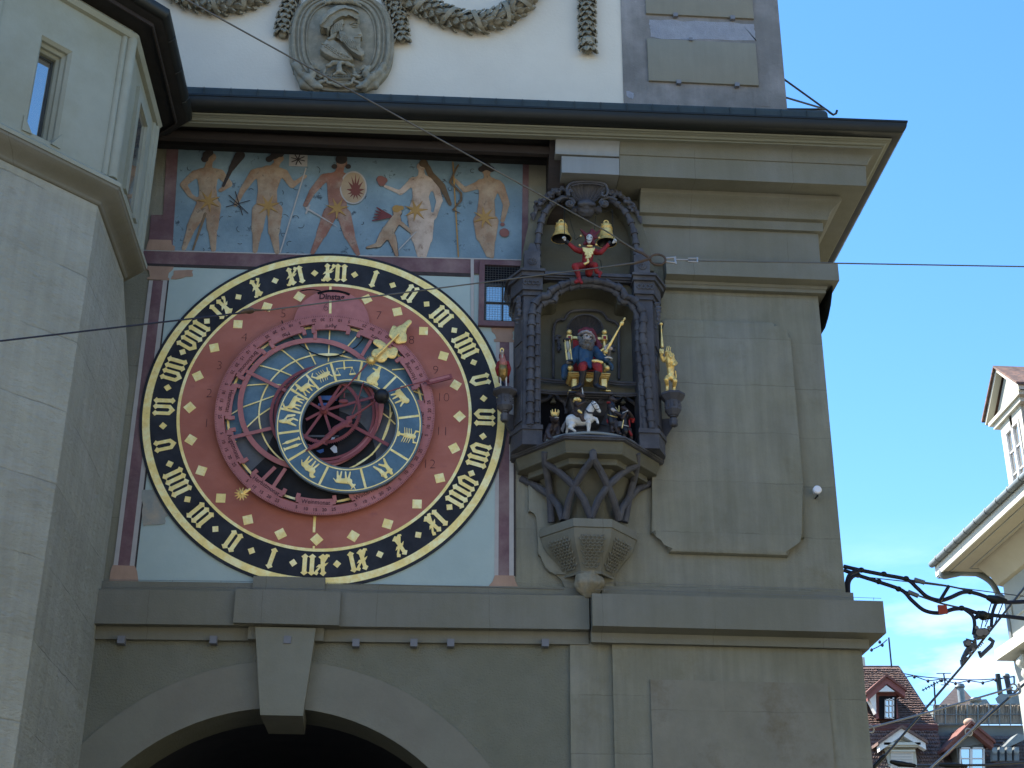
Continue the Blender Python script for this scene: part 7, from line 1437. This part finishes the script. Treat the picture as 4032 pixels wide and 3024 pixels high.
m_rtile0 = mat('ledge_red', (.085, .035, .03, 1), .8, .2, 8)
OH = thing('old_house', bg(400, 1700), 'old house with brown tiled mansard roof and two dormers, just right of the tower', 'building')
rz = lambda x, y, d: bg(x, y, d)
bm = bmnew(); prism(bm, [bg(60, 870, 3), bg(412, 866, 3), bg(720, 1330, 1.2), bg(60, 1345, 1.2)], 4); hull_ = obj('roof_deck', bm, m_tile, OH, smooth=False)
tiles('roof_tiles', None, [bg(60, 862, 2.9), bg(412, 862, 2.9), bg(722, 1335, .95), bg(40, 1340, .95)], 26, 40, m_tile, OH)
tiles('roof_tiles', None, [bg(60, 1350, .9), bg(722, 1350, .9), bg(800, 1760, .0), bg(40, 1760, .0)], 14, 36, m_tile, OH, rag=1.0)
sheet('roof_deck', [bg(60, 1345, 1.2), bg(722, 1345, 1.2), bg(800, 1780, .4), bg(60, 1780, .4)], 0, m_tile, OH, th=.5)
bm = bmnew(); a, b = bg(40, 1330, .9), bg(722, 1330, .9); tube(bm, [a, b], .09, 8); tube(bm, [bg(40, 1350, .9), bg(722, 1350, .9)], .11, 8); obj('roof_ledge', bm, m_rtile0, OH)
bm = bmnew(); tube(bm, [bg(60, 862, 3), bg(415, 862, 3)], .07, 8); tube(bm, [bg(415, 862, 3), bg(722, 1335, 1)], .05, 8); obj('ridge', bm, m_tile, OH)
bm = bmnew(); box(bm, bg(115, 780, 3.5)-V3((.2, 0, 1.5)), bg(146, 780, 3.5)+V3((0, .5, 0))); obj('chimney', bm, m_nwhite, OH, smooth=False)
def dormer(parent, f, gable, wall_, win_, mats, d, label=None):
    (ax_, ay_), (px_, py_), (bx_, by_) = gable; w0, w1, y0, y1 = wall_
    mw, mt, mf = mats
    a, b = f(w0, y0, d), f(w1, y1, d); bm = bmnew(); box(bm, (a.x, a.y, b.z), (b.x, a.y+3, a.z)); dd = obj('dormer', bm, mw, parent, label=label, smooth=False)
    A, P_, B = f(ax_, ay_, d-.35), f(px_, py_, d-.35), f(bx_, by_, d-.35)
    bm = bmnew(); prism(bm, [f(ax_+14, ay_+2, d-.05), f(px_, py_+8, d-.05), f(bx_-14, by_+2, d-.05)], 3); obj('gable', bm, mw, dd, smooth=False)
    for E_ in (A, B):
        bm = bmnew(); hull(bm, [p+V3((0, y_, o_)) for p in (E_, P_) for y_ in (0, .28) for o_ in (-.22, 0)]); obj('bargeboard', bm, mf, dd, smooth=False)
        bm = bmnew(); hull(bm, [p+V3((0, y_, o_)) for p in (E_+(E_-P_)*.08, P_) for y_ in (-.08, 3.2) for o_ in (.005, .10)]); obj('dormer_roof', bm, mt, dd, smooth=False)
    x0, x1, v0, v1 = win_; a, b = f(x0, v0, d-.03), f(x1, v1, d-.03)
    bm = bmnew(); box(bm, (a.x, a.y, b.z), (b.x, a.y+.02, a.z)); wn = obj('window', bm, m_glass, dd, smooth=False)
    return dd, wn, a, b
m_dred = mat('dormer_red', (.20, .075, .065, 1), .8, .12, 6); m_white2 = mat('painted_wood_white', (.60, .59, .55, 1), .7, .05); m_dgray = mat('dormer_gray', (.13, .14, .13, 1), .85, .08)
m_rtile = mat('ridge_red', (.15, .06, .045, 1), .8, .25, 10)
dd, wn, a, b = dormer(OH, bg, ((165, 1075), (318, 940), (465, 1045)), (238, 415, 1055, 1265), (268, 395, 1090, 1268), (m_dred, m_rtile, m_dred), .9, 'red painted upper dormer with its casement open')
bm = bmnew(); prism(bm, [bg(258, 1052, .55), bg(318, 1003, .55), bg(385, 1052, .55)], .1); obj('gable_panel', bm, m_white2, dd, smooth=False)
bm = bmnew(); prism(bm, [bg(180, 1105, .6), bg(236, 1060, .7), bg(238, 1225, .7)], .3); obj('cheek', bm, m_white2, dd, smooth=False)
bm = bmnew(); box(bm, a+V3((0, -.04, 0)), b+V3((0, -.005, 0))) if False else prism(bm, [bg(262, 1088, .82), bg(398, 1088, .82), bg(398, 1270, .82), bg(262, 1270, .82)], .02); obj('opening_dark', bm, m_dark, wn, smooth=False)  # flat black sheet paints the unlit room behind the casement
bm = bmnew()
for x0, y0, x1, y1 in ((308, 1112, 318, 1262), (368, 1100, 380, 1268), (340, 1106, 346, 1265), (308, 1112, 380, 1120), (308, 1160, 380, 1166), (308, 1212, 380, 1218), (308, 1255, 380, 1264)): prism(bm, [bg(x0, y0, .7), bg(x1, y0, .7), bg(x1, y1, .7), bg(x0, y1, .7)], .05)
obj('open_casement', bm, m_white2, wn, smooth=False)
bm = bmnew(); prism(bm, [bg(316, 1118, .76), bg(370, 1118, .76), bg(370, 1260, .76), bg(316, 1260, .76)], .01); obj('pane', bm, m_glass, wn, smooth=False)
dd, wn, a, b = dormer(OH, bg, ((262, 1470), (440, 1345), (628, 1460)), (318, 572, 1468, 1720), (352, 535, 1525, 1720), (m_nwhite, m_tile, m_white2), .2, 'cream classical dormer with a closed white shutter')
for y0, y1, x0, x1, d_ in ((1455, 1475, 300, 590, -.15), (1475, 1490, 312, 578, -.08), (1515, 1528, 338, 548, -.0)):
    bm = bmnew(); prism(bm, [bg(x0, y0, d_), bg(x1, y0, d_), bg(x1, y1, d_), bg(x0, y1, d_)], .3); obj('dormer_cornice', bm, m_nwhite, dd, smooth=False)
bm = bmnew()
for k in range(16): prism(bm, [bg(354, 1532+k*12, .08), bg(533, 1532+k*12, .08), bg(533, 1541+k*12, .1), bg(354, 1541+k*12, .1)], .02)
obj('roller_shutter', bm, m_white2, wn, smooth=False)
GH = thing('gray_house', bg(1100, 1700, 1), 'grey house with a dormer and flat roof terrace fenced with reed screens', 'building')
bm = bmnew(); prism(bm, [bg(722, 1320, 1.5), bg(1450, 1320, 1.5), bg(1450, 1410, 1.5), bg(722, 1410, 1.5)], 3); obj('roof_edge', bm, m_dgray, GH, smooth=False)
bm = bmnew(); prism(bm, [bg(720, 1408, 1.4), bg(1450, 1408, 1.4), bg(1450, 1780, .4), bg(780, 1780, .4)], 2); obj('roof_deck', bm, m_tile, GH, smooth=False)
tiles('roof_tiles', None, [bg(722, 1405, 1.2), bg(1450, 1405, 1.2), bg(1460, 1780, .2), bg(790, 1780, .2)], 14, 34, mat('dark_tile', (.10, .075, .065, 1), .85, .4, 6, .2), GH)
dd, wn, a, b = dormer(GH, bg, ((795, 1510), (990, 1310), (1165, 1455)), (868, 1122, 1465, 1760), (905, 1095, 1500, 1660), (m_dgray, m_rtile, m_rtile), .1, 'grey dormer with orange tiled gable and white double window')
bm = bmnew()
for x0, y0, x1, y1 in ((900, 1494, 912, 1670), (1086, 1494, 1098, 1670), (982, 1494, 1002, 1670), (900, 1494, 1098, 1506), (912, 1578, 982, 1585), (1002, 1578, 1086, 1585)): prism(bm, [bg(x0, y0, .02), bg(x1, y0, .02), bg(x1, y1, .02), bg(x0, y1, .02)], .06)
obj('window_frame', bm, m_white2, wn, smooth=False)
bm = bmnew(); ball(bm, bg(975, 1298, -.1), .17, (1.1, 1, .8)); obj('finial', bm, m_peach, dd)
bm = bmnew(); prism(bm, [bg(1360, 1385, .2), bg(1420, 1400, .2), bg(1420, 1430, .2), bg(1270, 1500, .2), bg(1250, 1490, .2)], 2); obj('skylight', bm, m_zinc, GH, smooth=False)
sol = None
for k in range(4):
    x = 1158+58*k; bm = bmnew(); prism(bm, [bg(x, 1490, -.1), bg(x+38, 1490, -.1), bg(x+40, 1600, -.3), bg(x+2, 1600, -.3)], .2); vv = obj('roof_vent', bm, m_dgray, GH, smooth=False)
    bm = bmnew(); ball(bm, bg(x+19, 1522, -.32), .11, (.8, .2, 1)); obj('vent_disc', bm, m_zinc, vv)
FT = thing('terrace_fence', bg(1050, 1315, 1.4), 'weathered reed-screen fence around the roof terrace of the grey house', 'fence')
random.seed(8); bm = bmnew(); x = 690
while x < 1440:
    w_ = random.uniform(3, 7); y0 = 1155+random.uniform(-6, 10); prism(bm, [bg(x, y0, 1.35+random.uniform(0, .04)), bg(x+w_, y0+random.uniform(-4, 4), 1.35), bg(x+w_, 1312, 1.35), bg(x, 1312, 1.35)], .03); x += w_*1.02
obj('reed_screen', bm, mat('reed', (.24, .20, .15, 1), .9, .4, 3, stretch=(6, 1, .4)), FT, smooth=False)
for k in range(9):
    bm = bmnew(); x = 700+k*86; tube(bm, [bg(x, 1150, 1.3), bg(x, 1318, 1.3)], .018, 6); obj('post', bm, m_zinc, FT)
for y in (1160, 1235, 1310): bm = bmnew(); tube(bm, [bg(620, y, 1.28), bg(1440, y-3, 1.28)], .014, 6); obj('rail', bm, m_zinc, FT)
m_dtile = mat('old_dark_tile', (.07, .055, .05, 1), .9, .4, 4, .2)
BH = thing('far_gabled_house', bg(900, 1200, 8), 'far house whose dark pyramidal tiled roof shows above the reed fence', 'building')
bm = bmnew(); hull(bm, [bg(720, 1175, 8), bg(1060, 1175, 8), bg(1060, 1175, 13), bg(720, 1175, 13), bg(878, 1000, 10), bg(905, 1002, 10)]); obj('roof', bm, m_dtile, BH, smooth=False)
bm = bmnew(); prism(bm, [bg(730, 1176, 8.1), bg(1055, 1176, 8.1), bg(1055, 1500, 8.1), bg(730, 1500, 8.1)], 3); obj('wall', bm, m_dgray, BH, smooth=False)
bm = bmnew(); hull(bm, [bg(1000, 1120, 7.5), bg(1110, 1112, 7.5), bg(1160, 1180, 7.5), bg(960, 1180, 7.5), bg(1000, 1120, 9), bg(1110, 1112, 9)]); obj('roof_light', bm, m_zinc, BH, smooth=False)
def flue(name, lab, pts, r, d, m, cap=None, cat='chimney'):
    t_ = thing(name, bg(*pts[0], d), lab, cat); bm = bmnew(); tube(bm, [bg(x, y, d) for x, y in pts], r, 12); obj('pipe', bm, m, t_)
    if cap: bm = bmnew(); c_ = bg(*cap[:2], d); lathe(bm, [(.001, .18*cap[2]), (.22*cap[2], .14*cap[2]), (.26*cap[2], 0), (.2*cap[2], -.06*cap[2]), (.001, -.06*cap[2])], c_, 14); obj('cowl', bm, m_zinc, t_)
flue('flue', 'galvanised flue with a flared cowl in front of the far pyramid roof', [(918, 1140), (905, 1030)], .13, 6, m_zinc, (900, 1018, .75))
flue('flue', 'wide zinc vent funnel rising just behind the reed fence', [(1020, 1215), (1025, 1130)], .10, 2, m_zinc, (1028, 1130, .8))
flue('flue', 'tall thin dark pipe left of the two black stacks at the right edge', [(1222, 1080), (1200, 915)], .09, 3, m_gutter)
flue('flue', 'shorter black stovepipe stack nearest the right edge', [(1300, 1090), (1270, 935)], .10, 3, m_bblack, (1268, 930, .5))
VB = thing('ventilation_unit', bg(1250, 1170, 2.5), 'pale metal ventilation box with an angled hood on the terrace at the right', 'ventilator')
bm = bmnew(); hull(bm, [bg(1180, 1110, 2), bg(1225, 1068, 2), bg(1330, 1080, 2), bg(1400, 1085, 2), bg(1400, 1150, 2), bg(1250, 1150, 2), bg(1200, 1150, 2), bg(1225, 1068, 3), bg(1400, 1085, 3), bg(1400, 1150, 3), bg(1200, 1150, 3)]); obj('hood', bm, m_zinc, VB, smooth=False)
bm = bmnew(); prism(bm, [bg(1225, 1150, 2.2), bg(1380, 1150, 2.2), bg(1380, 1230, 2.2), bg(1225, 1230, 2.2)], .5); obj('duct', bm, m_zinc, VB, smooth=False)
def aerial(lab, mast, arms, d):
    t_ = thing('antenna', bg(*mast[0], d), lab, 'antenna'); bm = bmnew(); tube(bm, [bg(*p, d) for p in mast], .03, 6); obj('mast', bm, m_gutter, t_)
    if arms:
        bm = bmnew()
        for a in arms: tube(bm, [bg(*p, d) for p in a], .018, 5)
        obj('elements', bm, m_gutter, t_)
aerial('plain mast on the ridge of the old brown-roofed house', [(360, 862), (337, 625)], [], 2)
aerial('slim aerial with a slanting boom left of the pyramid roof', [(712, 1240), (695, 975)], [[(600, 1045), (760, 960)]]+[[(610+i*22-6, 1030-i*12), (610+i*22+8, 1052-i*12)] for i in range(7)], 1.5)
aerial('small cross-shaped aerial above the tip of the pyramid roof', [(785, 1000), (772, 908)], [[(715, 910), (830, 908)], [(740, 968), (800, 955)], [(750, 1000), (815, 1000)]], 8)
def lights(lab, pts, d, bulbs):
    t_ = thing('string_lights', bg(*pts[0], d), lab, 'string lights'); bm = bmnew(); tube(bm, [bg(x, y, d) for x, y in smooth_(pts, 6)], .02, 5); obj('cable', bm, m_rubber, t_)
    for x, y in bulbs: bm = bmnew(); ball(bm, bg(x, y+5, d), .055, (1, 1, 1.2), 10, 8); obj('bulb', bm, m_rubber, t_)
lights('lower sagging string of bulbs over the far roofs', [(470, 938), (540, 932), (645, 965), (755, 958), (865, 985), (970, 968), (1080, 980), (1185, 958), (1330, 935)], 3, [(540, 932), (648, 965), (757, 960), (866, 984), (970, 966), (1082, 980), (1184, 957)])
lights('upper faint string wire over the far roofs, without bulbs', [(440, 908), (600, 935), (780, 950), (1000, 960), (1180, 952), (1330, 932)], 3.2, [])
lights('string of bulbs tied to the ridge mast left, beside the tower corner', [(200, 722), (265, 690), (325, 640)], 1.9, [(200, 718), (286, 680), (265, 655)])
aerial('short pole holding the string lights at the right edge', [(1332, 1000), (1330, 930)], [], 3)
